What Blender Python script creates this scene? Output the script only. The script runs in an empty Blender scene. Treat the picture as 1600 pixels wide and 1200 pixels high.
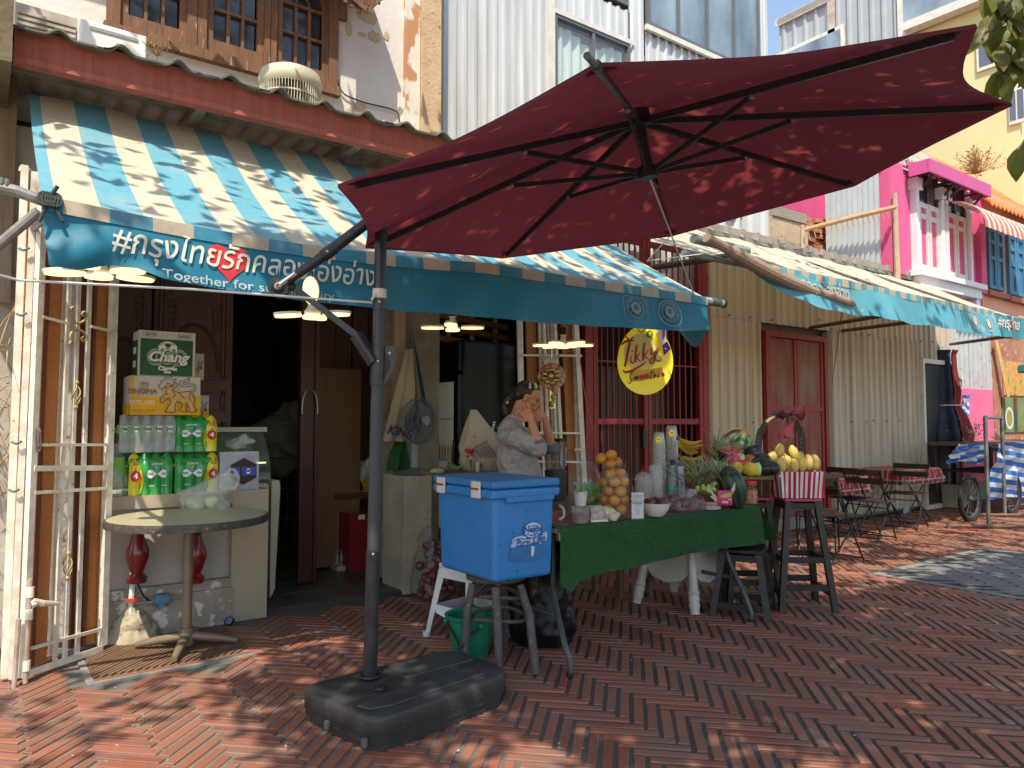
import bpy,bmesh,math,random
from mathutils import Vector,Matrix,Euler,noise
R=math.radians;PI=math.pi
rnd=random.Random(7)
sc=bpy.context.scene
col=sc.collection
# ---------------------------------------------------------------- camera
CAM=Vector((0,0,1.35));YAW=R(54);PIT=math.atan(60/1150);FL=1150.
FW=Vector((math.cos(YAW)*math.cos(PIT),math.sin(YAW)*math.cos(PIT),math.sin(PIT)))
RT=Vector((math.sin(YAW),-math.cos(YAW),0));UP=RT.cross(FW)
cd=bpy.data.cameras.new('camera');cam=bpy.data.objects.new('camera',cd);col.objects.link(cam)
cd.sensor_width=36;cd.lens=FL/1600*36;cd.clip_end=400;cd.clip_start=.05
cam.location=CAM;cam.rotation_euler=(PI/2+PIT,0,YAW-PI/2)
sc.camera=cam
# ---------------------------------------------------------------- sky, sun, exposure
SUN_TRAVEL=Vector((.42,.48,-1)).normalized()
TO_SUN=-SUN_TRAVEL
elev=math.asin(TO_SUN.z)
w=bpy.data.worlds.new('World');sc.world=w;w.use_nodes=True
nt=w.node_tree;bg=nt.nodes['Background']
sky=nt.nodes.new('ShaderNodeTexSky');sky.sky_type='NISHITA';sky.sun_disc=False
sky.sun_elevation=elev;sky.sun_rotation=math.atan2(TO_SUN.x,TO_SUN.y)
sky.air_density=1.3;sky.dust_density=1.1
hz_=nt.nodes.new('ShaderNodeHueSaturation');hz_.inputs['Saturation'].default_value=.92;nt.links.new(sky.outputs[0],hz_.inputs['Color']);nt.links.new(hz_.outputs[0],bg.inputs[0]);bg.inputs[1].default_value=.14
sd=bpy.data.lights.new('sun','SUN');sun=bpy.data.objects.new('sun',sd);col.objects.link(sun)
sd.energy=3.5;sd.angle=R(.53);sd.color=(1,.9,.74)
sun.rotation_euler=TO_SUN.to_track_quat('Z','Y').to_euler();sun.location=(-4,-5,12)
sc.view_settings.view_transform='Standard';sc.view_settings.look='None'
sc.view_settings.exposure=.82;sc.view_settings.gamma=1
sc.cycles.transparent_max_bounces=16
sc.cycles.max_bounces=8;sc.cycles.transmission_bounces=8

# ---------------------------------------------------------------- calibration: rays from the photograph onto real planes
def ray(px,py):return FW + RT*((px-800)/FL) + UP*((600-py)/FL)
def G(px,py,z=0.):
 r=ray(px,py);return CAM + r*((z-CAM.z)/r.z)
def W(px,py,y):
 r=ray(px,py);return CAM + r*(y/r.y)
def X(px,py,x):
 r=ray(px,py);return CAM + r*(x/r.x)
def V(*a):return Vector(a)

# ---------------------------------------------------------------- materials
MC={}
def mat(name,c,rough=.6,c2=None,ns=8.,amt=.5,bump=0.,bs=40.,metal=0.,spec=.5,trans=0.,ior=1.45,emit=None,es=1.,alpha=1.,sss=0.,stretch=None,det=6.,tl=0.,coat=0.,speck=None,sp_s=60.,sp_t=.68):
 """principled material: colour c mixed towards c2 by noise, optional fine relief, specks of dirt, translucency"""
 if name in MC:return MC[name]
 m=bpy.data.materials.new(name);m.use_nodes=True;N=m.node_tree.nodes;L=m.node_tree.links
 b=N['Principled BSDF']
 c=tuple(c)+(1,) if len(c) == 3 else c
 b.inputs['Base Color'].default_value=c
 b.inputs['Roughness'].default_value=rough;b.inputs['Metallic'].default_value=metal
 b.inputs['Specular IOR Level'].default_value=spec;b.inputs['IOR'].default_value=ior
 b.inputs['Transmission Weight'].default_value=trans;b.inputs['Alpha'].default_value=alpha
 b.inputs['Coat Weight'].default_value=coat
 if sss:b.inputs['Subsurface Weight'].default_value=sss;b.inputs['Subsurface Radius'].default_value=(.02,.01,.005)
 if emit:b.inputs['Emission Color'].default_value=tuple(emit)+(1,);b.inputs['Emission Strength'].default_value=es
 tc=N.new('ShaderNodeTexCoord');src=tc.outputs['Object']
 if stretch:
  mp=N.new('ShaderNodeMapping');mp.inputs['Scale'].default_value=stretch;L.new(src,mp.inputs[0]);src=mp.outputs[0]
 out=None
 if c2 is not None:
  n=N.new('ShaderNodeTexNoise');n.inputs['Scale'].default_value=ns;n.inputs['Detail'].default_value=det;L.new(src,n.inputs['Vector'])
  r=N.new('ShaderNodeMapRange');r.inputs[1].default_value=.5-amt*.35;r.inputs[2].default_value=.5+amt*.35;L.new(n.outputs[0],r.inputs[0])
  mx=N.new('ShaderNodeMix');mx.data_type='RGBA';mx.inputs[6].default_value=c;mx.inputs[7].default_value=tuple(c2)+(1,)
  L.new(r.outputs[0],mx.inputs[0]);out=mx.outputs[2]
 if speck is not None:
  n2=N.new('ShaderNodeTexNoise');n2.inputs['Scale'].default_value=sp_s;n2.inputs['Detail'].default_value=3;L.new(src,n2.inputs['Vector'])
  r2=N.new('ShaderNodeMapRange');r2.inputs[1].default_value=sp_t-.03;r2.inputs[2].default_value=sp_t+.03;L.new(n2.outputs[0],r2.inputs[0])
  m2=N.new('ShaderNodeMix');m2.data_type='RGBA';m2.inputs[6].default_value=c;m2.inputs[7].default_value=tuple(speck)+(1,)
  if out:L.new(out,m2.inputs[6])
  L.new(r2.outputs[0],m2.inputs[0]);out=m2.outputs[2]
 if out:L.new(out,b.inputs['Base Color'])
 if bump:
  n3=N.new('ShaderNodeTexNoise');n3.inputs['Scale'].default_value=bs;n3.inputs['Detail'].default_value=5;L.new(src,n3.inputs['Vector'])
  bp=N.new('ShaderNodeBump');bp.inputs['Strength'].default_value=bump;bp.inputs['Distance'].default_value=.01;L.new(n3.outputs[0],bp.inputs['Height']);L.new(bp.outputs[0],b.inputs['Normal'])
 if tl:
  t=N.new('ShaderNodeBsdfTranslucent');ms=N.new('ShaderNodeMixShader');ms.inputs[0].default_value=tl
  if out:L.new(out,t.inputs[0])
  else:t.inputs[0].default_value=c
  L.new(b.outputs[0],ms.inputs[1]);L.new(t.outputs[0],ms.inputs[2]);L.new(ms.outputs[0],N['Material Output'].inputs[0])
 MC[name]=m;return m
def clear_film(name,tint=(.95,.97,.97),op=.18,rough=.12):
 """thin plastic or pane: mostly transparent sheet with a glossy coat"""
 if name in MC:return MC[name]
 m=bpy.data.materials.new(name);m.use_nodes=True;N=m.node_tree.nodes;L=m.node_tree.links
 b=N['Principled BSDF'];b.inputs['Base Color'].default_value=tuple(tint)+(1,);b.inputs['Roughness'].default_value=rough
 t=N.new('ShaderNodeBsdfTransparent');t.inputs[0].default_value=tuple(tint)+(1,)
 fr=N.new('ShaderNodeFresnel');gy_=N.new('ShaderNodeNewGeometry');mr_=N.new('ShaderNodeMapRange');mr_.inputs[3].default_value=1.4;mr_.inputs[4].default_value=1/1.4;L.new(gy_.outputs['Backfacing'],mr_.inputs[0]);L.new(mr_.outputs[0],fr.inputs[0]);gl=N.new('ShaderNodeBsdfGlossy');gl.inputs['Roughness'].default_value=rough
 m0=N.new('ShaderNodeMixShader');m0.inputs[0].default_value=op;L.new(t.outputs[0],m0.inputs[1]);L.new(b.outputs[0],m0.inputs[2])
 ms=N.new('ShaderNodeMixShader');L.new(fr.outputs[0],ms.inputs[0]);L.new(m0.outputs[0],ms.inputs[1]);L.new(gl.outputs[0],ms.inputs[2])
 L.new(ms.outputs[0],N['Material Output'].inputs[0]);MC[name]=m;return m
def var_mat(m,amt=.25,hue=.0):
 """adds a per-object random value shift so alike pieces differ"""
 N=m.node_tree.nodes;L=m.node_tree.links;b=N['Principled BSDF']
 oi=N.new('ShaderNodeObjectInfo');mr=N.new('ShaderNodeMapRange');mr.inputs[3].default_value=1-amt;mr.inputs[4].default_value=1+amt
 L.new(oi.outputs['Random'],mr.inputs[0]);h=N.new('ShaderNodeHueSaturation');L.new(mr.outputs[0],h.inputs['Value'])
 if b.inputs['Base Color'].links:
  L.new(b.inputs['Base Color'].links[0].from_socket,h.inputs['Color'])
 else:h.inputs['Color'].default_value=b.inputs['Base Color'].default_value
 L.new(h.outputs[0],b.inputs['Base Color']);return m

# ---------------------------------------------------------------- mesh builder
class MB:
 def __init__(s):s.v=[];s.f=[];s.mi=[];s.m=0
 def add(s,vs,fs):
  o=len(s.v);s.v += [Vector(v) for v in vs];s.f += [tuple(i+o for i in f) for f in fs];s.mi += [s.m]*len(fs);return s
 def box(s,c,size,rz=0.,M=None):
  x,y,z=(a/2 for a in size);c=Vector(c)
  vs=[Vector(p) for p in ((-x,-y,-z),(x,-y,-z),(x,y,-z),(-x,y,-z),(-x,-y,z),(x,-y,z),(x,y,z),(-x,y,z))]
  rot=M if M is not None else Matrix.Rotation(rz,3,'Z')
  return s.add([rot@v + c for v in vs],[(0,3,2,1),(4,5,6,7),(0,1,5,4),(1,2,6,5),(2,3,7,6),(3,0,4,7)])
 def bb(s,a,b):
  """box between two corners"""
  return s.box([(a[i]+b[i])/2 for i in range(3)],[abs(b[i]-a[i]) for i in range(3)])
 def beam(s,a,b,w_,h_,upv=(0,0,1)):
  a=Vector(a);b=Vector(b);d=(b-a);l=d.length;d.normalize();u=Vector(upv)
  if abs(d.dot(u)) > .97:u=Vector((0,1,0)) if abs(d.y) < .9 else Vector((1,0,0))
  x=d.cross(u).normalized();y=x.cross(d)
  M=Matrix((x,d,y)).transposed()
  return s.box((a+b)/2,(w_,l,h_),M=M)
 def tube(s,path,r,n=8,caps=True,closed=False):
  P=[Vector(p) for p in path];k=len(P);rs=r if isinstance(r,(list,tuple)) else [r]*k
  vs=[];prev=None
  for i,p in enumerate(P):
   if closed:d=P[(i+1) % k]-P[i-1]
   else:d=P[min(i+1,k-1)]-P[max(i-1,0)]
   if d.length < 1e-9:d=Vector((0,0,1))
   d.normalize()
   if prev is None:
    u=Vector((0,0,1)) if abs(d.z) < .9 else Vector((1,0,0));x=d.cross(u).normalized()
   else:
    x=(prev - d*prev.dot(d))
    x=x.normalized() if x.length > 1e-6 else d.orthogonal().normalized()
   prev=x;y=d.cross(x)
   for j in range(n):
    t=2*PI*j/n;vs.append(p + (x*math.cos(t)+y*math.sin(t))*rs[i])
  fs=[]
  for i in range(k if closed else k-1):
   a=i*n;b=((i+1) % k)*n
   for j in range(n):fs.append((a+j,a+(j+1) % n,b+(j+1) % n,b+j))
  if caps and not closed:fs += [tuple(reversed(range(n))),tuple(range((k-1)*n,k*n))]
  return s.add(vs,fs)
 def lathe(s,prof,c=(0,0,0),n=20,M=None,caps=True,sx=1.,sy=1.,wob=0.):
  c=Vector(c);vs=[]
  for r,z in prof:
   for j in range(n):
    t=2*PI*j/n;rr=r*(1+wob*math.sin(3*t+z*30));v=Vector((rr*math.cos(t)*sx,rr*math.sin(t)*sy,z))
    vs.append((M@v if M is not None else v)+c)
  fs=[]
  for i in range(len(prof)-1):
   for j in range(n):fs.append((i*n+j,i*n+(j+1) % n,(i+1)*n+(j+1) % n,(i+1)*n+j))
  if caps:fs += [tuple(reversed(range(n))),tuple(range((len(prof)-1)*n,len(prof)*n))]
  return s.add(vs,fs)
 def ell(s,c,r,n=12,m=8,M=None,wob=0.,seed=0):
  """ellipsoid with optional lumps"""
  c=Vector(c);r=(r,r,r) if not hasattr(r,'__len__') else r
  vs=[Vector((0,0,-r[2]))]
  for i in range(1,m):
   ph=-PI/2+PI*i/m
   for j in range(n):
    t=2*PI*j/n;vs.append(Vector((r[0]*math.cos(ph)*math.cos(t),r[1]*math.cos(ph)*math.sin(t),r[2]*math.sin(ph))))
  vs.append(Vector((0,0,r[2])))
  if wob:
   q=max(r);vs=[v*(1+wob*noise.noise(v/q*1.6+Vector((seed*7.3,seed*3.1,0)))) for v in vs]
  vs=[(M@v if M is not None else v)+c for v in vs]
  fs=[(0,1+(j+1) % n,1+j) for j in range(n)]
  for i in range(m-2):
   a=1+i*n
   for j in range(n):fs.append((a+j,a+(j+1) % n,a+n+(j+1) % n,a+n+j))
  a=1+(m-2)*n;fs += [(a+j,a+(j+1) % n,len(vs)-1) for j in range(n)]
  return s.add(vs,fs)
 def poly(s,pts,d):
  """prism: polygon pts extruded along vector d"""
  d=Vector(d);P=[Vector(p) for p in pts];n=len(P)
  return s.add(P+[p+d for p in P],[tuple(range(n)),tuple(reversed(range(n,2*n)))]+[(j,j+n,(j+1) % n+n,(j+1) % n) for j in range(n)])
 def grid(s,f,nu,nv,thick=None):
  """sheet from f(u,v); with thick (a vector or a float along -z) it becomes a closed slab"""
  vs=[Vector(f(i/nu,j/nv)) for j in range(nv+1) for i in range(nu+1)]
  q=nu+1;fs=[(j*q+i,j*q+i+1,(j+1)*q+i+1,(j+1)*q+i) for j in range(nv) for i in range(nu)]
  if thick is not None:
   t=Vector(thick) if hasattr(thick,'__len__') else Vector((0,0,-thick));o=len(vs)
   vs += [v+t for v in vs];fs += [tuple(k+o for k in reversed(g)) for g in fs]
   ed=[j*q for j in range(nv+1)];
   for j in range(nv):a,b=j*q,(j+1)*q;fs.append((a,b,b+o,a+o));a += nu;b += nu;fs.append((b,a,a+o,b+o))
   for i in range(nu):a=i;fs.append((a+1,a,a+o,a+1+o));a=nv*q+i;fs.append((a,a+1,a+1+o,a+o))
  return s.add(vs,fs)
 def split(s,name,ma,parent=None,**k):
  """each connected piece becomes a mesh of its own"""
  p=list(range(len(s.v)))
  def fd(a):
   while p[a] != a:p[a]=p[p[a]];a=p[a]
   return a
  for f in s.f:
   for i in f[1:]:p[fd(i)]=fd(f[0])
  g={}
  for f in s.f:g.setdefault(fd(f[0]),[]).append(f)
  out=[]
  for fs in g.values():
   ids=sorted({i for f in fs for i in f});mp={i:j for j,i in enumerate(ids)};b=MB();b.add([s.v[i] for i in ids],[[mp[i] for i in f] for f in fs]);out.append(b.build(name,ma,parent,**k))
  return out
 def build(s,name,ma,parent=None,smooth=False,bevel=0.,world=True,data_only=False,subs=0,seg=2):
  me=bpy.data.meshes.new(name);inv=None
  if parent is not None and world:inv=MW[parent.name].inverted()
  me.from_pydata([tuple(inv@v) if inv is not None else tuple(v) for v in s.v],[],s.f)
  ms=ma if isinstance(ma,(list,tuple)) else [ma]
  for m in ms:me.materials.append(m)
  if len(ms) > 1:me.polygons.foreach_set('material_index',s.mi)
  if smooth:me.polygons.foreach_set('use_smooth',[True]*len(me.polygons))
  me.validate();me.update()
  if smooth and smooth != 'all':
   try:me.set_sharp_from_angle(angle=R(42))
   except Exception:pass
  if data_only:return me
  o=bpy.data.objects.new(name,me);col.objects.link(o)
  if parent is not None:o.parent=parent;MW[o.name]=MW[parent.name]
  else:MW[o.name]=Matrix.Identity(4)
  if bevel:
   b=o.modifiers.new('bevel','BEVEL');b.width=bevel;b.segments=seg;b.limit_method='ANGLE';b.angle_limit=R(35)
  if subs:
   b=o.modifiers.new('subdivision','SUBSURF');b.levels=subs;b.render_levels=subs
  return o
MW={}
def thing(name,label,cat,loc=(0,0,0),rz=0.,group=None):
 o=bpy.data.objects.new(name,None);col.objects.link(o);o.location=loc;o.rotation_euler=(0,0,rz);o.empty_display_size=.1
 o['label']=label;o['category']=cat
 if group:o['group']=group
 MW[o.name]=Matrix.Translation(loc) @ Matrix.Rotation(rz,4,'Z');return o
def tag(o,label,cat,group=None):
 o['label']=label;o['category']=cat
 if group:o['group']=group
 return o
def kind(o,k):o['kind']=k;return o
def part_label(o,l):o['label']=l;return o
def kids(o):return KIDS.get(o.name,None) or [c for c in bpy.data.objects if c.parent == o]
def copy_tree(o,loc=None,rz=None,label=None,parent=None):
 c=o.copy();col.objects.link(c)
 if parent is not None:c.parent=parent
 if loc is not None:c.location=loc
 if rz is not None:c.rotation_euler=(0,0,rz) if not hasattr(rz,'__len__') else rz
 if label:c['label']=label
 for ch in kids(o):copy_tree(ch,parent=c)
 MW[c.name]=Matrix.Translation(c.location) @ c.rotation_euler.to_matrix().to_4x4()
 return c
KIDS={}
def inst(me,name,parent=None,loc=(0,0,0),rot=(0,0,0),sc_=1.):
 """one object sharing mesh data; loc and rot are in world space"""
 o=bpy.data.objects.new(name,me);col.objects.link(o)
 if parent is not None:
  o.parent=parent;M=MW[parent.name].inverted() @ Matrix.LocRotScale(Vector(loc),Euler(rot),Vector((sc_,)*3) if not hasattr(sc_,'__len__') else Vector(sc_))
  l,r,s3=M.decompose();o.location=l;o.rotation_euler=r.to_euler();o.scale=s3
 else:
  o.location=loc;o.rotation_euler=rot;o.scale=(sc_,)*3 if not hasattr(sc_,'__len__') else sc_
 MW[o.name]=Matrix.LocRotScale(Vector(loc),Euler(rot),Vector((1,1,1)));return o
# flat print: lettering and strokes in a plane frame  (o origin, u right, v up, n towards the viewer)
def text_pts(body,size,bold=0.,shear=0.,space=1.):
 c=bpy.data.curves.new('lettering','FONT');c.body=body;c.size=size;c.offset=bold;c.shear=shear;c.space_character=space;c.resolution_u=3
 c.align_x='CENTER';c.align_y='CENTER'
 o=bpy.data.objects.new('lettering',c);col.objects.link(o);dg=bpy.context.evaluated_depsgraph_get();dg.update()
 me=bpy.data.meshes.new_from_object(o.evaluated_get(dg));bpy.data.objects.remove(o);bpy.data.curves.remove(c)
 vs=[v.co.copy() for v in me.vertices];fs=[tuple(p.vertices) for p in me.polygons];bpy.data.meshes.remove(me);return vs,fs
class Pr:
 """flat print gathered on one frame"""
 def __init__(s,o,u,v,width=1.,height=1.,lift=.0015):
  s.o=Vector(o);s.u=Vector(u).normalized();s.v=Vector(v).normalized();s.n=s.u.cross(s.v);s.W=width;s.H=height;s.mb=MB();s.k=0;s.lift=lift
  s.warp=None
 def P(s,x,y):
  if s.warp:return Vector(s.warp(x*s.W,y*s.H,s.lift*(1+s.k*.6)))
  return s.o + s.u*(x*s.W) + s.v*(y*s.H) + s.n*(s.lift*(1+s.k*.6))
 def m(s,i):s.mb.m=i;return s
 def layer(s):s.k += 1;return s
 def pol(s,pts):s.layer();s.mb.add([s.P(*p) for p in pts],[tuple(range(len(pts)))]);return s
 def rect(s,x0,y0,x1,y1,nx=1):
  s.layer();
  for i in range(nx):
   a=x0+(x1-x0)*i/nx;b=x0+(x1-x0)*(i+1)/nx;s.mb.add([s.P(a,y0),s.P(b,y0),s.P(b,y1),s.P(a,y1)],[(0,1,2,3)])
  return s
 def disc(s,x,y,rx,ry=None,n=24):
  ry=rx*s.W/s.H if ry is None else ry;return s.pol([(x+rx*math.cos(2*PI*i/n),y+ry*math.sin(2*PI*i/n)) for i in range(n)])
 def ring(s,x,y,rx,w_,ry=None,n=28):
  ry=rx*s.W/s.H if ry is None else ry;return s.stroke([(x+rx*math.cos(2*PI*i/n),y+ry*math.sin(2*PI*i/n)) for i in range(n+1)],w_)
 def stroke(s,pts,w_,taper=False):
  """ribbon of world width w_ along pts"""
  s.layer();Q=[Vector((p[0]*s.W,p[1]*s.H)) for p in pts];n=len(Q);vs=[]
  for i,q in enumerate(Q):
   d=Q[min(i+1,n-1)]-Q[max(i-1,0)]
   if d.length < 1e-9:d=Vector((1,0))
   d.normalize();t=Vector((-d.y,d.x));h=w_/2*(math.sin(PI*(i+.6)/(n+.2))**.6 if taper else 1)
   for sg in (1,-1):
    e=q+t*h*sg;vs.append(s.P(e.x/s.W,e.y/s.H))
  s.mb.add(vs,[(2*i,2*i+1,2*i+3,2*i+2) for i in range(n-1)]);return s
 def text(s,body,x,y,size,bold=0.,shear=0.,rot=0.,space=1.,sx=1.):
  s.layer();vs,fs=text_pts(body,size,bold,shear,space);c,q=math.cos(rot),math.sin(rot)
  s.mb.add([s.P(x+(v.x*sx*c-v.y*q)/s.W,y+(v.x*sx*q+v.y*c)/s.H) for v in vs],fs);return s
 def build(s,name,mats,parent):return s.mb.build(name,mats,parent)
def smooth_path(pts,n=6):
 """Catmull-Rom through pts"""
 P=[Vector(p) for p in pts];out=[]
 for i in range(len(P)-1):
  a=P[max(i-1,0)];b=P[i];c=P[i+1];d=P[min(i+2,len(P)-1)]
  for k in range(n):
   t=k/n;out.append(.5*((2*b)+(c-a)*t+(2*a-5*b+4*c-d)*t*t+(3*b-a-3*c+d)*t**3))
 out.append(P[-1]);return out
def sp2(pts,n=5):return [(p.x,p.y) for p in smooth_path([(a,b,0) for a,b in pts],n)]
# common materials
M_white=mat('white_paint',(.74,.72,.66),.45,(.6,.57,.5),9,.6,.15,60)
M_wpaint=mat('old_white_enamel',(.80,.76,.66),.4,(.66,.58,.46),14,.4,.2,90,speck=(.3,.12,.05),sp_s=24,sp_t=.71)
M_black=mat('black_metal',(.018,.018,.02),.38)
M_steel=mat('grey_steel',(.32,.32,.32),.35,(.2,.18,.16),20,.5,metal=.7)
M_galv=mat('galvanised_pipe',(.36,.38,.38),.5,(.22,.2,.17),18,.6,metal=.4)
M_glass=mat('clear_glass',(.96,.98,.97),.03,trans=1.,ior=1.45)
M_film=clear_film('clear_film')
M_bag=clear_film('white_bag_film',(.9,.92,.93),.42,.35)
M_pane=mat('dark_window_glass',(.05,.055,.07),.08,spec=.8)
M_orange=mat('orange_wood',(.50,.19,.05),.55,(.38,.13,.03),60,.7,.2,160)
M_redwood=mat('reddish_wood',(.22,.06,.025),.5,(.12,.035,.015),7,.8,.3,40,stretch=(6,6,.6))
M_darkwood=mat('dark_carved_wood',(.13,.045,.02),.42,(.07,.025,.012),5,.8,.3,30,stretch=(5,5,.7))
M_plaster=mat('white_plaster',(.74,.72,.69),.8,(.62,.58,.52),2.2,.8,.3,25)
M_conc=mat('grey_concrete',(.36,.33,.29),.9,(.25,.22,.19),5,.8,.5,45,speck=(.14,.12,.1),sp_s=40,sp_t=.64)
# ================================================================ GROUND AND PAVING
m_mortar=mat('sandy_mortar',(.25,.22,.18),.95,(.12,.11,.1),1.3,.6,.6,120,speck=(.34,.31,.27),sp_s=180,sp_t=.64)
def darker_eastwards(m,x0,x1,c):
 """the joints are sandy by the gate and blend to a darker tone further along the street"""
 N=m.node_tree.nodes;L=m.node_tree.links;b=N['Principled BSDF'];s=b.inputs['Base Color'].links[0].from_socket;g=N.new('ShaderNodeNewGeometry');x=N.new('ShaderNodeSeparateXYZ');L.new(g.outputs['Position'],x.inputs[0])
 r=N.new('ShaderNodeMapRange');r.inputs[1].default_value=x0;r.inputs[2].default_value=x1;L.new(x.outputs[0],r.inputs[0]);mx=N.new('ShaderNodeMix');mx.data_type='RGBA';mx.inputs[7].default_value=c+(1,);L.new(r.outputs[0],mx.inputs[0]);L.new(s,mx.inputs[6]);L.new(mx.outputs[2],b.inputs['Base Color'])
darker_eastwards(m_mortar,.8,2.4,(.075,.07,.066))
g=MB().grid(lambda u,v:V(-120+320*u,-120+320*v,-.06),8,8).build('ground',mat('distant_ground',(.3,.17,.12),.9,(.2,.13,.1),.5,.8));kind(g,'structure')
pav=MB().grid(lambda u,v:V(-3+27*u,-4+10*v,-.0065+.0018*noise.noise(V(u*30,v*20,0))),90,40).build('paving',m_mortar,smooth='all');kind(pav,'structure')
def brick_material():
 m=bpy.data.materials.new('terracotta_brick');m.use_nodes=True;N=m.node_tree.nodes;L=m.node_tree.links;b=N['Principled BSDF']
 at=N.new('ShaderNodeAttribute');at.attribute_name='tone'
 oi=N.new('ShaderNodeObjectInfo');ad=N.new('ShaderNodeMath');ad.operation='ADD';L.new(at.outputs['Fac'],ad.inputs[0]);L.new(oi.outputs['Random'],ad.inputs[1])
 fr=N.new('ShaderNodeMath');fr.operation='FRACT';L.new(ad.outputs[0],fr.inputs[0])
 cr=N.new('ShaderNodeValToRGB');L.new(fr.outputs[0],cr.inputs[0]);cr.color_ramp.interpolation='LINEAR'
 e=cr.color_ramp.elements;e[0].color=(.32,.105,.055,1);e[1].color=(.22,.068,.038,1)
 for p,c in ((.25,(.26,.078,.042,1)),(.5,(.34,.125,.075,1)),(.75,(.28,.1,.062,1))):q=e.new(p);q.color=c
 g=N.new('ShaderNodeNewGeometry');n=N.new('ShaderNodeTexNoise');n.inputs['Scale'].default_value=3;n.inputs['Detail'].default_value=8;L.new(g.outputs['Position'],n.inputs['Vector'])
 r=N.new('ShaderNodeMapRange');r.inputs[1].default_value=.4;r.inputs[2].default_value=.72;r.inputs[4].default_value=.8;L.new(n.outputs[0],r.inputs[0])
 mx=N.new('ShaderNodeMix');mx.data_type='RGBA';mx.inputs[7].default_value=(.2,.13,.1,1);L.new(cr.outputs[0],mx.inputs[6]);L.new(r.outputs[0],mx.inputs[0])
 n2=N.new('ShaderNodeTexNoise');n2.inputs['Scale'].default_value=150;n2.inputs['Detail'].default_value=4;L.new(g.outputs['Position'],n2.inputs['Vector'])
 r2=N.new('ShaderNodeMapRange');r2.inputs[1].default_value=.62;r2.inputs[2].default_value=.72;L.new(n2.outputs[0],r2.inputs[0])
 m2=N.new('ShaderNodeMix');m2.data_type='RGBA';m2.inputs[7].default_value=(.3,.21,.16,1);L.new(mx.outputs[2],m2.inputs[6]);L.new(r2.outputs[0],m2.inputs[0])
 L.new(m2.outputs[2],b.inputs['Base Color']);b.inputs['Roughness'].default_value=.55;b.inputs['Specular IOR Level'].default_value=.45
 bp=N.new('ShaderNodeBump');bp.inputs['Strength'].default_value=.35;bp.inputs['Distance'].default_value=.004;L.new(n2.outputs[0],bp.inputs['Height']);L.new(bp.outputs[0],b.inputs['Normal'])
 return m
m_brick=brick_material()
PW=.0635;NB=5
AX=V(math.cos(-PI/4),math.sin(-PI/4),0);BX=V(math.cos(PI/4),math.sin(PI/4),0)
def skip_brick(p):
 if p.y > 5.13 and p.x < 4.9:return True
 if p.y > 5.5:return True
 if 6.45 < p.x < 8.85 and .9 < p.y < 3.52:return True
 if .47 < p.x < 1.38 and 4.35 < p.y < 5.2:return True
 return False
cells=[]
for ix in range(-260,520):
 for iy in range(-420,300):
  d=(ix-iy) % (2*NB)
  if d == 0:cx,cy,hz=ix+NB/2,iy+.5,True        # starts a brick lying along the first axis
  elif d == NB:cx,cy,hz=ix+.5,iy+1-NB/2,False     # top cell of a brick lying along the second axis
  else:continue
  p=AX*(cx*PW) - BX*(cy*PW)
  if not (-1.2 < p.x < 21 and -2.5 < p.y < 5.5):continue
  q=p-V(0,0,1.35);dz=q.dot(FW)
  if dz < 1.6:continue
  sx=q.dot(RT)/dz;sy=q.dot(UP)/dz
  if abs(sx) > .78 or sy < -.66:continue
  if skip_brick(p):continue
  cells.append((dz,p,hz,abs(sx) < .7 and sy > -.54))
cells.sort(key=lambda c:c[0])
def brick_verts(L_,W_,t,ch=.003):
 a,b=L_/2,W_/2
 vs=[V(-a,-b,-.02),V(a,-b,-.02),V(a,b,-.02),V(-a,b,-.02),V(-a,-b,t-ch),V(a,-b,t-ch),V(a,b,t-ch),V(-a,b,t-ch),
          V(-a+ch,-b+ch,t),V(a-ch,-b+ch,t),V(a-ch,b-ch,t),V(-a+ch,b-ch,t)]
 fs=[(0,1,5,4),(1,2,6,5),(2,3,7,6),(3,0,4,7),(4,5,9,8),(5,6,10,9),(6,7,11,10),(7,4,8,11),(8,9,10,11)]
 return vs,fs
def set_tone(me,vals):
 a=me.attributes.new('tone','FLOAT','FACE');a.data.foreach_set('value',vals)
bms=[]
for k in range(6):
 b=MB();vs,fs=brick_verts(NB*PW-.017-.003*rnd.random(),PW-.0195-.002*rnd.random(),0);b.add([v+V(0,0,.0015*rnd.uniform(-1,1)*(1 if v.z > -.01 else 0)) for v in vs],fs)
 me=b.build('brick',m_brick,data_only=True);set_tone(me,[.17*k]*len(fs));bms.append(me)
n_ind=0;stuff=MB();tones=[]
angA=-PI/4;angB=PI/4
for dz,p,hz,vis in cells:
 an=(angA if hz else angB)+rnd.gauss(0,.009);zz=rnd.gauss(0,.0013)+.001*noise.noise(V(p.x*.8,p.y*.8,0))
 jx=rnd.gauss(0,.0012);jy=rnd.gauss(0,.0012)
 if vis and n_ind < 300:
  o=inst(rnd.choice(bms),'brick',pav,(p.x+jx,p.y+jy,zz),(0,0,an));n_ind += 1
 else:
  vs,fs=brick_verts(NB*PW-.019,PW-.0205,0);M=Matrix.Rotation(an,3,'Z')
  stuff.add([M@v+V(p.x+jx,p.y+jy,zz) for v in vs],fs);tones += [rnd.random()]*len(fs)
o=stuff.build('far_bricks',m_brick,pav);set_tone(o.data,tones);kind(o,'stuff')
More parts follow.
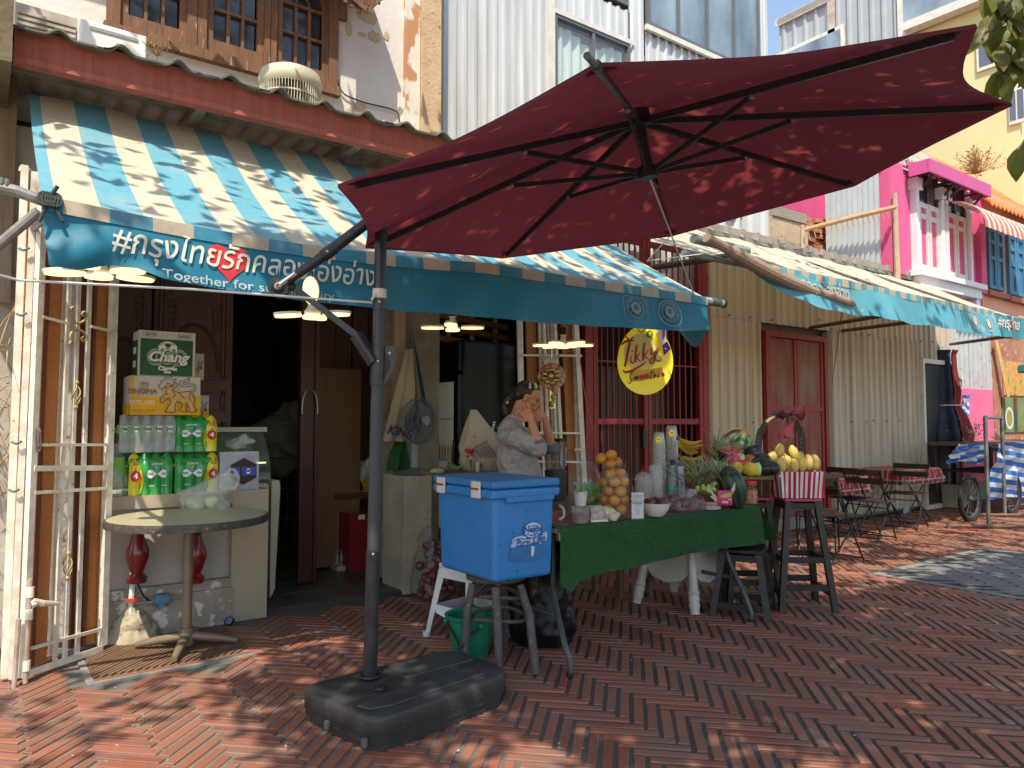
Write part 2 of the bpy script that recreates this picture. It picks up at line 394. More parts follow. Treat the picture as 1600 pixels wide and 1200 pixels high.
# grey strip patch let into the bricks
m_gray=mat('grey_paver',(.22,.21,.2),.7,(.12,.12,.12),6,.8,.4,90,speck=(.3,.29,.27),sp_s=130)
m_gbord=mat('grey_concrete_edge',(.3,.28,.25),.85,(.18,.17,.155),9,.8,.4,80)
pp=MB().bb((6.5,.9,-.03),(8.8,3.5,-.003)).build('grey_paving',mat('dark_joint_sand',(.045,.043,.04),.95));kind(pp,'structure')
gm=MB().add(*brick_verts(.42,.05,0)).build('paver',m_gray,data_only=True)
n=0;gs=MB();vs0,fs0=brick_verts(.42,.05,0)
for i in range(-30,60):
 for j in range(-14,14):
  c=V(7.6,2.2,0)+AX*(j*.44+(i % 2)*.22)+BX*(i-15)*.062
  if 6.66 < c.x < 8.66 and 1.05 < c.y < 3.36:
   if n < 300:inst(gm,'paver',pp,(c.x,c.y,.001),(0,0,angA));n += 1
   else:
    M=Matrix.Rotation(angA,3,'Z');gs.add([M@v+c for v in vs0],fs0)
b=MB()
for a,c in (((6.5,3.42,-.02),(8.8,3.5,.002)),((6.5,.9,-.02),(6.58,3.415,.002)),((8.72,.9,-.02),(8.8,3.415,.002))):b.bb(a,c)
b.build('edge_strip',m_gbord,pp)
# drain cover by the gate
m_rib=mat('brown_ribbed_cover',(.23,.13,.075),.75,(.13,.08,.05),9,.8,.4,60,stretch=(1,1,1))
dr=MB().bb((.5,4.4,-.04),(1.36,5.16,-.012)).build('drain_surround',m_gbord);kind(dr,'structure')
bd=MB()
for a,c in (((.5,4.4,-.02),(1.36,4.435,.004)),((.5,4.44,-.02),(.535,5.14,.004))):bd.bb(a,c)
bd.build('kerb_strip',m_gbord,dr)
bm_=MB()
for i in range(4):bm_.add(*[[V(.53+i*.21+.1,4.465,0)+v for v in brick_verts(.195,.05,.001)[0]],brick_verts(.195,.05,.001)[1]])
o=bm_.build('edging_bricks',m_brick,dr);set_tone(o.data,[.3]*len(o.data.polygons))
sl=MB()
dcv=thing('drain_cover','brown ribbed drain cover let into the brick ground beside the white accordion gate','drain cover',(.9,4.8,0))
for i in range(34):
 k=-.62+i*.041;t0=max(0,-k);t1=min(.63,.82-k)
 if t1-t0 < .05:continue
 b=MB();b.beam((.54+k+t0,4.51+t0,-.003+.001*(i % 3)),(.54+k+t1,4.51+t1,-.002),.02,.014);b.build('rib',m_rib,dcv)

# ================================================================ SHOP HOUSE (left building)
house=thing('shop_house','old white plastered shop house with wooden windows above the striped awning','house',(2,5.6,0))
YW=5.55
b=MB();wx0,wx1,wz0=W(165,60,YW).x,W(524,60,YW).x,4.0
b.bb((-2.5,YW,3.25),(3.2,YW+.25,wz0));b.bb((-2.5,YW,wz0),(wx0,YW+.25,8));b.bb((wx1,YW,wz0),(3.0,YW+.25,8));b.bb((wx0,YW,6.1),(wx1,YW+.25,8))
b.build('wall',mat('stained_plaster',(.76,.735,.71),.85,(.66,.6,.53),1.6,.7,.35,22,speck=(.42,.34,.22),sp_s=3.2,sp_t=.72),house)
b=MB();b.bb((W(630,100,YW).x,YW-.05,3.3),(W(652,100,YW).x,YW-.001,8));b.build('pilaster',mat('peeling_pilaster',(.78,.74,.66),.85,(.7,.64,.55),6,.5,.4,20,stretch=(1,1,.6),speck=(.5,.26,.13),sp_s=7,sp_t=.57),house)
b=MB();b.bb((W(653,100,YW).x,YW-.09,3.3),(3.2,YW-.001,8));b.build('pier',mat('sandy_render',(.5,.33,.17),.9,(.62,.5,.34),9,.9,.5,40,speck=(.2,.13,.07),sp_s=30),house)
# peeled paint patches
m_peel=mat('peeled_patch',(.62,.5,.3),.9,(.5,.38,.22),30,.8,.5,60)
for px,py,rx,rz_ in ((585,58,.06,.045),(566,54,.035,.02),(604,56,.025,.04),(575,27,.09,.05),(564,167,.05,.03),(545,45,.03,.06)):
 c=W(px,py,YW-.002);b=MB();pts=[c+V(rx*math.cos(t)*(1+.5*noise.noise(V(t*2,px,0))),0,rz_*math.sin(t)*(1+.7*noise.noise(V(t*3,py,5)))) for t in [2*PI*i/14 for i in range(14)]]
 b.poly(pts,(0,-.003,0));b.build('peeled_plaster',m_peel,house)
# window joinery
m_jn=mat('weathered_joinery',(.26,.12,.055),.65,(.12,.06,.035),7,.8,.35,50,stretch=(5,5,.5),speck=(.36,.3,.24),sp_s=14,sp_t=.68)
m_curt=mat('lace_curtain',(.30,.32,.42),.9,(.12,.13,.18),10,.7,stretch=(5,1,.4))
wf=MB()
wf.bb((wx0-.02,YW-.06,wz0-.03),(wx1+.03,YW+.06,wz0+.045))
posts=[(165,186),(291,306),(307,321),(411,420),(421,430),(512,526)]
for a,c in posts:wf.bb((W(a,40,YW).x,YW-.045,wz0+.046),(W(c,40,YW).x,YW+.05,6.1))
wf.bb((W(540,0,YW).x-.12,YW-.04,4.62),(W(540,0,YW).x,YW-.002,6.1))
win=wf.build('window',m_jn,house)
def sash(xa,xb,cols,rows,arch):
 s=MB();d0,d1=YW-.02,YW+.015;sw=.05;z0=wz0+.05;z1=5.9
 s.bb((xa,d0,z0),(xa+sw,d1,z1));s.bb((xb-sw,d0,z0),(xb,d1,z1));s.bb((xa+sw,d0,z0),(xb-sw,d1,z0+.1))
 ia,ib=xa+sw,xb-sw;pw=(ib-ia)/cols;ph=.235;zb=z0+.1
 for k in range(1,cols):s.bb((ia+k*pw-.011,d0+.004,zb),(ia+k*pw+.011,d1,zb+rows*ph+(0 if arch else .0)))
 for k in range(1,rows+1):s.bb((ia,d0+.002,zb+k*ph-.011),(ib,d1-.002,zb+k*ph+.011))
 if arch:
  cx=(ia+ib)/2;cz=zb+rows*ph;rr=(ib-ia)/2
  s.tube([(cx+.35*rr*math.cos(t),YW-.005,cz+.55*rr*math.sin(t)) for t in [PI*i/10 for i in range(11)]],.011,6)
  for t in (PI*.3,PI*.5,PI*.7):s.beam((cx+.35*rr*math.cos(t),YW-.004,cz+.55*rr*math.sin(t)),(cx+rr*math.cos(t),YW-.004,cz+1.45*rr*math.sin(t)),.02,.02,(0,1,0))
  arc=[(cx+rr*math.cos(t),YW-.019,cz+1.5*rr*math.sin(t)) for t in [PI*i/12 for i in range(13)]]
  s.poly(arc[:7]+[(ib,YW-.019,z1),][:0]+[(cx,YW-.019,z1),(ib,YW-.019,z1)],(0,.03,0));s.poly(arc[6:]+[(ia,YW-.019,z1),(cx,YW-.019,z1)],(0,.03,0))
 return s,(ia,ib,zb,pw,ph,rows,cols)
for (a,c,cols,rows,arch) in ((186,291,3,5,False),(321,411,3,5,False),(430,512,3,2,True)):
 s,(ia,ib,zb,pw,ph,rows,cols)=sash(W(a,60,YW).x,W(c,60,YW).x,cols,rows,arch)
 s.build('sash',m_jn,win)
 for i in range(cols):
  for j in range(rows):MB().bb((ia+i*pw+.012,YW+.016,zb+j*ph+.012),(ia+(i+1)*pw-.012,YW+.02,zb+(j+1)*ph-.012)).build('pane',M_pane,win)
 if arch:MB().bb((ia,YW+.0165,zb+rows*ph+.012),(ib,YW+.02,5.9)).build('pane',M_pane,win)
 # lace curtain hanging behind the lower panes
 MB().grid(lambda u,v:V(ia+(ib-ia)*u,YW+.05+.012*math.sin(u*40),zb+v*(.46+.02*math.cos(u*30))),40,2).build('curtain',m_curt,win)
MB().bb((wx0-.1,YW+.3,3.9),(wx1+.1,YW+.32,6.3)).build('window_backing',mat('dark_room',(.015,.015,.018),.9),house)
# carved eave above the window
ev=MB();p0=W(535,5,5.2);p1=W(597,5,5.2)
for i in range(13):
 t=i/12;x=p0.x+(p1.x-p0.x)*t;dz=.12*(1-abs(2*t-.9))+.03*(i % 2)
 ev.bb((x-.016,5.2,4.62-dz*.8+.08*t),(x+.015,5.22,4.9))
ev.beam((p0.x,5.19,4.66),(p0.x+.2,5.19,4.56),.015,.03);ev.beam((p0.x+.2,5.19,4.56),(p1.x+.05,5.19,4.78),.015,.03)
ev.bb((p0.x-2,5.2,4.9),(p1.x+.05,5.56,4.93));ev.build('carved_eave',m_jn,house)
# roof over the shop front
RX0,RX1=-.35,4.5
def wav(x):return .018*max(0,math.cos(x*2*PI/.30))**2*1.6-.006
m_tile=mat('grey_fibre_cement',(.2,.19,.15),.9,(.09,.085,.06),6,.9,.5,50,speck=(.05,.045,.035),sp_s=12,sp_t=.6)
roof=MB();npc=0
cur=RX0
while cur < RX1-.05:
 b=MB();w_=.92;x0=cur;h=.004*(npc % 2)
 b.grid(lambda u,v:V(x0+w_*u,4.56+.99*v,3.44+.24*v+wav(x0+w_*u)*1.5+h+.004*noise.noise(V(u*9,npc,v))),46,3,thick=.012)
 b.build('roof_tile',m_tile,house,smooth=True);cur += .86;npc += 1
fas=mat('rusty_red_fascia',(.47,.135,.095),.65,(.3,.085,.06),4,.9,.15,30,stretch=(8,1,.6),speck=(.2,.1,.07),sp_s=9,sp_t=.68)
b=MB()
b.bb((RX0+.45,4.65,3.305),(RX1,4.66,3.47));b.bb((RX0+.45,4.642,3.27),(RX1,4.66,3.304));b.bb((RX0+.45,4.66,3.27),(RX1,4.72,3.276));b.build('fascia',fas,house)
b=MB()
for i in range(5):b.bb((.0+i*1.05,4.7,3.30),(.06+i*1.05,5.5,3.36))
b.bb((RX0,5.0,3.37),(RX1,5.05,3.41));b.split('rafter',mat('grey_timber',(.45,.4,.32),.8,(.16,.13,.1),8,.8),house)
m_soff=mat('old_roof_sheet',(.5,.46,.38),.7,(.28,.24,.18),8,.9,.1)
MB().grid(lambda u,v:V(RX0+(RX1-RX0)*u,4.72+.8*v,3.40+.02*v+.014*math.sin(u*(RX1-RX0)/.13*2*PI)),320,1).build('soffit_sheet',m_soff,house,smooth='all')
# left return of the eave
b=MB();b.bb((-.5,4.5,3.2),(RX0+.44,5.5,3.6));b.build('eave_end',mat('mossy_timber',(.2,.16,.1),.9,(.1,.075,.045),7,.9,.5,30),house)

# ---------------------------------------------------------------- corrugated sheet helper
def corr_sheets(name,parent,x0,x1,z0,z1,y,pitch,dep,ma,sheet=.8,box=True,along='x',sgn=-1):
 cur=x0;k=0
 while cur < x1-.01:
  e=min(cur+sheet,x1);n=max(1,round((e-cur)/pitch));pr=[(0,0),(.30,0),(.40,1),(.60,1),(.70,0)] if box else [(i/6,.5-.5*math.cos(2*PI*i/6)) for i in range(6)]
  pts=[(cur+(i+a)*(e-cur)/n,h) for i in range(n) for a,h in pr]+[(e,0)]
  b=MB();off=.003*(k % 2)
  vs=[];
  for zz in (z0,z1):
   for s_,h in pts:vs.append(V(s_,y+sgn*(h*dep+off),zz) if along == 'x' else V(y+sgn*(h*dep+off),s_,zz))
  q=len(pts);b.add(vs,[(i,i+1,i+1+q,i+q) for i in range(q-1)])
  o=b.build(name,ma,parent,smooth=False if box else 'all');cur=e;k += 1
# ================================================================ WHITE METAL BUILDING
mb_=thing('metal_clad_building','tall building clad in white corrugated metal with aluminium windows behind the umbrella','building',(6,5.8,0))
m_wmet=mat('white_metal_sheet',(.66,.69,.70),.4,(.5,.51,.5),3,.5,0,20,metal=.15,stretch=(4,4,.25))
YB=5.72
xb=[3.2,W(862,60,YB).x,W(982,60,YB).x,W(1006,60,YB).x,W(1182,60,YB).x,W(1199,40,YB).x]
corr_sheets('corrugated_sheet',mb_,xb[0],xb[1],2.9,9,YB,.115,.028,m_wmet,.92)
zt1=W(865,22,YB).z
corr_sheets('corrugated_sheet',mb_,xb[1],xb[2]+.02,zt1+.02,W(980,18,YB).z,YB,.13,.025,m_wmet,1.2)
corr_sheets('corrugated_sheet',mb_,xb[2],xb[3],2.9,9,YB,.12,.02,m_wmet,1.2)
bay_z=W(1010,42,YB).z
corr_sheets('corrugated_sheet',mb_,xb[3]+.02,xb[4],4.75,bay_z-.06,YB,.13,.025,m_wmet,1.2)
corr_sheets('corrugated_sheet',mb_,xb[3],xb[5],2.6,4.3,YB+.02,.3,.05,m_wmet,1.2)
corr_sheets('corrugated_sheet',mb_,xb[4],xb[5],4.3,9,YB,.12,.02,m_wmet,1.2)
MB().bb((3.2,YB+.12,2.6),(xb[5]-.01,YB+1.2,9)).build('wall_core',mat('grey_core',(.4,.42,.42),.8),mb_)
m_alu=mat('dark_aluminium',(.13,.14,.15),.4);m_refl=mat('painted_reflection_glass',(.40,.47,.5),.06,(.14,.18,.2),1.3,.35,.12,2,spec=1.,metal=.35,stretch=(1,1,.5))  # streaky light and dark pane colour stands in for reflections
m_wcur=mat('white_curtain',(.8,.82,.8),.8,(.66,.7,.68),3,.8,stretch=(14,1,.6))
def bwin(x0,x1,z0,z1,cols,rows,y=YB-.03,curt=False):
 f=MB();t=.035
 for a,c in (((x0,y,z0),(x1,y+.06,z0+t)),((x0,y,z1-t),(x1,y+.06,z1)),((x0,y,z0+t),(x0+t,y+.06,z1-t)),((x1-t,y,z0+t),(x1,y+.06,z1-t))):f.bb(a,c)
 for i in range(1,cols):f.bb((x0+(x1-x0)*i/cols-.02,y+.005,z0+t),(x0+(x1-x0)*i/cols+.02,y+.055,z1-t))
 for j in range(1,rows):f.bb((x0+t,y+.01,z0+(z1-z0)*j/rows-.02),(x1-t,y+.05,z0+(z1-z0)*j/rows+.02))
 w_=f.build('window',m_alu,mb_)
 for i in range(cols):
  for j in range(rows):
   a=x0+(x1-x0)*i/cols+.022;c=x0+(x1-x0)*(i+1)/cols-.022;e=z0+(z1-z0)*j/rows+.022;g_=z0+(z1-z0)*(j+1)/rows-.022
   MB().bb((a,y+.03,e),(c,y+.034,g_)).build('pane',clear_film('tinted_pane',(.93,.97,.97),.05,.04) if curt else m_refl,w_)
 if curt:MB().grid(lambda u,v:V(x0+.05+(x1-x0-.1)*u,y+.09+.02*math.sin(u*50),z0+(z1-z0)*(.93+.03*math.sin(u*9))*v),60,3).build('curtain',m_wcur,w_,smooth='all')
bwin(xb[1]+.02,xb[2],3.9,zt1,2,1,curt=True)
bwin(xb[1]+.05,xb[2]-.02,W(980,18,YB).z+.05,7.5,2,1)
bwin(xb[3]+.02,xb[4],bay_z,bay_z+2.4,4,2,y=YB-.06)
bwin(xb[3]+.06,xb[4]-.4,3.9,4.74,3,1)
f=MB();f.bb((xb[1]-.06,YB-.04,zt1),(xb[2]+.06,YB-.032,zt1+.05));f.bb((xb[3]-.02,YB-.07,bay_z-.07),(xb[4]+.05,YB-.03,bay_z-.01));f.bb((xb[1]-.07,YB-.045,3.6),(xb[1]+.01,YB-.031,9));f.build('trim',M_white,mb_)
# ================================================================ FAR GREY AND YELLOW BUILDING
XC=18.
fb=thing('yellow_building','tall pale yellow rendered building with small white framed windows far right behind the pink house','building',(20,9,0))
m_yel=mat('yellow_render',(.70,.65,.34),.85,(.6,.55,.3),.8,.6,.4,3,stretch=(1,1,.4))
yc=X(1592,150,XC).y;yj=X(1432,30,XC).y;yf=X(1218,35,XC).y;zr=X(1218,35,XC).z
zb1=X(1425,40,XC).z
b=MB();b.bb((XC,yc,0),(XC+7,yj,16));b.bb((XC,yj,0),(XC+7,yj+.9,zb1));b.build('wall',m_yel,fb)
for px,py,w_,h_ in ((1566,62,1.0,1.1),(1590,165,.3,.8)):
 c=X(px,py,XC);f=MB();f.bb((XC-.06,c.y-w_/2,c.z-h_/2),(XC+.0,c.y+w_/2,c.z+h_/2));o=f.build('window',M_white,fb)
 for s in (-1,1):MB().bb((XC-.065,c.y+s*w_*.25-w_*.2,c.z-h_/2+.08),(XC-.061,c.y+s*w_*.25+w_*.2,c.z+h_/2-.08)).build('pane',mat('blue_grey_glass',(.12,.15,.2),.1),o)
gb=thing('grey_sheet_building','grey corrugated building with ridged white roof edge left of the yellow building','building',(19,11,0))
m_gmet=mat('pale_grey_sheet',(.42,.45,.48),.55,(.34,.37,.4),2,.8)
ym=X(1303,20,XC).y
corr_sheets('corrugated_sheet',gb,yj,ym,4,16,XC-.05,.3,.06,m_gmet,2.4,along='y')
corr_sheets('corrugated_sheet',gb,ym,yf,4,zr-.15,XC-.02,.35,.05,m_gmet,2.4,along='y')
MB().bb((XC+.05,yj,3),(XC+5,yf,zr-.2)).build('wall_core',m_gmet,gb)
MB().bb((XC+.05,yj,zr-.2),(XC+5,ym,16)).build('wall_core',m_gmet,gb)
b=MB()
for i in range(22):y_=ym+(yf-ym)*(i+.5)/22;b.tube([(XC-.14,y_,zr-.06),(XC+.4,y_,zr+.0)],.11,8)
b.build('roof_edge',M_white,gb)
b=MB();b.bb((XC-.12,ym-.08,4),(XC-.06,ym+.12,16));b.build('downpipe',mat('rusty_white',(.6,.56,.5),.7,(.4,.3,.2),4,.6),gb)
c=X(1262,55,XC);o=MB().bb((XC-.12,c.y-1.1,c.z-1.8),(XC-.08,c.y+1.1,c.z-.2)).build('window',M_white,gb);MB().bb((XC-.13,c.y-1.0,c.z-1.8),(XC-.121,c.y+1.0,c.z-.3)).build('pane',m_refl,o)
c=X(1468,12,XC);o=MB().bb((XC-.16,c.y-.9,c.z-.4),(XC-.11,c.y+.9,c.z+1.6)).build('window',M_white,gb);MB().bb((XC-.17,c.y-.75,c.z-.25),(XC-.161,c.y+.75,c.z+1.5)).build('pane',m_refl,o)
b=MB();pa=X(1415,45,XC-.18);pb=X(1527,0,XC-.18);b.beam(pa,pb+(pb-pa)*.5,.3,.2);b.build('sloping_coping',M_white,gb)
# ================================================================ PINK HOUSE
ph=thing('pink_house','bright pink shop house with white framed shutters under a wooden hood','house',(12.5,5.6,0))
m_pink=mat('pink_paint',(.72,.12,.30),.75,(.58,.10,.24),1.6,.45,.3,10,stretch=(1.5,1.5,.4),speck=(.62,.3,.38),sp_s=6,sp_t=.72)
px0,px1=W(1383,350,YW).x,W(1531,350,YW).x
b=MB();b.bb((px0,YW+.23,2.4),(px1,YW+1.9,5.3));b.bb((px0,YW,3.3),(px1,YW+.229,5.3));b.bb((px0+.02,YW-.09,3.6),(W(1404,350,YW).x,YW-.001,5.3));b.bb((W(1523,350,YW).x,YW-.09,3.6),(px1-.01,YW-.001,5.3));b.build('wall',m_pink,ph)
wp=MB()
sx0,sx1,sx2,sx3=W(1431,380,YW).x,W(1463,380,YW).x,W(1474,380,YW).x,W(1505,380,YW).x
szt=W(1431,316,YW).z;szb=W(1431,421,YW).z
for x in (sx0-.16,(sx1+sx2)/2-.12,(sx1+sx2)/2+.02,sx3+.03):
 wp.bb((x,YW-.1,szb-.05),(x+.1,YW-.001,szt+.15));wp.bb((x-.05,YW-.14,szt+.15),(x+.15,YW-.001,szt+.33))
wp.bb((sx0-.3,YW-.22,szb-.14),(sx3+.35,YW-.001,szb-.055));wp.bb((sx0-.22,YW-.16,szb-.3),(sx3+.27,YW-.001,szb-.145))
for x in (sx0-.2,sx3+.1):wp.bb((x,YW-.14,szb-.5),(x+.14,YW-.001,szb-.305))
wp.build('window_surround',mat('white_stucco',(.8,.79,.8),.7,(.7,.68,.7),5,.7),ph)
for a,c in ((sx0,sx1),(sx2,sx3)):
 for k in range(2):
  x0=a+(c-a)/2*k;x1=x0+(c-a)/2-.015;s=MB();t=.07
  s.bb((x0,YW-.06,szb),(x0+t,YW-.005,szt));s.bb((x1-t,YW-.06,szb),(x1,YW-.005,szt))
  for z0,z1 in ((szb,szb+.09),(szb+.76*(szt-szb),szb+.76*(szt-szb)+.08),(szt-.08,szt)):s.bb((x0+t,YW-.058,z0),(x1-t,YW-.005,z1))
  o=s.build('shutter',M_white,ph)
  for z0,z1 in ((szb+.091,szb+.759*(szt-szb)),(szb+.76*(szt-szb)+.081,szt-.081)):MB().bb((x0+t,YW-.035,z0),(x1-t,YW-.02,z1)).build('panel',m_pink,o)
 f=MB()
 for x in (a-.02,(a+c)/2-.03,c-.04):f.bb((x,YW-.05,szt+.0),(x+.06,YW-.002,szt+.6))
 f.bb((a+.041,YW-.045,szt+.56),(c-.041,YW-.002,szt+.6));o=f.build('transom_frame',M_darkwood,ph)
 MB().bb((a,YW-.02,szt+.005),(c,YW-.012,szt+.6)).build('pane',M_pane,o)
YH=5.17;hd=MB();hz=szt+.47;hx1=W(1545,305,YH).x-.03-.55
hd.add([V(sx0-.35,YH,hz-.05),V(hx1+.55,YH,hz-.05),V(hx1+.55,YW,hz+.04),V(sx0-.35,YW,hz+.04),V(sx0-.35,YH,hz+.0),V(hx1+.55,YH,hz+.0),V(hx1+.55,YW,hz+.09),V(sx0-.35,YW,hz+.09)],[(0,3,2,1),(4,5,6,7),(0,1,5,4),(1,2,6,5),(2,3,7,6),(3,0,4,7)])
hd.bb((sx0-.38,YH-.04,hz-.17),(hx1+.58,YH-.005,hz+.03));hd.bb((sx0-.38,YH,hz-.17),(sx0-.35,YW-.1,hz+.03));hd.bb((hx1+.55,YH,hz-.17),(hx1+.58,YW-.1,hz+.03));hd.build('hood',mat('magenta_boards',(.62,.1,.27),.6,(.5,.1,.3),3,.7),ph)
b=MB()
for x in (sx0-.02,sx1+.02,sx2-.02,sx3+.08):b.tube([(x,YW,hz-.4),(x,YH+.05,hz-.08)],.02,6);b.tube([(x,YW,hz-.06),(x,YH+.05,hz-.08)],.016,6)
b.split('hood_bracket',M_black,ph)
# roof of the pink house
m_rt=mat('grey_roof_tile',(.38,.36,.31),.85,(.26,.25,.2),5,.9,.4,30)
ez=W(1421,250,5.5).z
for i in range(6):
 y0=5.5+i*.42;b=MB();b.grid(lambda u,v:V(px0-.1+(px1-px0+.5)*u,y0+.46*v,ez+(y0-5.5)*.95+.42*v+.03*math.cos(u*60*PI)),240,1,thick=.04);b.build('tile_course',m_rt,ph,smooth=True)
b=MB();b.bb((px0-.1,8.0,ez+2.4),(px1+.4,8.15,ez+2.6));b.build('ridge',M_white,ph)
b=MB();b.bb((px0-.1,5.5,ez-.12),(px1+.4,YW-.001,ez-.03));b.build('cornice',mat('pale_pink',(.7,.42,.42),.8),ph)
rb=tag(MB().bb((W(1458,240,9.6).x,9.6,6),(px1+6,9.9,W(1600,262,9.6).z)).build('red_ridge_wall',mat('coral_paint',(.62,.14,.12),.7,(.5,.1,.1),3,.6)),'long coral red ridge wall between the roofs and the yellow building','wall')
def dry_plant(name,label,c,r,n,seed,cat='plant',hz=1.):
 q=random.Random(seed);t=thing(name,label,cat,tuple(c));st=MB();lf=MB()
 for i in range(n):
  a=q.random()*2*PI;e=q.uniform(.15,1.)*PI/2;l=r*q.uniform(.5,1);d=V(math.cos(a)*math.cos(e),math.sin(a)*math.cos(e),math.sin(e)*hz)
  p1=Vector(c)+d*l*.5+V(q.gauss(0,.08),q.gauss(0,.08),q.gauss(0,.06))*r;p2=p1+(d+V(q.gauss(0,.4),q.gauss(0,.4),q.gauss(.1,.3))).normalized()*l*.5
  st.tube([c,p1,p2],[r*.012,r*.009,r*.004],4)
  for k in range(7):
   s=q.random();p=p1.lerp(p2,s)+V(q.gauss(0,1),q.gauss(0,1),q.gauss(0,1))*r*.05;s_=r*.05*q.uniform(.5,1.3)
   u_=V(q.gauss(0,1),q.gauss(0,1),q.gauss(0,1)).normalized()*s_;v_=V(q.gauss(0,1),q.gauss(0,1),q.gauss(0,1)).normalized()*s_*.5;lf.add([p-u_,p-v_,p+u_,p+v_],[(0,1,2,3)])
 st.build('stems',mat('dry_stem',(.33,.2,.09),.9),t);lf.build('leaves',mat('dry_leaf',(.45,.27,.1),.9,(.3,.28,.08),20,.8,tl=.2),t);return t
dry_plant('dry_shrub','dry brown shrub growing out of the tiles of the pink house roof',W(1524,272,6.2),.62,60,3)
dry_plant('roof_weed','dry brown weed growing on the grey roof right of the white air conditioner',W(246,88,4.75),.17,22,4)
# ================================================================ PEACH HOUSE
oh=thing('peach_house','peach coloured house with blue shutters and an orange roof','house',(16,5.6,0))
m_peach=mat('peach_paint',(.78,.38,.24),.8,(.7,.32,.2),1.5,.7,.2,15)
MB().bb((px1+.01,YW,3.3),(20,YW+3.5,5.5)).build('wall',m_peach,oh)
m_blu=mat('blue_shutter_paint',(.07,.23,.38),.6,(.05,.17,.3),4,.7)
for a,c,t_,b_ in ((1540,1564,356,450),(1571,1596,368,459)):
 xa,xc=W(a,400,YW).x,W(c,400,YW).x;zt,zb=W(a,t_,YW).z,W(a,b_,YW).z
 for k in range(2):
  x0=xa+(xc-xa)/2*k;x1=x0+(xc-xa)/2-.02;s=MB();s.bb((x0,YW-.06,zb),(x0+.07,YW-.002,zt));s.bb((x1-.07,YW-.06,zb),(x1,YW-.002,zt))
  for q in (0,.48,.74,.94):s.bb((x0+.07,YW-.058,zb+q*(zt-zb)),(x1-.07,YW-.002,zb+(q+.06)*(zt-zb)))
  o=s.build('shutter',m_blu,oh);MB().bb((x0+.07,YW-.03,zb+.061*(zt-zb)),(x1-.07,YW-.004,zb+.939*(zt-zb))).build('panel',m_blu,o)
 MB().bb((xa-.12,YW-.1,zb-.14),(xc+.12,YW-.001,zb-.05)).build('sill',mat('brown_sill',(.35,.13,.07),.8),oh)
m_or=mat('orange_roof_sheet',(.68,.19,.045),.6,(.55,.15,.04),5,.8,.2,20,stretch=(.3,3,3))
oz=W(1540,312,5.3).z
for i in range(5):
 y0=5.3+i*.4;MB().grid(lambda u,v:V(px1-.2+6*u,y0+.44*v,oz+(y0-5.3)*.95+.4*v+.025*math.cos(u*70*PI)),260,1,thick=.04).build('roof_course',m_or,oh,smooth=True)
aw=thing('small_striped_awning','short red and white striped awning over the blue shutters','awning',(15,5.2,4.5))
ax0=W(1534,330,4.9).x;zt=W(1534,323,5.2).z
for i in range(26):
 x0=ax0+.1*i;b=MB();b.grid(lambda u,v:V(x0+.1*u,5.4-.55*math.sin(v*PI/2),zt-.52*v**1.6-.03*math.sin(u*PI)*(v > .95)+.01*math.sin(u*PI)),4,8)
 b.build('stripe',mat('coral_stripe',(.62,.17,.1),.7,tl=.2) if i % 2 == 0 else mat('cream_stripe',(.72,.66,.58),.7,tl=.2),aw,smooth='all')
# ================================================================ RAW WALL, GREY SHEET, POLES
rw=thing('ruined_wall','crumbling rendered brick wall stub between the white metal building and the grey sheet','wall',(8.9,5.8,3.4))
rx0,rx1,rx2=W(1206,350,5.7).x,W(1262,350,5.7).x,W(1291,350,5.7).x
zt=W(1210,338,5.7).z
MB().bb((rx0,5.7,2.6),(rx1,5.95,zt)).build('render',mat('lumpy_render',(.55,.44,.3),.95,(.42,.33,.22),4,.9,1.,14,speck=(.3,.23,.15),sp_s=16,sp_t=.66),rw)
MB().bb((rx0,5.68,zt+.005),(rx1-.05,5.95,zt+.14)).build('coping',M_conc,rw)
mbk=mat('old_orange_brick',(.5,.22,.11),.9,(.38,.17,.1),6,.9,.5,40);var_mat(mbk,.3)
me=MB().box((0,0,0),(.21,.1,.055)).build('brick',mbk,data_only=True)
for j in range(17):
 for i in range(4):
  x=rx1+.1+i*.225+(.11 if j % 2 else 0)
  if x > rx2+.1 or (j > 13 and i < 2):continue
  inst(me,'brick',rw,(x,5.78+rnd.uniform(-.04,.04),zt+.12-j*.072),(0,rnd.gauss(0,.05),rnd.gauss(0,.12)))
MB().bb((rx1,5.8,2.6),(rx2+.1,5.95,zt+.1)).build('mortar_core',mat('lime_mortar',(.5,.42,.32),.95,None,1,.5,.8,20),rw)
gs_=thing('grey_sheet_hoarding','tall pale grey corrugated sheet wall left of the pink house','wall',(10,5.65,3))
corr_sheets('corrugated_sheet',gs_,W(1290,350,5.62).x,px0-.01,2.8,W(1300,262,5.62).z+.4,5.62,.145,.035,mat('zinc_sheet',(.5,.52,.52),.45,(.4,.43,.43),3,.8,metal=.3),1.0,box=False)
MB().bb((W(1205,300,6.4).x,6.4,2.6),(px0+.3,6.6,W(1210,292,6.4).z+.3)).build('pink_side_wall',m_pink,ph)
b=MB();p=W(1398,302,5.4);b.tube([p,V(p.x+.02,p.y,3.3)],[.035,.045],8);tag(b.build('wooden_pole',mat('pale_bamboo',(.52,.4,.3),.7,(.4,.3,.2),8,.7)),'pale upright wooden pole in front of the pink wall','pole')
b=MB();b.tube([W(1254,360,5.45),W(1330,340,5.4),W(1398,324,5.36)],[.03,.035,.035],8)
for i in range(16):q=W(1262,359,5.44).lerp(W(1385,327,5.36),i/15);b.tube([q,q+V(.02,-.02,-.13)],.007,4)
tag(b.build('bamboo_rail',mat('bamboo_rail',(.5,.32,.17),.7,(.38,.22,.1),9,.7)),'slanting bamboo rail with hanging tie ends across the grey sheet wall','pole')
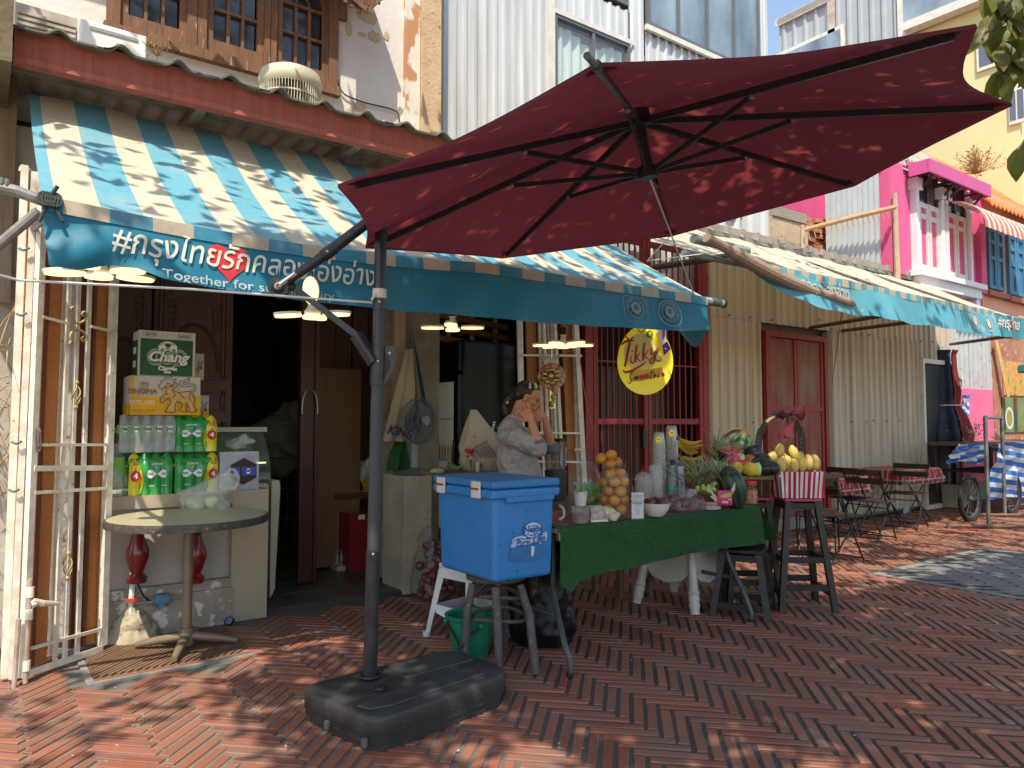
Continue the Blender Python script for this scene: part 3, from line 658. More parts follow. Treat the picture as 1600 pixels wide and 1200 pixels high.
b=MB();b.tube([W(1254,352,5.45),W(1254,388,5.45)],.03,8);tag(b.build('wooden_peg',mat('pale_bamboo',(.5,.4,.3))),'short upright wooden stake holding the left end of the bamboo rail','pole')
# ================================================================ BEIGE METAL FRONTAGE, RED DOOR
bw=thing('beige_metal_wall','long beige corrugated metal shop front under the right awning','wall',(9,5.6,0))
m_bei=mat('beige_sheet',(.62,.52,.37),.45,(.47,.38,.26),1.6,.45,.08,10,stretch=(4,4,.25),speck=(.25,.16,.09),sp_s=9,sp_t=.75)
m_bei2=mat('dusty_beige_sheet',(.58,.52,.43),.5,(.40,.34,.27),2.2,.45,.05,10,stretch=(4,4,.25),speck=(.2,.14,.09),sp_s=9,sp_t=.72)
gx0,gx1=W(912,600,YW).x,W(1105,600,YW).x;dx0,dx1=W(1195,600,YW).x,W(1291,600,YW).x;ex=W(1441,700,YW).x
corr_sheets('corrugated_sheet',bw,gx1+.03,dx0-.02,.05,2.6,YW+.03,.155,.03,m_bei,.8)
corr_sheets('corrugated_sheet',bw,gx1+.03,ex,2.605,3.7,YW+.04,.155,.03,m_bei,.8)
corr_sheets('corrugated_sheet',bw,ex+.01,ex+1.2,2.36,3.7,YW+.04,.155,.03,m_bei2,.8)
corr_sheets('corrugated_sheet',bw,dx1+.12,ex,.06,2.6,YW+.03,.155,.03,m_bei2,.8)
b=MB();b.bb((dx1+.02,YW-.02,0),(dx1+.11,YW+.06,2.58));b.build('door_post',mat('greyish_post',(.3,.25,.19),.8,(.2,.16,.12),6,.8),bw)
b=MB();b.bb((ex+.0,YW-.05,0),(ex+.06,YW+.05,2.35));b.bb((ex+.06,YW-.05,2.28),(ex+1.15,YW+.05,2.35));b.bb((ex+.061,YW-.05,0),(ex+.5,YW-.0,.07));b.bb((ex+1.15,YW-.05,0),(ex+1.2,YW+.05,2.35));b.build('white_trim',M_white,bw)
b=MB();b.bb((gx1+.03,YW+.12,0),(20,YW+.2,3.5));b.build('wall_core',mat('dim_backing',(.2,.17,.13),.9),bw)
me=MB().ell((0,0,0),.012,8,5).build('rivet',mat('dark_rivet',(.08,.05,.03),.5),data_only=True)
for px_,py_ in ((1347,522),(1358,523),(1400,527),(1439,533),(1457,534),(1330,659),(1354,659),(1365,657),(1386,658),(1406,657),(1218,512),(1280,500),(1177,660),(1205,500),(1218,516),(1172,496),(1106,491),(1106,435),(1140,492),(1254,512),(1300,514)):
 q=W(px_,py_,YW-.004);inst(me,'rivet',bw,q)
rdo=thing('rusty_red_door','pair of weathered dark red metal doors in the beige wall','door',(8.6,5.5,0))
m_rd=mat('weathered_red',(.24,.03,.02),.6,(.24,.17,.11),2.2,.45,.15,25,stretch=(2.5,2.5,.6),speck=(.4,.3,.22),sp_s=30,sp_t=.72)
f=MB();dt=2.50
f.bb((dx0,YW-.03,.02),(dx0+.07,YW+.06,dt));f.bb((dx1-.07,YW-.03,.02),(dx1,YW+.06,dt));f.bb((dx0+.071,YW-.03,dt-.07),(dx1-.071,YW+.06,dt));f.build('frame',mat('dark_red_frame',(.26,.03,.022),.5),rdo)
for k in range(2):
 x0=dx0+.075+k*(dx1-dx0-.15)/2;x1=x0+(dx1-dx0-.15)/2-.01;l=MB().bb((x0,YW+.005,.16),(x1,YW+.03,dt-.075)).build('leaf',m_rd,rdo)
 q=MB();q.bb((x0,YW-.012,.16),(x0+.05,YW+.004,dt-.08));q.bb((x1-.05,YW-.012,.16),(x1,YW+.004,dt-.08));q.bb((x0+.05,YW-.01,1.5),(x1-.05,YW+.004,1.55));q.bb((x0+.05,YW-.01,.5),(x1-.05,YW+.004,.55));q.build('rail',mat('dark_red_frame',(.2,.03,.02)),l)
tag(MB().bb((dx0-.05,YW-.02,-.02),(dx1+.1,YW+.1,.15)).build('threshold',M_conc),'rough grey concrete threshold under the weathered red doors','threshold')
# ================================================================ RED BARRED GATE
rg=thing('red_gate','tall dark red barred gate behind the yellow oval sign','gate',(5.9,5.55,0))
m_red=mat('dark_red_paint',(.27,.015,.015),.45,(.2,.012,.012),5,.6)
gt=3.35;gm_=W(1010,650,YW).x
f=MB()
for a,c in ((gx0,gx0+.1),(gx0+.11,gx0+.17),(gm_-.06,gm_-.005),(gm_+.005,gm_+.06),(gx1-.17,gx1-.11),(gx1-.1,gx1)):f.bb((a,YW-.03,.02),(c,YW+.03,gt))
for z in (.06,1.36,gt-.06):f.bb((gx0+.171,YW-.02,z-.03),(gm_-.061,YW+.02,z+.03));f.bb((gm_+.061,YW-.02,z-.03),(gx1-.171,YW+.02,z+.03))
f.build('frame',m_red,rg)
f=MB()
for z in (.75,1.98,2.6):f.bb((gx0+.171,YW-.006,z-.008),(gm_-.061,YW+.006,z+.008));f.bb((gm_+.061,YW-.006,z-.008),(gx1-.171,YW+.006,z+.008))
f.split('flat_rail',m_red,rg)
me=MB().box((0,0,0),(.014,.014,gt-.1)).build('bar',m_red,data_only=True)
for a,c in ((gx0+.17,gm_-.06),(gm_+.06,gx1-.17)):
 n=8
 for i in range(1,n):inst(me,'bar',rg,(a+(c-a)*i/n,YW+.012,gt/2))
MB().bb((gm_-.1,YW-.05,1.08),(gm_-.05,YW+.0,1.28)).build('lock',M_black,rg)
corr=thing('roller_shutter','brown ribbed folding shutter closed behind the red gate bars','shutter',(5.6,5.9,0))
m_rs=mat('brown_shutter',(.13,.105,.08),.6,(.1,.08,.06),4,.7)
corr_sheets('slat',corr,gx0,gm_+.55,.02,1.95,5.8,.1,.02,m_rs,.4)
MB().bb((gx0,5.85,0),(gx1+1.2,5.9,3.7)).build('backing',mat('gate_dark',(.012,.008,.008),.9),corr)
# ================================================================ RIGHT AWNING
def stripe_mat(name,c1,c2,x0,pitch,dirt,rough=.75,tl=.25,seed=0.,third=None):
 m=bpy.data.materials.new(name);m.use_nodes=True;N=m.node_tree.nodes;L=m.node_tree.links;b=N['Principled BSDF']
 tc=N.new('ShaderNodeNewGeometry');sp=N.new('ShaderNodeSeparateXYZ');L.new(tc.outputs['Position'],sp.inputs[0])
 def M_(op,a,v):n=N.new('ShaderNodeMath');n.operation=op;(L.new(a,n.inputs[0]));n.inputs[1].default_value=v;return n.outputs[0]
 f=M_('FRACT',M_('DIVIDE',M_('SUBTRACT',sp.outputs[0],x0),pitch*2),0);st=M_('GREATER_THAN',f,.5)
 mx=N.new('ShaderNodeMix');mx.data_type='RGBA';mx.inputs[6].default_value=c1+(1,);mx.inputs[7].default_value=c2+(1,);L.new(st,mx.inputs[0])
 n=N.new('ShaderNodeTexNoise');n.inputs['Scale'].default_value=2.3;n.inputs['Detail'].default_value=9;n.inputs['Roughness'].default_value=.62;L.new(tc.outputs['Position'],n.inputs[0])
 r=N.new('ShaderNodeMapRange');r.inputs[1].default_value=.5;r.inputs[2].default_value=.72;r.inputs[4].default_value=.55;L.new(n.outputs[0],r.inputs[0])
 m2=N.new('ShaderNodeMix');m2.data_type='RGBA';m2.inputs[7].default_value=dirt+(1,);L.new(mx.outputs[2],m2.inputs[6]);L.new(r.outputs[0],m2.inputs[0])
 n4=N.new('ShaderNodeTexNoise');n4.inputs['Scale'].default_value=45;n4.inputs['Detail'].default_value=4;L.new(tc.outputs['Position'],n4.inputs[0])
 r4=N.new('ShaderNodeMapRange');r4.inputs[1].default_value=.3;r4.inputs[2].default_value=.8;r4.inputs[3].default_value=.92;r4.inputs[4].default_value=1.08;L.new(n4.outputs[0],r4.inputs[0])
 h=N.new('ShaderNodeHueSaturation');L.new(r4.outputs[0],h.inputs['Value']);L.new(m2.outputs[2],h.inputs['Color'])
 L.new(h.outputs[0],b.inputs['Base Color']);b.inputs['Roughness'].default_value=rough
 t=N.new('ShaderNodeBsdfTranslucent');L.new(h.outputs[0],t.inputs[0]);ms=N.new('ShaderNodeMixShader');ms.inputs[0].default_value=tl
 bp=N.new('ShaderNodeBump');bp.inputs['Strength'].default_value=.3;bp.inputs['Distance'].default_value=.01;L.new(n.outputs[0],bp.inputs['Height']);L.new(bp.outputs[0],b.inputs['Normal'])
 L.new(b.outputs[0],ms.inputs[1]);L.new(t.outputs[0],ms.inputs[2]);L.new(ms.outputs[0],N['Material Output'].inputs[0]);return m
a2=thing('faded_awning','faded cream striped awning with pale blue valance over the beige wall','awning',(7.5,4.6,2.6))
BX0,BX1=W(1165,398,3.75).x,W(1551,492,3.75).x
Y2=3.75
def a2top(x,v):# v 0 wall .. 1 front
 y=5.5+(Y2-5.5)*v;z=3.55+(W(1300,440,Y2).z-3.55)*v
 return V(x,y,z-.06*math.sin(PI*v)+.012*math.sin(x*7+v*3))
zf=a2top(7,1).z
m_a2=stripe_mat('faded_cream_stripes',(.74,.66,.50),(.56,.52,.43),5.0,.085,(.5,.42,.3))
MB().grid(lambda u,v:a2top(BX0-.55*(1-v)+(BX1-BX0+.55*(1-v))*u,v),120,16).build('canopy',m_a2,a2,smooth='all')
m_val2=mat('faded_blue_canvas',(.16,.50,.62),.6,(.09,.36,.48),2.5,.8,.3,14,tl=.2,speck=(.45,.5,.46),sp_s=5,sp_t=.68)
def v2f(u,v):
 x=BX0+.1+(BX1-BX0-.1)*u;lift=max(0,1-u/.16)
 dz=.30*v*(1-lift**1.2*.75);return V(x,Y2-.02+.03*math.sin(x*5)*v-.05*v*(1-lift),zf-.0-dz+.008*math.sin(x*11))
MB().grid(v2f,100,8).build('valance',m_val2,a2,smooth='all')
MB().grid(lambda u,v:V(BX0+(BX1-BX0)*u,Y2-.028,zf+.02-.07*v),90,1).build('hem',stripe_mat('faded_hem',(.62,.55,.42),(.15,.45,.56),5,.11,(.4,.34,.26)),a2)
def vwarp(f,x0,x1,hgt):
 def w_(x,y,l):u=(x-x0)/(x1-x0);q=f(u,-y/hgt);return q+V(0,-.004-l,0)
 return w_
pr=Pr((0,0,0),(1,0,0),(0,0,1));pr.warp=vwarp(v2f,BX0+.1,BX1,.30);pr.lift=.002
xc=W(1517,500,Y2).x;xd=W(1535,500,Y2).x
for x in (xc,xd):pr.ring(x,-.15,.075,.012,.1);pr.disc(x,-.15,.045,.06);
pr.text('คลองโอ่งอ่าง',BX0+1.1,-.12,.16,.004,.1)
pr.build('print',mat('greyish_print',(.5,.46,.38),.7),a2)
b=MB();b.tube([V(BX0-.75,Y2+.02,zf-.015),V(BX1,Y2+.02,zf-.01)],.024,10);b.build('front_bar',M_galv,a2)
b=MB();pa,pb=W(1083,373,3.72),W(1168,392,3.72);b.tube([pa,pa.lerp(pb,.6),pb],.036,12);b.build('taped_bar_end',mat('aged_tape',(.33,.42,.40),.6,(.2,.22,.2),30,.7,.6,60),a2)
b=MB();rp=smooth_path([W(1104,372,3.62),W(1160,400,3.64),W(1210,426,3.66),W(1270,452,3.7),W(1318,468,3.72)],5);b=MB();b.tube([W(1200,380,3.6)+V(-.55,0,.03)]+rp[6:] if False else smooth_path([W(1104,371,3.62),W(1140,391,3.64),W(1185,417,3.66),W(1250,448,3.7),W(1318,470,3.72),W(1350,484,3.74)],5),[.038]*6+[.055]*10+[.04]*6+[.02]*4,12);b.build('rolled_canvas',mat('brown_stained_canvas',(.3,.2,.15),.8,(.38,.27,.2),6,.8,.5,30),a2)
b=MB()
for pa,pb in (((1266,512),(1385,492)),((1316,517),(1432,502)),((1485,538),(1580,525)),((995,422),(1140,400))):
 b.tube([W(*pa,YW-.05),W(*pb,Y2+.1)],.024 if pa[0] > 1000 else .03,8)
for x in (6.2,8.2,10.2):b.tube([V(x,5.48,3.5),V(x,Y2+.03,zf-.02)],.018,6)
b.split('arm',mat('dark_steel_arm',(.13,.12,.11),.5,(.07,.05,.04),10,.7),a2)
b=MB();b.tube([W(1317,476,3.8),W(1300,598,YW-.05)],.004,4);b.build('wire',M_black,a2)
c=MB();c.bb((BX0-.5,5.5,3.55),(12.2,5.548,3.60));c.build('wall_rail',M_galv,a2)
corr_sheets('ridge_flashing',a2,BX0-.4,12.2,3.6,3.68,5.5,.3,.04,M_conc,2)
# next awning along
a3=thing('far_awning','teal awning with white hashtag lettering at the right edge of the frame','awning',(11.5,4.6,2.6))
AX0,AX1=BX1-.03,BX1+2.4
MB().grid(lambda u,v:a2top(AX0+(AX1-AX0)*u,v)+V(0,0,-.02),60,12).build('canopy',m_a2,a3,smooth='all')
v3f=lambda u,v:V(AX0+(AX1-AX0)*u,Y2-.03+.02*math.sin(u*30)*v,zf-.0-.27*v+.006*math.sin(u*40))
MB().grid(v3f,80,5).build('valance',mat('teal_canvas',(.05,.30,.36),.6,(.04,.22,.28),3,.7,.2,14),a3,smooth='all')
pr=Pr((0,0,0),(1,0,0),(0,0,1));pr.warp=vwarp(v3f,AX0,AX1,.27)
pr.m(0).text('#กรุงไทย',AX0+.42,-.1,.17,.004,.12);pr.m(1).disc(AX0+.5,-.12,.05,.06);pr.build('print',[mat('off_white_print',(.7,.66,.58),.7),mat('heart_red',(.55,.03,.04),.6)],a3)
# ================================================================ FAR RIGHT, STREET LEVEL
dm=W(1440,700,YW).x
bk=tag(MB().bb((ex+.065,YW-.01,.02),(ex+1.1,YW+.02,2.27)).build('black_board',mat('black_board',(.015,.017,.02),.6,(.03,.03,.033),3,.5)),'tall black panel in the white framed doorway at the end of the beige wall','door')
ws=thing('patched_sheet_wall','sunlit grey corrugated sheets patched together above the pink board','wall',(13.8,5.6,2))
corr_sheets('corrugated_sheet',ws,W(1487,560,5.6).x,W(1552,560,5.6).x,1.75,3.3,5.62,.16,.03,mat('old_zinc',(.55,.55,.55),.55,(.4,.4,.4),5,.9,metal=.15,speck=(.25,.2,.17),sp_s=12),.7,box=False)
pk=tag(MB().bb((W(1502,650,5.45).x,5.45,.35),(W(1553,650,5.45).x,5.5,W(1510,606,5.45).z)).build('pink_board',mat('pink_board',(.80,.17,.34),.6,(.7,.13,.28),3,.7,.2,14),bevel=.02),'plain bright pink board standing behind the market cart','board')
rwl=tag(MB().bb((W(1552,650,5.6).x,5.58,0),(22,5.7,3.6)).build('terracotta_wall',mat('peeling_terracotta',(.36,.12,.07),.9,(.45,.25,.17),4,.7,.8,14,speck=(.55,.42,.34),sp_s=8,sp_t=.66)),'peeling terracotta wall covered in posters at the right edge','wall')
po=thing('food_poster','green food poster with a plate of noodles on the terracotta wall','poster',W(1584,648,5.56))
x0,x1=W(1567,650,5.56).x,W(1602,650,5.56).x;z0,z1=W(1580,675,5.56).z,W(1580,621,5.56).z
MB().bb((x0,5.555,z0),(x1,5.57,z1)).build('sheet',mat('poster_green',(.05,.16,.05),.4,(.25,.25,.05),5,.9),po)
pr=Pr((x0,5.555,z0),(1,0,0),(0,0,1),x1-x0,z1-z0);pr.m(0).rect(.02,.02,.1,.98).rect(.47,.02,.62,.98);pr.m(1).disc(.26,.4,.18,.32);pr.m(2).disc(.26,.4,.13,.24);pr.m(3).text('Knorr',.62,.78,.13,.003,.2,rot=-PI/2);pr.build('print',[mat('poster_dark',(.02,.05,.03),.5),M_white,mat('noodle_print',(.5,.35,.08),.5,(.15,.2,.03),40,.9),mat('heart_red',(.5,.03,.04))],po)
p2=thing('packet_poster','bright poster of red and yellow snack packets above the green food poster','poster',W(1588,600,5.55))
x0,x1=W(1568,600,5.56).x,W(1604,600,5.56).x;z0,z1=W(1588,618,5.56).z,W(1588,566,5.56).z
MB().bb((x0,5.555,z0),(x1,5.57,z1)).build('sheet',mat('packet_print',(.6,.08,.05),.4,(.7,.5,.05),9,.9,speck=(.1,.25,.05),sp_s=8,sp_t=.6),p2)
p3=thing('banner_strip','narrow orange and yellow banner strip leaning against the terracotta wall','banner',W(1562,560,5.5))
b=MB();a,c=W(1556,530,5.5),W(1576,620,5.45);b.beam(a,c,.13,.01,(0,1,0));b.build('sheet',mat('banner_orange',(.6,.22,.06),.5,(.65,.5,.12),8,.9),p3)
tu=thing('teal_parasol_edge','corner of a teal parasol poking in at the right edge of the frame','umbrella',W(1615,580,4.4))
c=W(1672,560,4.3);b=MB();b.add([c+V(0,0,.25)]+[c+V(.75*math.cos(t),.75*math.sin(t),-.1) for t in [PI*i/4 for i in range(8)]]+[c+V(.75*math.cos(t),.75*math.sin(t),-.2) for t in [PI*i/4 for i in range(8)]],[(0,1+i,1+(i+1) % 8) for i in range(8)]+[(1+i,9+i,9+(i+1) % 8,1+(i+1) % 8) for i in range(8)])
b.build('canopy',mat('teal_fabric',(.1,.42,.42),.6,(.06,.3,.3),3,.6,tl=.3),tu);MB().tube([(c.x,c.y,0),c+V(0,0,.2)],.02,8).build('pole',M_steel,tu)
# folded parasol in a concrete pot
pb=G(1480,790);fp=thing('folded_parasol','folded red, navy and grey market parasol tied with string beside the black panel','umbrella',(pb.x,pb.y,0))
def zat(py):return W(1480,py,pb.y).z
prof=[(zat(692),.34),(zat(680),.36),(zat(655),.3),(zat(634),.2),(zat(612),.22),(zat(580),.18),(zat(556),.17),(zat(549),.2)]
cl=[('navy_fabric',(.02,.03,.06)),('parasol_red',(.17,.016,.016)),('grey_green_fabric',(.2,.27,.25)),('navy_fabric',(.02,.03,.06)),('parasol_red',()),('navy_fabric',())]
for k in range(6):
 b=MB();t0=PI*1.0+k*PI/3
 b.grid(lambda u,v:(lambda z,r,t:V(pb.x+r*(1+.16*math.sin(u*PI*3+k)*(1.3-v))*math.cos(t),pb.y+r*(1+.16*math.sin(u*PI*3+k))*math.sin(t),z))(prof[min(7,int(v*7))][0]+(prof[min(7,int(v*7)+1)][0]-prof[min(7,int(v*7))][0])*(v*7-int(v*7)),prof[min(7,int(v*7))][1]+(prof[min(7,int(v*7)+1)][1]-prof[min(7,int(v*7))][1])*(v*7-int(v*7)),t0+u*PI/3),8,28)
 b.build('fabric_fold',mat(*cl[k],.8,None),fp,smooth='all')
pr=Pr(V(pb.x,pb.y-.36,zat(670)),(.8,-.6,0),(0,0,1));pr.text('me',-.2,0,.13,.002);pr.text('ss',.02,-.03,.1,.002);pr.build('lettering',M_white,fp)
b=MB();b.tube([(pb.x+.26*math.cos(t),pb.y+.26*math.sin(t),zat(634)) for t in [2*PI*i/16 for i in range(16)]],.012,5,closed=True);b.tube([(pb.x-.1,pb.y-.25,zat(590)),(pb.x,pb.y-.28,zat(596)),(pb.x+.1,pb.y-.25,zat(590))],.012,5);b.tube([(pb.x-.02,pb.y-.26,zat(596)),(pb.x-.08,pb.y-.26,zat(604))],.01,5);b.tube([(pb.x+.02,pb.y-.26,zat(596)),(pb.x+.05,pb.y-.26,zat(606))],.01,5);b.build('string',mat('twine',(.5,.42,.28),.8),fp)
b=MB();b.tube([(pb.x,pb.y,.2),(pb.x,pb.y,zat(549)+.08)],.03,8);b.tube([(pb.x-.02,pb.y,.3),(pb.x,pb.y,zat(720))],.062,12);b.tube([(pb.x+.22,pb.y+.1,.3),(pb.x+.18,pb.y+.05,zat(700))],.028,8);b.build('pole',mat('grey_plastic_pipe',(.35,.38,.36),.5),fp)
pt=thing('concrete_umbrella_base','round white bucket of concrete holding the folded parasol','base',(pb.x,pb.y,0.))
MB().lathe([(.26,0),(.27,.03),(.30,.3),(.315,.36),(.29,.37),(.27,.33),(0.02,.33)],(pb.x,pb.y,0),24,caps=False,wob=.01).build('bucket',mat('dirty_white_plastic',(.52,.47,.38),.6,(.35,.3,.22),5,.8,.3,30),pt,smooth=True)
# steel stand
for k,(px_,py_,top) in enumerate(((1545,825,652),(1612,805,655))):
 q=G(px_,py_);zt=W(px_,top,q.y).z
 if k == 0:
  st=thing('steel_rack','tall galvanised pipe rack on flat feet at the right edge','rack',(q.x,q.y,0));b=MB()
  q2=V(q.x+1.45,q.y+.35,0);b.tube([q,V(q.x,q.y,zt)],.026,10);b.tube([V(q.x,q.y,zt),V(q2.x,q2.y,zt)],.024,10);b.tube([q2,V(q2.x,q2.y,zt)],.026,10);b.build('pipe_frame',M_steel,st)
  for p_ in (q,q2):b=MB();b.tube([V(p_.x-.42,p_.y+.3,.03),V(p_.x+.3,p_.y-.32,.03)],.022,8);b.tube([V(p_.x-.42,p_.y+.3,0),V(p_.x-.42,p_.y+.3,.06)],.028,8);b.tube([V(p_.x+.3,p_.y-.32,0),V(p_.x+.3,p_.y-.32,.06)],.028,8);b.split('foot',mat('rusty_foot',(.2,.12,.08),.8,(.12,.08,.06),20,.7),st)
# cart with striped tarpaulin
ct=G(1520,775);ca=thing('market_cart','wheeled black street cart half covered by a blue and white striped tarpaulin','cart',(ct.x,4.9,0))
cy=5.0;xa,xb2=W(1500,700,cy).x,W(1625,700,cy).x;zc=W(1550,692,cy).z
b=MB();b.bb((xa,cy-.4,zc-.03),(xb2,cy+.45,zc+.02));b.build('top_board',mat('cart_board',(.14,.09,.06),.7),ca)
b=MB()
for x in (xa+.05,xa+.75,xb2-.1):
 for y in (cy-.38,cy+.4):b.bb((x-.03,y-.03,.3),(x+.03,y+.03,zc-.035))
for z in (.38,.62,1.0-.05):b.bb((xa+.081,cy-.4,z-.02),(xb2-.14,cy-.37,z+.02))
b.bb((xa+.1,cy-.3,.6),(xb2-.2,cy+.3,.63));b.build('frame',mat('cart_black',(.025,.02,.018),.5),ca)
for x in (W(1515,760,cy-.45).x,W(1580,760,cy-.45).x):
 t=MB();t.tube([(x+.3*math.cos(a),cy-.45,.3+.3*math.sin(a)) for a in [2*PI*i/28 for i in range(28)]],.032,8,closed=True);w_=t.build('tyre',mat('tyre_rubber',(.02,.02,.02),.8),ca,smooth='all')
 t=MB();t.tube([(x+.255*math.cos(a),cy-.45,.3+.255*math.sin(a)) for a in [2*PI*i/28 for i in range(28)]],.012,6,closed=True);t.ell((x,cy-.45,.3),.04)
 for i in range(12):a=2*PI*i/12;t.tube([(x,cy-.45,.3),(x+.25*math.cos(a),cy-.45,.3+.25*math.sin(a))],.004,4)
 t.build('spokes',mat('dull_spokes',(.08,.08,.08),.5),w_)
def tarp(nm,lab,x0,x1,z0,z1,y,dirx,seed):
 m=bpy.data.materials.get('striped_tarpaulin') or None
 if m is None:
  m=mat('striped_tarpaulin',(.04,.16,.5),.45,None,1,.5,.5,9,tl=.15);N=m.node_tree.nodes;L=m.node_tree.links
  tc=N.new('ShaderNodeAttribute');tc.attribute_name='stripe';f=N.new('ShaderNodeMath');f.operation='FRACT';g_=N.new('ShaderNodeMath');g_.operation='GREATER_THAN';g_.inputs[1].default_value=.5;mx=N.new('ShaderNodeMix');mx.data_type='RGBA';mx.inputs[6].default_value=(.045,.17,.55,1);mx.inputs[7].default_value=(.62,.68,.76,1)
  L.new(tc.outputs['Fac'],f.inputs[0]);L.new(f.outputs[0],g_.inputs[0]);L.new(g_.outputs[0],mx.inputs[0]);L.new(mx.outputs[2],N['Principled BSDF'].inputs['Base Color'])
  for n_ in N:
   if n_.type == 'BSDF_TRANSLUCENT':L.new(mx.outputs[2],n_.inputs[0])
 b=MB();nu,nv=40,36
 b.grid(lambda u,v:V(x0+(x1-x0)*u+.06*noise.noise(V(u*3,v*3,seed)),y-.12*v+.07*noise.noise(V(u*4,v*5,seed+2))+.03*math.sin(u*22+v*5),z0+(z1-z0)*v+.03*math.sin(u*5)*(1-v)),nu,nv)
 o=b.build(nm,m,smooth='all');a=o.data.attributes.new('stripe','FLOAT','POINT');a.data.foreach_set('value',[(v_.co.z*7.2+v_.co.x*dirx) for v_ in o.data.vertices]);tag(o,lab,'tarpaulin');return o
tarp('tarpaulin','blue and white striped tarpaulin hanging over the right end of the cart',W(1547,720,cy-.5).x,W(1625,720,cy-.5).x,.22,zc+.03,cy-.46,.8,1)
tarp('tarpaulin','crumpled blue striped tarpaulin bunched under the left end of the cart top',W(1488,720,cy-.42).x,W(1540,720,cy-.42).x,.78,zc+.03,cy-.35,-.9,5)
tarp('tarpaulin','long blue striped tarpaulin strip hanging behind the pink board',W(1494,620,5.52).x-.02,W(1503,620,5.52).x,1.0,1.8,5.53,3,9)
dry_plant('leafy_weed','small yellow flowering weed in front of the pink board',W(1514,690,5.2),.45,26,8)
# ================================================================ CHAIRS AND TABLES ALONG THE WALL
m_slat=mat('dark_brown_slat',(.05,.03,.022),.5,(.03,.02,.015),8,.6)
me_cache={}
def chair_proto(label):
 t=thing('folding_chair',label,'chair',(0,0,0),0,'black folding bistro chairs along the beige wall')
 w2=.2
 for s in (-1,1):
  b=MB();b.tube([(s*w2,.22,0),(s*w2,-.02,.42),(s*w2,-.2,.80)],.009,6);b.build('leg',M_black,t,world=False)
  b=MB();b.tube([(s*(w2-.03),-.24,0),(s*(w2-.03),.17,.44)],.009,6);b.build('leg',M_black,t,world=False)
 b=MB();b.tube([(-w2,.2,.03),(w2,.2,.03)],.007,6);b.tube([(-w2+.03,-.2,.045),(w2-.03,-.2,.045)],.007,6);b.tube([(-w2+.03,.1,.36),(w2-.03,.1,.36)],.007,6);b.split('stretcher',M_black,t,world=False)
 for i in range(6):MB().box((0,-.15+.066*i,.445),(.42,.052,.014)).build('seat_slat',m_slat,t,world=False)
 for z,y in ((.78,-.185),(.68,-.14)):MB().box((0,y,z),(.44,.014,.065)).build('back_slat',m_slat,t,world=False)
 return t
ch=chair_proto('black folding chair nearest the red doors, its back to the street');KIDS[ch.name]=[c for c in bpy.data.objects if c.parent == ch]
q=G(1342,880);ch.location=(q.x-.05,q.y+.25,0);ch.rotation_euler=(0,0,R(-95))
for (px_,py_,rz,lab) in ((1295,868,R(-60),'black folding chair tucked under the small cloth by the red doors'),(1376,845,R(-85),'black folding chair with its seat facing the right hand checked table'),(1350,838,R(-100),'black folding chair closest to the beige wall behind the middle one'),(1432,826,R(95),'black folding chair at the right end next to the black panel')):
 q=G(px_,py_);copy_tree(ch,(q.x,q.y+.12,0),rz,lab)
m_chk=None
def check_mat():
 m=bpy.data.materials.new('checked_cloth');m.use_nodes=True;N=m.node_tree.nodes;L=m.node_tree.links;b=N['Principled BSDF']
 a=N.new('ShaderNodeAttribute');a.attribute_name='cu';a2_=N.new('ShaderNodeAttribute');a2_.attribute_name='cv'
 def band(src,off):
  f=N.new('ShaderNodeMath');f.operation='FRACT';L.new(src,f.inputs[0]);r=N.new('ShaderNodeValToRGB');r.color_ramp.interpolation='CONSTANT';L.new(f.outputs[0],r.inputs[0]);e=r.color_ramp.elements
  e[0].color=(.42,.03,.035,1);e[1].position=.42;e[1].color=(.6,.52,.42,1);k=e.new(.52);k.color=(.05,.04,.035,1);k=e.new(.75);k.color=(.6,.52,.42,1);k=e.new(.83);k.color=(.42,.03,.035,1);return r.outputs[0]
 mx=N.new('ShaderNodeMix');mx.data_type='RGBA';mx.inputs[0].default_value=.5;L.new(band(a.outputs['Fac'],0),mx.inputs[6]);L.new(band(a2_.outputs['Fac'],.3),mx.inputs[7]);L.new(mx.outputs[2],b.inputs['Base Color']);b.inputs['Roughness'].default_value=.9;return m
def draped(name,label,cx,cy_,z,lx,ly,drop,ma,cat='tablecloth',fold=.03,sc_=6.,rz=0.):
 n=44;b=MB();M=Matrix.Rotation(rz,3,'Z');uv=[]
 def f(u,v):
  x=(u-.5)*(lx+2*drop);y=(v-.5)*(ly+2*drop);ox=max(0,abs(x)-lx/2);oy=max(0,abs(y)-ly/2);d=max(ox,oy)
  px_=max(-lx/2,min(lx/2,x));py_=max(-ly/2,min(ly/2,y));s=fold*math.sin((x+y*1.3)*24)*min(1,d/drop*1.2)
  gx=(1 if x > 0 else -1)*(.012+abs(s)+.12*d) if ox > 0 else 0;gy=(1 if y > 0 else -1)*(.012+abs(s)+.12*d) if oy > 0 else 0
  uv.append((x*sc_,y*sc_));return M@V(px_+gx,py_+gy,-d*(1 if (ox == 0 or oy == 0) else .93))+V(cx,cy_,z+.004)
 b.grid(f,n,n);o=b.build(name,ma,smooth='all');a=o.data.attributes.new('cu','FLOAT','POINT');a.data.foreach_set('value',[q[0] for q in uv]);a=o.data.attributes.new('cv','FLOAT','POINT');a.data.foreach_set('value',[q[1] for q in uv]);return tag(o,label,cat)
m_chk=check_mat()
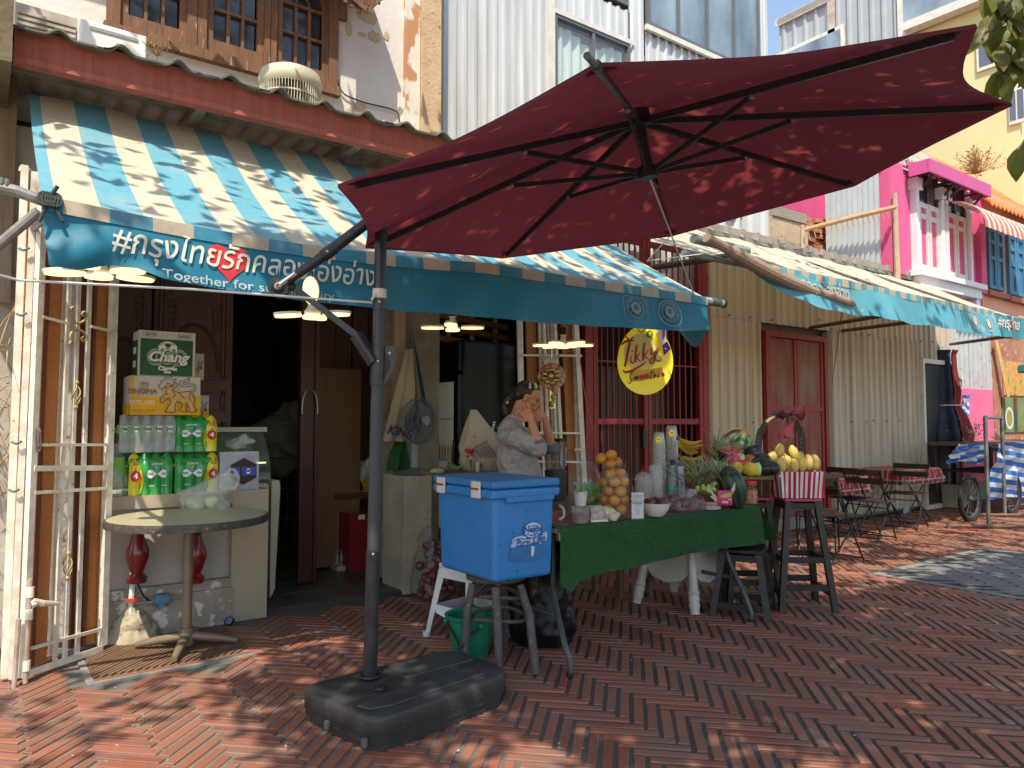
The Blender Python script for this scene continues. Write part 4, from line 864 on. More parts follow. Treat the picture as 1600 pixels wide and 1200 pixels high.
def ftable(label,cx,cy_,lx=.6,ly=.6):
 t=thing('folding_table',label,'table',(cx,cy_,0));MB().box((cx,cy_,.71),(lx,ly,.02)).build('tabletop',m_slat,t)
 for s in (-1,1):
  b=MB();b.tube([(cx-lx*.42,cy_+s*ly*.42,0),(cx+lx*.42,cy_+s*ly*.42,.7)],.009,6);b.build('leg',M_black,t)
  b=MB();b.tube([(cx+lx*.42,cy_+s*ly*.38,0),(cx-lx*.42,cy_+s*ly*.38,.7)],.009,6);b.build('leg',M_black,t)
 return t
q=G(1300,727,.72);tx=W(1296,730,5.0)
ftable('small folding table in front of the red doors',tx.x,5.0,.55,.5);draped('tablecloth','red and white checked cloth on the small table by the red doors',tx.x,5.0,.72,.6,.55,.22,m_chk,sc_=5)
tx=W(1405,722,5.15);ftable('longer folding table against the beige wall',tx.x,5.15,.95,.55);draped('tablecloth','red, black and white checked cloth on the longer table by the beige wall',tx.x,5.15,.72,1.0,.6,.2,m_chk,sc_=5,fold=.035)
b=MB();b.grid(lambda u,v:V(11.0+.25*u,5.42,.02+.1*v*math.sin(u*PI)+.02*noise.noise(V(u*5,v*5,0))),10,6);tag(b.build('plastic_scrap',M_bag),'crumpled clear plastic scrap on the ground at the foot of the beige wall','litter')
# ================================================================ SHOP INTERIOR SHELL
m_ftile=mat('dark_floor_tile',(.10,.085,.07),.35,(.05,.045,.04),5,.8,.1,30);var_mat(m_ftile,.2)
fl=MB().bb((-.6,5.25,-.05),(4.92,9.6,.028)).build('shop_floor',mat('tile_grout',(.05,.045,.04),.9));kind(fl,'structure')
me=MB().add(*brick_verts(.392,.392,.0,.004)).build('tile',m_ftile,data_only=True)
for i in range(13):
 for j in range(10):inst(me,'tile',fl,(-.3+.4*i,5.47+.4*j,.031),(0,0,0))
sh=thing('shop_room','dark shop room behind the counter under the awning','room',(2,8,0))
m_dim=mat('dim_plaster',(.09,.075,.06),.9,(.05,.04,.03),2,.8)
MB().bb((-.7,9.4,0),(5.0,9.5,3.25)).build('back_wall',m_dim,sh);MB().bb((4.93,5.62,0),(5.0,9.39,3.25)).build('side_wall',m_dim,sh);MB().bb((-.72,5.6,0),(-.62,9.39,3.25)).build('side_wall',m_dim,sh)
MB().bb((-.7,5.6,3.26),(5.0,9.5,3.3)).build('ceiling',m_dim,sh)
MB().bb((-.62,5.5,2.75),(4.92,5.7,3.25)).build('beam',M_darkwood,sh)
lw=tag(MB().bb((-6,5.3,0),(.5,5.45,3.15)).build('neighbour_wall',mat('whitewashed_wall',(.6,.56,.5),.9,(.35,.3,.25),3,.8,.5,25)),'weathered whitewashed wall at the far left behind the dry palm fronds','wall')
# carved folding doors
cd_=thing('carved_door','dark carved wooden folding door standing open behind the drink cartons','door',(1.3,6.2,0))
yd=6.15;xa,xm,xb_=W(150,600,yd).x,W(236,600,yd).x,W(362,600,yd).x
for a,c in ((xa,xm-.01),(xm+.01,xb_)):
 MB().bb((a,yd,.03),(c,yd+.05,2.75)).build('leaf',M_darkwood,cd_)
 w_=c-a
 for z0,z1 in ((.2,.75),(.85,1.35),(1.45,1.6),(1.7,2.5)):
  b=MB();
  for t,in_ in ((.02,.08),(.045,.13)):
   for p,q in (((a+in_*w_,z0),(a+in_*w_,z1)),((c-in_*w_,z0),(c-in_*w_,z1)),((a+in_*w_,z0+(in_-.08)*.5),(c-in_*w_,z0+(in_-.08)*.5)),((a+in_*w_,z1-(in_-.08)*.5),(c-in_*w_,z1-(in_-.08)*.5))):b.beam((p[0],yd-.008,p[1]),(q[0],yd-.008,q[1]),.02,.02,(0,1,0))
  b.build('moulding',M_darkwood,cd_)
 b=MB();cx=(a+c)/2
 b.tube([(cx+.32*w_*math.cos(t),yd-.008,1.75+.32*w_*2*math.sin(t)) for t in [PI*i/16 for i in range(17)]],.014,6)
 for s in (-1,1):
  for k in range(5):b.tube([(cx+s*.28*w_+s*.03*math.cos(t)*(1-k*.1),yd-.006,2.28-.05*k+.03*math.sin(t)) for t in [5.2*i/10 for i in range(11)]],.007,5)
 b.build('carving',M_darkwood,cd_)
dp=thing('door_leaf','dark red wooden door leaf with a curled handle beside the open doorway','door',(2.0,5.9,0))
xa,xb_=W(469,600,5.9).x,W(497,600,5.9).x
b=MB();b.bb((xa,5.88,.05),(xa+.05,5.95,2.72));b.bb((xa+.052,5.9,.05),(xb_-.032,5.94,2.72));b.bb((xb_-.03,5.88,.05),(xb_,5.95,2.72));b.build('leaf',mat('dark_red_wood',(.07,.018,.012),.4,(.04,.012,.008),6,.8),dp)
b=MB();zc_=W(483,640,5.88).z
for s in (-1,1):b.tube([(W(483,640,5.88).x+s*(.015+.05*math.sin(t)),5.86,zc_+.16*math.cos(t)) for t in [.3+1.5*i/8 for i in range(9)]],.007,6)
b.build('handle',M_steel,dp)
dpanel=thing('panelled_partition','dark reddish panelled wooden partition behind the leaning board','partition',(2.6,6.6,0))
xa,xb_=W(497,600,6.7).x,W(625,600,6.7).x
for i in range(5):MB().bb((xa+(xb_-xa)*i/5,6.7+.01*(i % 2),.05),(xa+(xb_-xa)*(i+1)/5-.012,6.76,2.8)).build('panel',M_darkwood,dpanel)
xa,xb_=W(495,700,6.4).x,W(563,700,6.4).x;z1=W(530,576,6.4).z
tag(MB().bb((xa,6.4,.05),(xb_,6.43,z1)).build('plywood_board',mat('brown_plywood',(.2,.105,.05),.6,(.15,.075,.035),3,.8,0,40,stretch=(5,5,.6))),'plain brown plywood board leaning upright against the partition','board')
# wall return and post right of the umbrella mast
wr=thing('post_and_wall','stained plaster wall strip with a pale wooden post left of the drinks fridge','wall',(2.8,5.7,0))
x0,x1=W(598,600,5.72).x,W(640,600,5.72).x
MB().bb((x0,5.72,.05),(x1+.3,5.8,2.75)).build('wall',mat('flaking_wall',(.3,.25,.18),.9,(.15,.11,.08),6,.9,.6,25),wr)
MB().bb((W(615,520,5.68).x,5.66,.9),(W(632,520,5.68).x,5.715,2.75)).build('post',mat('pale_timber',(.4,.29,.18),.7,(.3,.2,.12),4,.7,.1,20,stretch=(5,5,.4)),wr)
# slatted ceiling grille over the fridge
sg=thing('slatted_screen','slanted orange brown wooden slats above the black fridge','screen',(3.6,6.6,2.3))
for i in range(6):
 z=1.95+i*.12;b=MB();b.beam((3.2,6.55,z+.08),(4.7,6.55,z-.04),.03,.06,(0,0,1));b.build('slat',M_orange,sg)
for i in range(5):MB().bb((3.35+.3*i,6.6,1.8),(3.4+.3*i,6.62,2.7)).build('upright',M_wpaint,sg)

# ================================================================ STRIPED AWNING
Y1=3.60;ZB1=2.27;AXL,AXR=.19,4.40
def a1(x,v):
 z=3.30+(ZB1+.02-3.30)*v;return V(x,5.12+(Y1-5.12)*v,z-.05*math.sin(PI*v)-.008*math.sin(x*9+v*4)-.02*v*math.sin((x-.2)/4.2*PI))
def zbar(x):return ZB1-.045*math.sin(min(1,max(0,(x-.2)/2.2))*PI)*1
aw1=thing('striped_awning','large faded blue and cream striped awning with bright blue lettered valance','awning',(2.3,5.1,2.3))
m_a1=stripe_mat('blue_cream_stripes',(.70,.62,.47),(.15,.43,.55),.243,.1715,(.42,.5,.48),seed=1)
MB().grid(lambda u,v:(lambda x:V(x,a1(x,v).y,a1(x,v).z-(ZB1-zbar(x))*v))(AXL+.0*v+(AXR-AXL-.12*(1-v)*0)*u),140,24).build('canopy',m_a1,aw1,smooth='all')
m_val=mat('blue_canvas',(.025,.25,.39),.5,(.018,.16,.25),2.2,.8,.35,9,tl=.18,speck=(.12,.14,.14),sp_s=3.5,sp_t=.7)
VB=[(.19,1.99),(.3,1.99),(.42,2.03),(.52,2.03),(.65,1.985),(1.08,1.955),(1.76,1.955),(2.62,1.96),(3.41,1.985),(4.04,2.0),(4.40,2.04)]
def lerp_tab(T,x):
 if x <= T[0][0]:return T[0][1]
 for (a,b),(c,d) in zip(T,T[1:]):
  if x <= c:return b+(d-b)*(x-a)/(c-a)
 return T[-1][1]
def v1(u,v):
 x=AXL+(AXR-AXL)*u;zt=zbar(x)-.01;zb=lerp_tab(VB,x);c=math.exp(-((x-.2)/.35)**2)
 fold=.035*math.sin((x-.2)*9+v*5)*c+.02*math.sin(x*4.2+1)*v+.012*math.sin(x*13+v*3)*v
 return V(x+.03*c*v,Y1-.026+fold*v**.7-.03*v,zt+(zb-zt)*v)
MB().grid(v1,160,14).build('valance',m_val,aw1,smooth='all')
m_hem=stripe_mat('hem_stripes',(.60,.50,.38),(.06,.30,.44),.267,.1715,(.3,.3,.27))
MB().grid(lambda u,v:(lambda x:V(x,Y1-.034-.004*v,zbar(x)+.018-.062*v))(AXL+(AXR-AXL)*u),140,2).build('hem',m_hem,aw1,smooth='all')
# turned corner at the right end
b=MB();b.grid(lambda u,v:V(4.40+.14*math.sin(u*PI/2)*(1-.2*v)+.13*v*u,Y1-.03+.55*u-.1*v*u,zbar(4.4)+.02-.23*v-.12*v*math.sin(u*PI)),14,8);b.build('valance_end',m_val,aw1,smooth='all')
b=MB();b.tube([V(-.6,Y1+.04,2.34),V(.1,Y1+.01,2.30),V(.25,Y1+.01,zbar(.3)),V(1.2,Y1+.01,zbar(1.2)),V(2.4,Y1+.01,zbar(2.4)),V(4.42,Y1+.01,zbar(4.4))],.024,10);b.build('front_bar',M_galv,aw1)
b=MB();b.tube([V(4.38,Y1+.01,2.27),V(4.62,Y1-.0,2.265)],.03,12);o=b.build('bar_end',mat('aged_tape',(.33,.42,.40),.6),aw1)
b=MB();b.tube([V(4.48,Y1-.0,2.267),V(4.57,Y1-.0,2.266)],.033,12);b.build('tape',mat('grey_tape',(.09,.11,.11),.6),aw1)
b=MB();b.tube([V(4.615,Y1,2.265),V(4.64,Y1,2.264)],.034,12);b.build('end_cap',M_black,aw1)
b=MB();b.tube([W(60,330,Y1-.02),W(-40,415,Y1+.1)],.021,10);b.build('stay',M_galv,aw1);b=MB();b.tube([V(.25,Y1+.02,2.26),V(.2,5.1,2.45)],.02,8);b.build('arm',M_galv,aw1);b=MB();b.tube([V(4.35,Y1+.02,2.25),V(4.35,5.1,2.45)],.02,8);b.build('arm',M_galv,aw1)
b=MB();q=W(76,312,Y1-.04)
for i in range(5):b.tube([q+V(.012*math.cos(t)*1.5-.02+.012*i,-.01+.03*math.sin(t)*.3,.03*math.sin(t)) for t in [2*PI*k/8 for k in range(8)]],.006,5,closed=True)
b.tube([q,q+V(-.03,-.02,-.10)],.008,5);b.tube([q+V(.01,0,0),q+V(.05,-.02,-.09)],.008,5);b.tube([q,q+V(.03,-.01,.06)],.009,5);b.build('rope_knot',mat('dark_cord',(.04,.05,.045),.8),aw1)
b=MB()
for k in range(6):b.tube([(-.02+.018*k+.0*t,Y1+.02+.026*math.cos(t),2.325-.002*k+.026*math.sin(t)) for t in [2*PI*i/10 for i in range(10)]],.008,5,closed=True)
b.build('rope_winding',mat('grey_green_rope',(.12,.15,.14),.9),aw1)
# lettering
pr=Pr((0,0,0),(1,0,0),(0,0,1));pr.lift=.0025
def w1(x,y,l):
 u=(x-AXL)/(AXR-AXL);zt=zbar(x)-.01;zb=lerp_tab(VB,x);return v1(u,max(0,min(1,-y/(zt-zb))))+V(0,-.003-l*.6,0)
pr.warp=w1
hx,hy=.937,-.10
def heart(cx,cy,s,n=26):return [(cx+s*(16*math.sin(t)**3)/16*.98,cy+s*(13*math.cos(t)-5*math.cos(2*t)-2*math.cos(3*t)-math.cos(4*t))/16) for t in [2*PI*i/n for i in range(n)]]
pr.m(1).pol(heart(hx,hy-.015,.10))
tt='#กรุงไทยรักคลองโอ่งอ่าง';tx0,tx1=W(165,390,Y1).x,W(580,440,Y1).x
pr.k=8;vs,fs=text_pts(tt,.15,.0012,.25,1.0);mx_=max(v.x for v in vs);mn_=min(v.x for v in vs)
pr.mb.m=0;pr.mb.add([pr.P((tx0+tx1)/2+v.x*(tx1-tx0)/(mx_-mn_),-.105+v.y*1.0+.004*math.sin(v.x*40)) for v in vs],fs)
pr.layer();vs,fs=text_pts('Together for sustainability',.1,.0005,0,1.0);mx_=max(v.x for v in vs);mn_=min(v.x for v in vs);ta,tb=W(246,425,Y1).x,W(517,455,Y1).x
pr.mb.m=2;pr.mb.add([pr.P((ta+tb)/2+v.x*(tb-ta)/(mx_-mn_),-.225+v.y*.62) for v in vs],fs)
for k,x in enumerate((W(984,492,Y1).x,W(1035,495,Y1).x)):
 pr.m(3)
 if k == 0:pr.stroke([(x-.11,-.07),(x-.11,-.21),(x-.09,-.23),(x+.09,-.23),(x+.11,-.21),(x+.11,-.07),(x+.09,-.05),(x-.09,-.05),(x-.11,-.07)],.004)
 else:pr.ring(x,-.14,.115,.006,.095)
 pr.ring(x,-.13,.075,.005,.07);pr.disc(x,-.13,.045,.04);pr.m(4).disc(x,-.125,.025,.022).m(3)
 for j in range(9):a=2*PI*j/9;pr.stroke([(x+.05*math.cos(a),-.13+.045*math.sin(a)),(x+.068*math.cos(a+.3),-.13+.06*math.sin(a+.3))],.004)
pr.m(3).stroke([(W(1008,475,Y1).x,-.06),(W(1010,500,Y1).x,-.2)],.003)
pr.build('lettering',[mat('cream_paint_letters',(.72,.66,.52),.7,(.55,.58,.5),9,.5),mat('heart_red2',(.62,.025,.04),.6,(.45,.04,.06),3,.5),mat('grey_white_letters',(.42,.47,.48),.7),mat('tan_print',(.30,.25,.2),.7),m_val],aw1)
# string across and cord from the umbrella
b=MB();b.tube([W(-20,425,Y1-.25),W(30,438,Y1-.2),W(300,452,Y1-.15),W(595,474,3.30)],.0055,5);tag(b.build('white_string',mat('white_cord',(.7,.68,.64),.8)),'thin white string stretched under the valance from the left post to the mast','string')

# ================================================================ LED LAMPS
m_led=mat('warm_led',(.9,.8,.6),.4,emit=(1,.78,.36),es=.95);m_lbody=mat('lamp_plastic',(.72,.66,.55),.5)
def lamp(label,p,n,r,tilt,ph,blade_w=.055,up=0):
 t=thing('petal_lamp',label,'lamp',tuple(p),0,'petal lamps hanging under the striped awning');p=Vector(p)
 MB().lathe([(.035,-.0),(.04,.015),(.022,.04),(.018,.075),(.03,.08)],p,16).build('lamp_base',m_lbody,t,smooth=True)
 MB().lathe([(.0,-.022),(.045,-.02),(.05,-.008),(.04,.0)],p,18,caps=False).build('centre_diffuser',m_led,t,smooth=True)
 for k in range(n):
  a=ph+2*PI*k/n;d=V(math.cos(a),math.sin(a),0);ti=tilt[k % len(tilt)];M=Matrix((d,V(-d.y,d.x,0),V(0,0,1))).transposed() @ Matrix.Rotation(-ti,3,'Y')
  o_=[V(r*.28+(r*.72)*(.5+.5*math.cos(2*PI*i/20)),blade_w*math.sin(2*PI*i/20),0) for i in range(20)]
  MB().poly([M@(q+V(0,0,.006))+p for q in o_],M@V(0,0,.012)).build('blade_housing',m_lbody,t)
  MB().poly([M@(V(q.x*.97,q.y*.93,-.004))+p for q in o_],M@V(0,0,.009)).build('blade_diffuser',m_led,t)
 b=MB();b.tube([p+V(0,0,.08),p+V(0,0,.14)],.022,10);b.tube([p+V(0,0,.14),p+V(.005,.02,.22 if p.y < 3.6 else .40)],.004,5);b.build('socket',M_black,t);return t
lamp('glowing petal lamp furthest left, half hidden by the valance edge',W(160,428,4.1),5,.26,[0,.05,-.05,.1,0],.3,.07)
lamp('glowing petal lamp with one blade folded up, behind the umbrella crank',W(488,492,3.47),4,.19,[0,0,-.05,1.25],R(-36)-.0,.04)
lamp('glowing flat petal lamp hanging in front of the black fridge',W(707,513,4.3),4,.22,[0,.04,0,.02],R(-36),.045)
lamp('glowing six petal lamp hanging above the woman',W(880,540,4.3),6,.24,[0,.03,0,-.02,0,.02],R(-30),.055)

# ================================================================ OVAL SIGN
sp_=W(1008,562,4.4);su=V(.78,-.62,0).normalized();sn=su.cross(V(0,0,1))
sg=thing('oval_sign','bright yellow egg shaped smoothie shop sign hanging under the awning end','sign',tuple(sp_))
HW,HH=.235,.30
egg=[(math.cos(t)*HW*(1-.07*math.sin(t)),math.sin(t)*HH) for t in [2*PI*i/48 for i in range(48)]]
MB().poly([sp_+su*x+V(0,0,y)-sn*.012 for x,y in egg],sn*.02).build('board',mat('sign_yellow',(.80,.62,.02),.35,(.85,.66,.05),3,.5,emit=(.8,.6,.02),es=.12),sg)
pr=Pr(sp_+sn*.008,su,(0,0,1),HW,HH,.0012)
pr.m(0).pol([(-.1+.62*math.cos(2*PI*i/30)-.05,.2+.55*math.sin(2*PI*i/30)) for i in range(30)])
pr.m(5).pol([(-.5,-.3),(-.52,-.62),(-.2,-.62),(.52,-.48),(.62,-.3),(.6,-.22),(-.1,-.3)])
pr.m(1)
S=lambda pts,w_,tp=True:pr.stroke(sp2(pts),w_*HW,tp)
S([(-.86,.42),(-.7,.52),(-.4,.55)],.085);S([(-.72,.68),(-.62,.6),(-.56,.54)],.06);S([(-.42,.66),(-.5,.58),(-.54,.54)],.05)
S([(-.55,.5),(-.66,.1),(-.74,-.2)],.085,False)
S([(-.5,.12),(-.53,-.02),(-.46,-.1),(-.38,-.04)],.06);pr.disc(-.47,.24,.03)
S([(-.3,.42),(-.36,.1),(-.36,-.08)],.07,False);S([(-.18,.2),(-.3,.08),(-.26,.0),(-.14,-.06)],.055)
S([(-.02,.48),(-.08,.15),(-.08,-.03)],.07,False);S([(.12,.28),(-.02,.12),(.02,.06),(.16,0)],.055)
S([(.22,.36),(.2,.22),(.26,.14),(.36,.22),(.42,.34)],.055);S([(.42,.36),(.36,.1),(.26,-.1),(.16,-.08),(.22,.02),(.4,.16),(.52,.34)],.055)
S([(-.82,-.3),(-.7,-.36),(-.4,-.28),(.02,-.08)],.09)
pr.m(2)
S([(-.5,-.42),(-.46,-.34),(-.52,-.36),(-.56,-.5),(-.52,-.62),(-.6,-.68),(-.64,-.6)],.04)
S([(-.44,-.58),(-.4,-.48),(-.38,-.58),(-.33,-.47),(-.31,-.57),(-.26,-.46),(-.24,-.56)],.035)
S([(.22,-.3),(.18,-.52),(.24,-.54)],.035);S([(.14,-.38),(.28,-.36)],.025);S([(.3,-.28),(.3,-.52),(.35,-.42),(.38,-.52)],.035);S([(.45,-.4),(.45,-.5),(.5,-.48)],.035);pr.disc(.46,-.34,.018)
pr.m(3).disc(-.12,-.5,.085,.075).disc(.05,-.47,.08,.075).pol([(.58,-.4),(.62,-.3),(.58,-.44),(.72,-.46),(.6,-.5)]).disc(.62,-.42,.06,.05)
pr.m(4).disc(.16,.72,.12,.105);pr.m(6).disc(.16,.73,.085,.07);pr.m(0).disc(.16,.73,.035,.03)
pr.m(7).ring(-.15,.86,.11,.01);pr.m(8).disc(.46,.02,.11,.095);pr.m(0).disc(.46,.04,.09,.075)
pr.m(9).pol([(.38,.88),(.75,.95),(.74,.55),(.68,.42),(.58,.4)]);pr.m(10).pol([(.58,.95),(.72,.96),(.72,.7),(.62,.5)]);pr.m(11).pol([(.6,.4),(.78,.52),(.9,.3),(.66,.1)]);pr.m(9).disc(.72,.3,.035)
pr.build('lettering',[mat('pale_yellow_print',(.82,.66,.22),.5),mat('brick_red_print',(.42,.02,.01),.5),mat('black_print',(.02,.015,.01),.5),mat('red_fruit_print',(.6,.03,.01),.5),mat('kiwi_print',(.08,.2,.02),.5),mat('amber_print',(.75,.42,.03),.5),mat('lime_print',(.35,.5,.05),.5),mat('brown_line',(.3,.12,.03),.5),mat('brown_fruit',(.12,.05,.02),.5),mat('white_print',(.75,.75,.8),.5),mat('magenta_print',(.6,.05,.3),.5),mat('purple_print',(.12,.02,.35),.5)],sg)
b=MB();b.tube([sp_+V(0,0,HH-.01),sp_+V(0,0,HH+.2)],.003,4);b.build('wire',M_black,sg)

# ================================================================ CANTILEVER UMBRELLA
um=thing('cantilever_umbrella','large maroon cantilever umbrella on a black mast','umbrella',(1.525,3.23,.15))
CT=V(2.40,2.32,2.75);NN=V(-.15,.0517,.987).normalized()
TIPS=[V(2.26,.87,2.48),V(3.32,1.16,2.63),V(3.87,2.12,2.66),V(3.59,3.19,2.56),V(2.64,3.74,2.39),V(1.58,3.45,2.25),V(1.03,2.49,2.21),V(1.31,1.42,2.31)]
# nudge each tip along its own ray's foot so that corners sit where measured
def perp(d):return (d-NN*d.dot(NN)).normalized()
m_mar=mat('maroon_canopy',(.22,.038,.044),.62,(.19,.032,.038),1.4,.6,.12,60,tl=.6)
m_mast=mat('mast_black',(.022,.022,.025),.33,(.03,.03,.033),30,.5)
for k in range(8):
 a,c=TIPS[k],TIPS[(k+1) % 8];b=MB()
 def gf(u,v,a=a,c=c,k=k):
  e=a.lerp(c,u);ce=(CT+NN*.03);mid=math.sin(PI*u)
  e=e + (ce-e)*(.07 if k == 0 else .035)*mid
  p=ce.lerp(e,v);p -= NN*(.02*mid*v*v);p += NN*(.015*math.sin(PI*v))
  return p + NN*.006*math.sin(PI*u)*noise.noise(V(u*3,v*4,k*3.))
 b.grid(gf,14,18);b.build('canopy_panel',m_mar,um,smooth='all')
 b=MB();b.grid(lambda u,v:gf(u,1)-NN*(.012*v)+(gf(u,1)-gf(u,.98))*.05*v,14,1);b.build('edge_trim',m_mar,um,smooth='all')
hub=CT-NN*.0;hb=CT-NN*.27
b=MB();b.tube([hub+NN*.02,hub-NN*.05],.05,14);b.tube([hub-NN*.05,hb+NN*.02],.024,12);b.build('hub_post',m_mast,um)
b=MB();b.tube([hb+NN*.03,hb-NN*.02],.045,14);b.build('runner',m_mast,um)
for k,T in enumerate(TIPS):
 dirv=(T-CT);off=NN*-.03
 e=CT+dirv*.955+off*.6
 if k == 7:e=CT+dirv*1.02+off*.4
 b=MB();b.beam(CT+dirv.normalized()*.05+off,e,.016,.026,NN)
 rib=b.build('rib',m_mast,um)
 f=.44;m_=CT+dirv*f+off*1.1
 b=MB();b.beam(hb,m_-NN*.012,.012,.02,NN);b.build('strut',m_mast,um)
 b=MB();b.ell(m_-NN*.012,.013,8,6);b.build('rivet',M_steel,um)
 b=MB();q=T+(CT-T)*.0;w_=perp(dirv).cross(NN)*.05
 b.add([q,q+(CT-q)*.07+w_-NN*.012,q+(CT-q)*.07-w_-NN*.012],[(0,1,2)]);b.build('corner_pocket',m_mar,um)
r0=TIPS[7];dd=(r0-CT).normalized();b=MB();b.tube([r0-dd*.10-NN*.01,r0+dd*.19-NN*.014],.0095,12);b.build('rib_extension',mat('mast_grey',(.07,.07,.075),.35),um);b=MB();b.tube([r0-dd*.02-NN*.01,r0+dd*.012-NN*.01],.016,10);b.build('rib_clamp',m_mast,um)
MT=V(1.555,3.215,2.335);MBs=V(1.525,3.23,.12)
ml=lambda z:MBs.lerp(MT,(z-MBs.z)/(MT.z-MBs.z))
b=MB();b.tube([ml(.12),ml(.74)],.033,20);b.build('mast_lower',m_mast,um,smooth=True)
b=MB();b.tube([ml(.735),ml(1.95)],.029,20);b.build('mast_middle',mat('mast_matt',(.045,.046,.05),.5),um,smooth=True)
b=MB();b.tube([ml(1.95),ml(2.335)],.029,20);b.build('mast_upper',m_mast,um,smooth=True)
for z,r_,h_ in ((.735,.0345,.02),(1.915,.033,.05),(1.62,.035,.19)):b=MB();b.tube([ml(z-h_/2),ml(z+h_/2)],r_,20);b.build('collar',m_mast,um,smooth=True)
b=MB();b.tube([ml(1.945),ml(1.99)],.034,14);b.tube([ml(1.96)+V(-.03,-.02,0),ml(1.93)+V(-.05,-.02,0)],.006,5);b.build('white_rag',mat('rag_white',(.62,.55,.5),.9),um)
toc=(CAM-ml(1.5));toc.z=0;toc.normalize();side=V(toc.y,-toc.x,0)
for z in (2.29,1.925,.735,1.64):b=MB();b.ell(ml(z)+toc*.03,.0075,8,6);b.build('bolt',mat('bright_bolt',(.7,.7,.68),.3,metal=.6),um)
CR=W(436,450,3.43)
arm_d=(MT+V(-.02,0,.02)-CR).normalized();far=CT+NN*.12
b=MB();b.tube([CR+arm_d*.03,W(512,395,3.33)],.024,16);b.build('arm_sleeve',m_mast,um,smooth=True)
b=MB();b.tube([W(505,400,3.335),W(522,388,3.32)],.03,16);b.build('collar',m_mast,um,smooth=True);b=MB();b.ell(W(512,395,3.33)+toc*.03,.007,8,6);b.build('bolt',mat('bright_bolt',(.7,.7,.68)),um)
b=MB();b.tube([W(512,395,3.33),W(592,334,3.23)],.027,16);b.tube([W(592,334,3.23),far],.022,12);b.build('arm',m_mast,um,smooth=True)
b=MB();b.tube([far+V(.02,-.02,.02),CT+NN*.02],.03,10);b.build('hub_link',m_mast,um)
b=MB();b.tube([CR+toc*.03,CR-toc*.03],.047,24);b.ell(CR,(.045,.045,.045),16,12);b.build('crank_housing',m_mast,um,smooth=True)
b=MB();b.tube([CR+toc*.05,CR+toc*.05+arm_d*.09],[.014,.009],10);b.ell(CR+toc*.05,.018,12,8);b.ell(CR+toc*.05+arm_d*.095,.011,10,6);b.build('crank_handle',mat('chrome',(.75,.75,.75),.12,metal=1.),um,smooth=True)
b=MB();b.ell(CR+toc*.068,.007,10,6);b.build('crank_badge',mat('badge_red',(.5,.05,.04),.4),um)
pv=W(458,448,3.41);cl_=ml(1.635)
b=MB();b.tube([CR+V(0,0,0),pv],.02,10);b.ell(pv,.019,10,8);b.build('strut_pivot',m_mast,um)
e1=W(562,528,3.26)
b=MB();b.beam(pv,e1,.02,.03);b.build('support_strut',mat('mast_grey2',(.05,.05,.055),.45),um)
b=MB();b.tube([e1-(e1-pv).normalized()*.02,cl_+V(-.02,.0,0)],.033,14);b.build('strut_sleeve',m_mast,um,smooth=True)
sd_=V(.809,-.588,0)
pl=[ml(z+.055)+sd_*x for z,x in ((1.66,.03),(1.66,.075),(1.60,.085),(1.53,.07),(1.47,.03),(1.5,.03),(1.56,.062),(1.60,.055),(1.63,.03))]
b=MB();b.poly([p+toc*.008 for p in pl],toc*-.016);b.build('locking_plate',m_mast,um);b=MB();b.ell(ml(1.68)+sd_*.055+toc*.012,.008,8,6);b.build('bolt',mat('bright_bolt',(.7,.7,.68)),um)
b=MB();b.tube([hb-NN*.0,W(1085,462,Y1)],.0045,6);tag(b.build('tie_cord',mat('white_cord',(.7,.68,.64))),'pale cord tied from the umbrella hub down to the awning bar end','cord')
b=MB();b.tube([TIPS[3],V(3.9,3.7,2.52),W(1165,388,3.7)],.004,5);tag(b.build('tie_cord',mat('white_cord',(.7,.68,.64))),'short pale cord from the umbrella tip across to the taped bar of the right awning','cord')
# base slab
bs=thing('umbrella_base','weathered black plastic ballast base of the maroon umbrella','base',(1.7,3.1,0))
poly_=[(1.235,3.30),(1.25,3.19),(1.31,2.90),(1.335,2.84),(1.385,2.805),(1.46,2.805),(2.0,2.905),(2.075,2.93),(2.125,2.98),(2.135,3.05),(2.10,3.33),(2.075,3.385),(2.02,3.41),(1.94,3.41),(1.33,3.37),(1.27,3.35)]
cpt=V(1.7,3.12,0);P_=[]
for (xa,ya),(xc_,yc_) in zip(poly_,poly_[1:]+poly_[:1]):
 for f_ in (.12,.5,.88):P_.append(V(xa+(xc_-xa)*f_,ya+(yc_-ya)*f_,0))
def ringp(s,z):return [V(cpt.x+(p.x-cpt.x)*s,cpt.y+(p.y-cpt.y)*s,z+.008*(p.x-1.7)) for p in P_]
b=MB();RG=[ringp(.95,.0),ringp(.96,.035),ringp(.985,.038),ringp(.995,.07),ringp(1.,.073),ringp(1.,.128),ringp(.992,.138),ringp(.972,.146),ringp(.945,.149),ringp(.90,.150),ringp(.88,.154),ringp(.5,.157),ringp(.2,.158)]
n=len(P_);vs=[p for r_ in RG for p in r_];fs=[(i*n+j,i*n+(j+1) % n,(i+1)*n+(j+1) % n,(i+1)*n+j) for i in range(len(RG)-1) for j in range(n)]+[tuple((len(RG)-1)*n+j for j in range(n))]
b.add(vs,fs);b.build('shell',mat('weathered_black_plastic',(.026,.025,.026),.5,(.055,.052,.05),3.5,.9,.35,55,stretch=(1,2.5,1),speck=(.12,.11,.1),sp_s=60,sp_t=.7),bs,smooth=True)
m_sh_=mat('weathered_black_plastic',(.026,.025,.026))
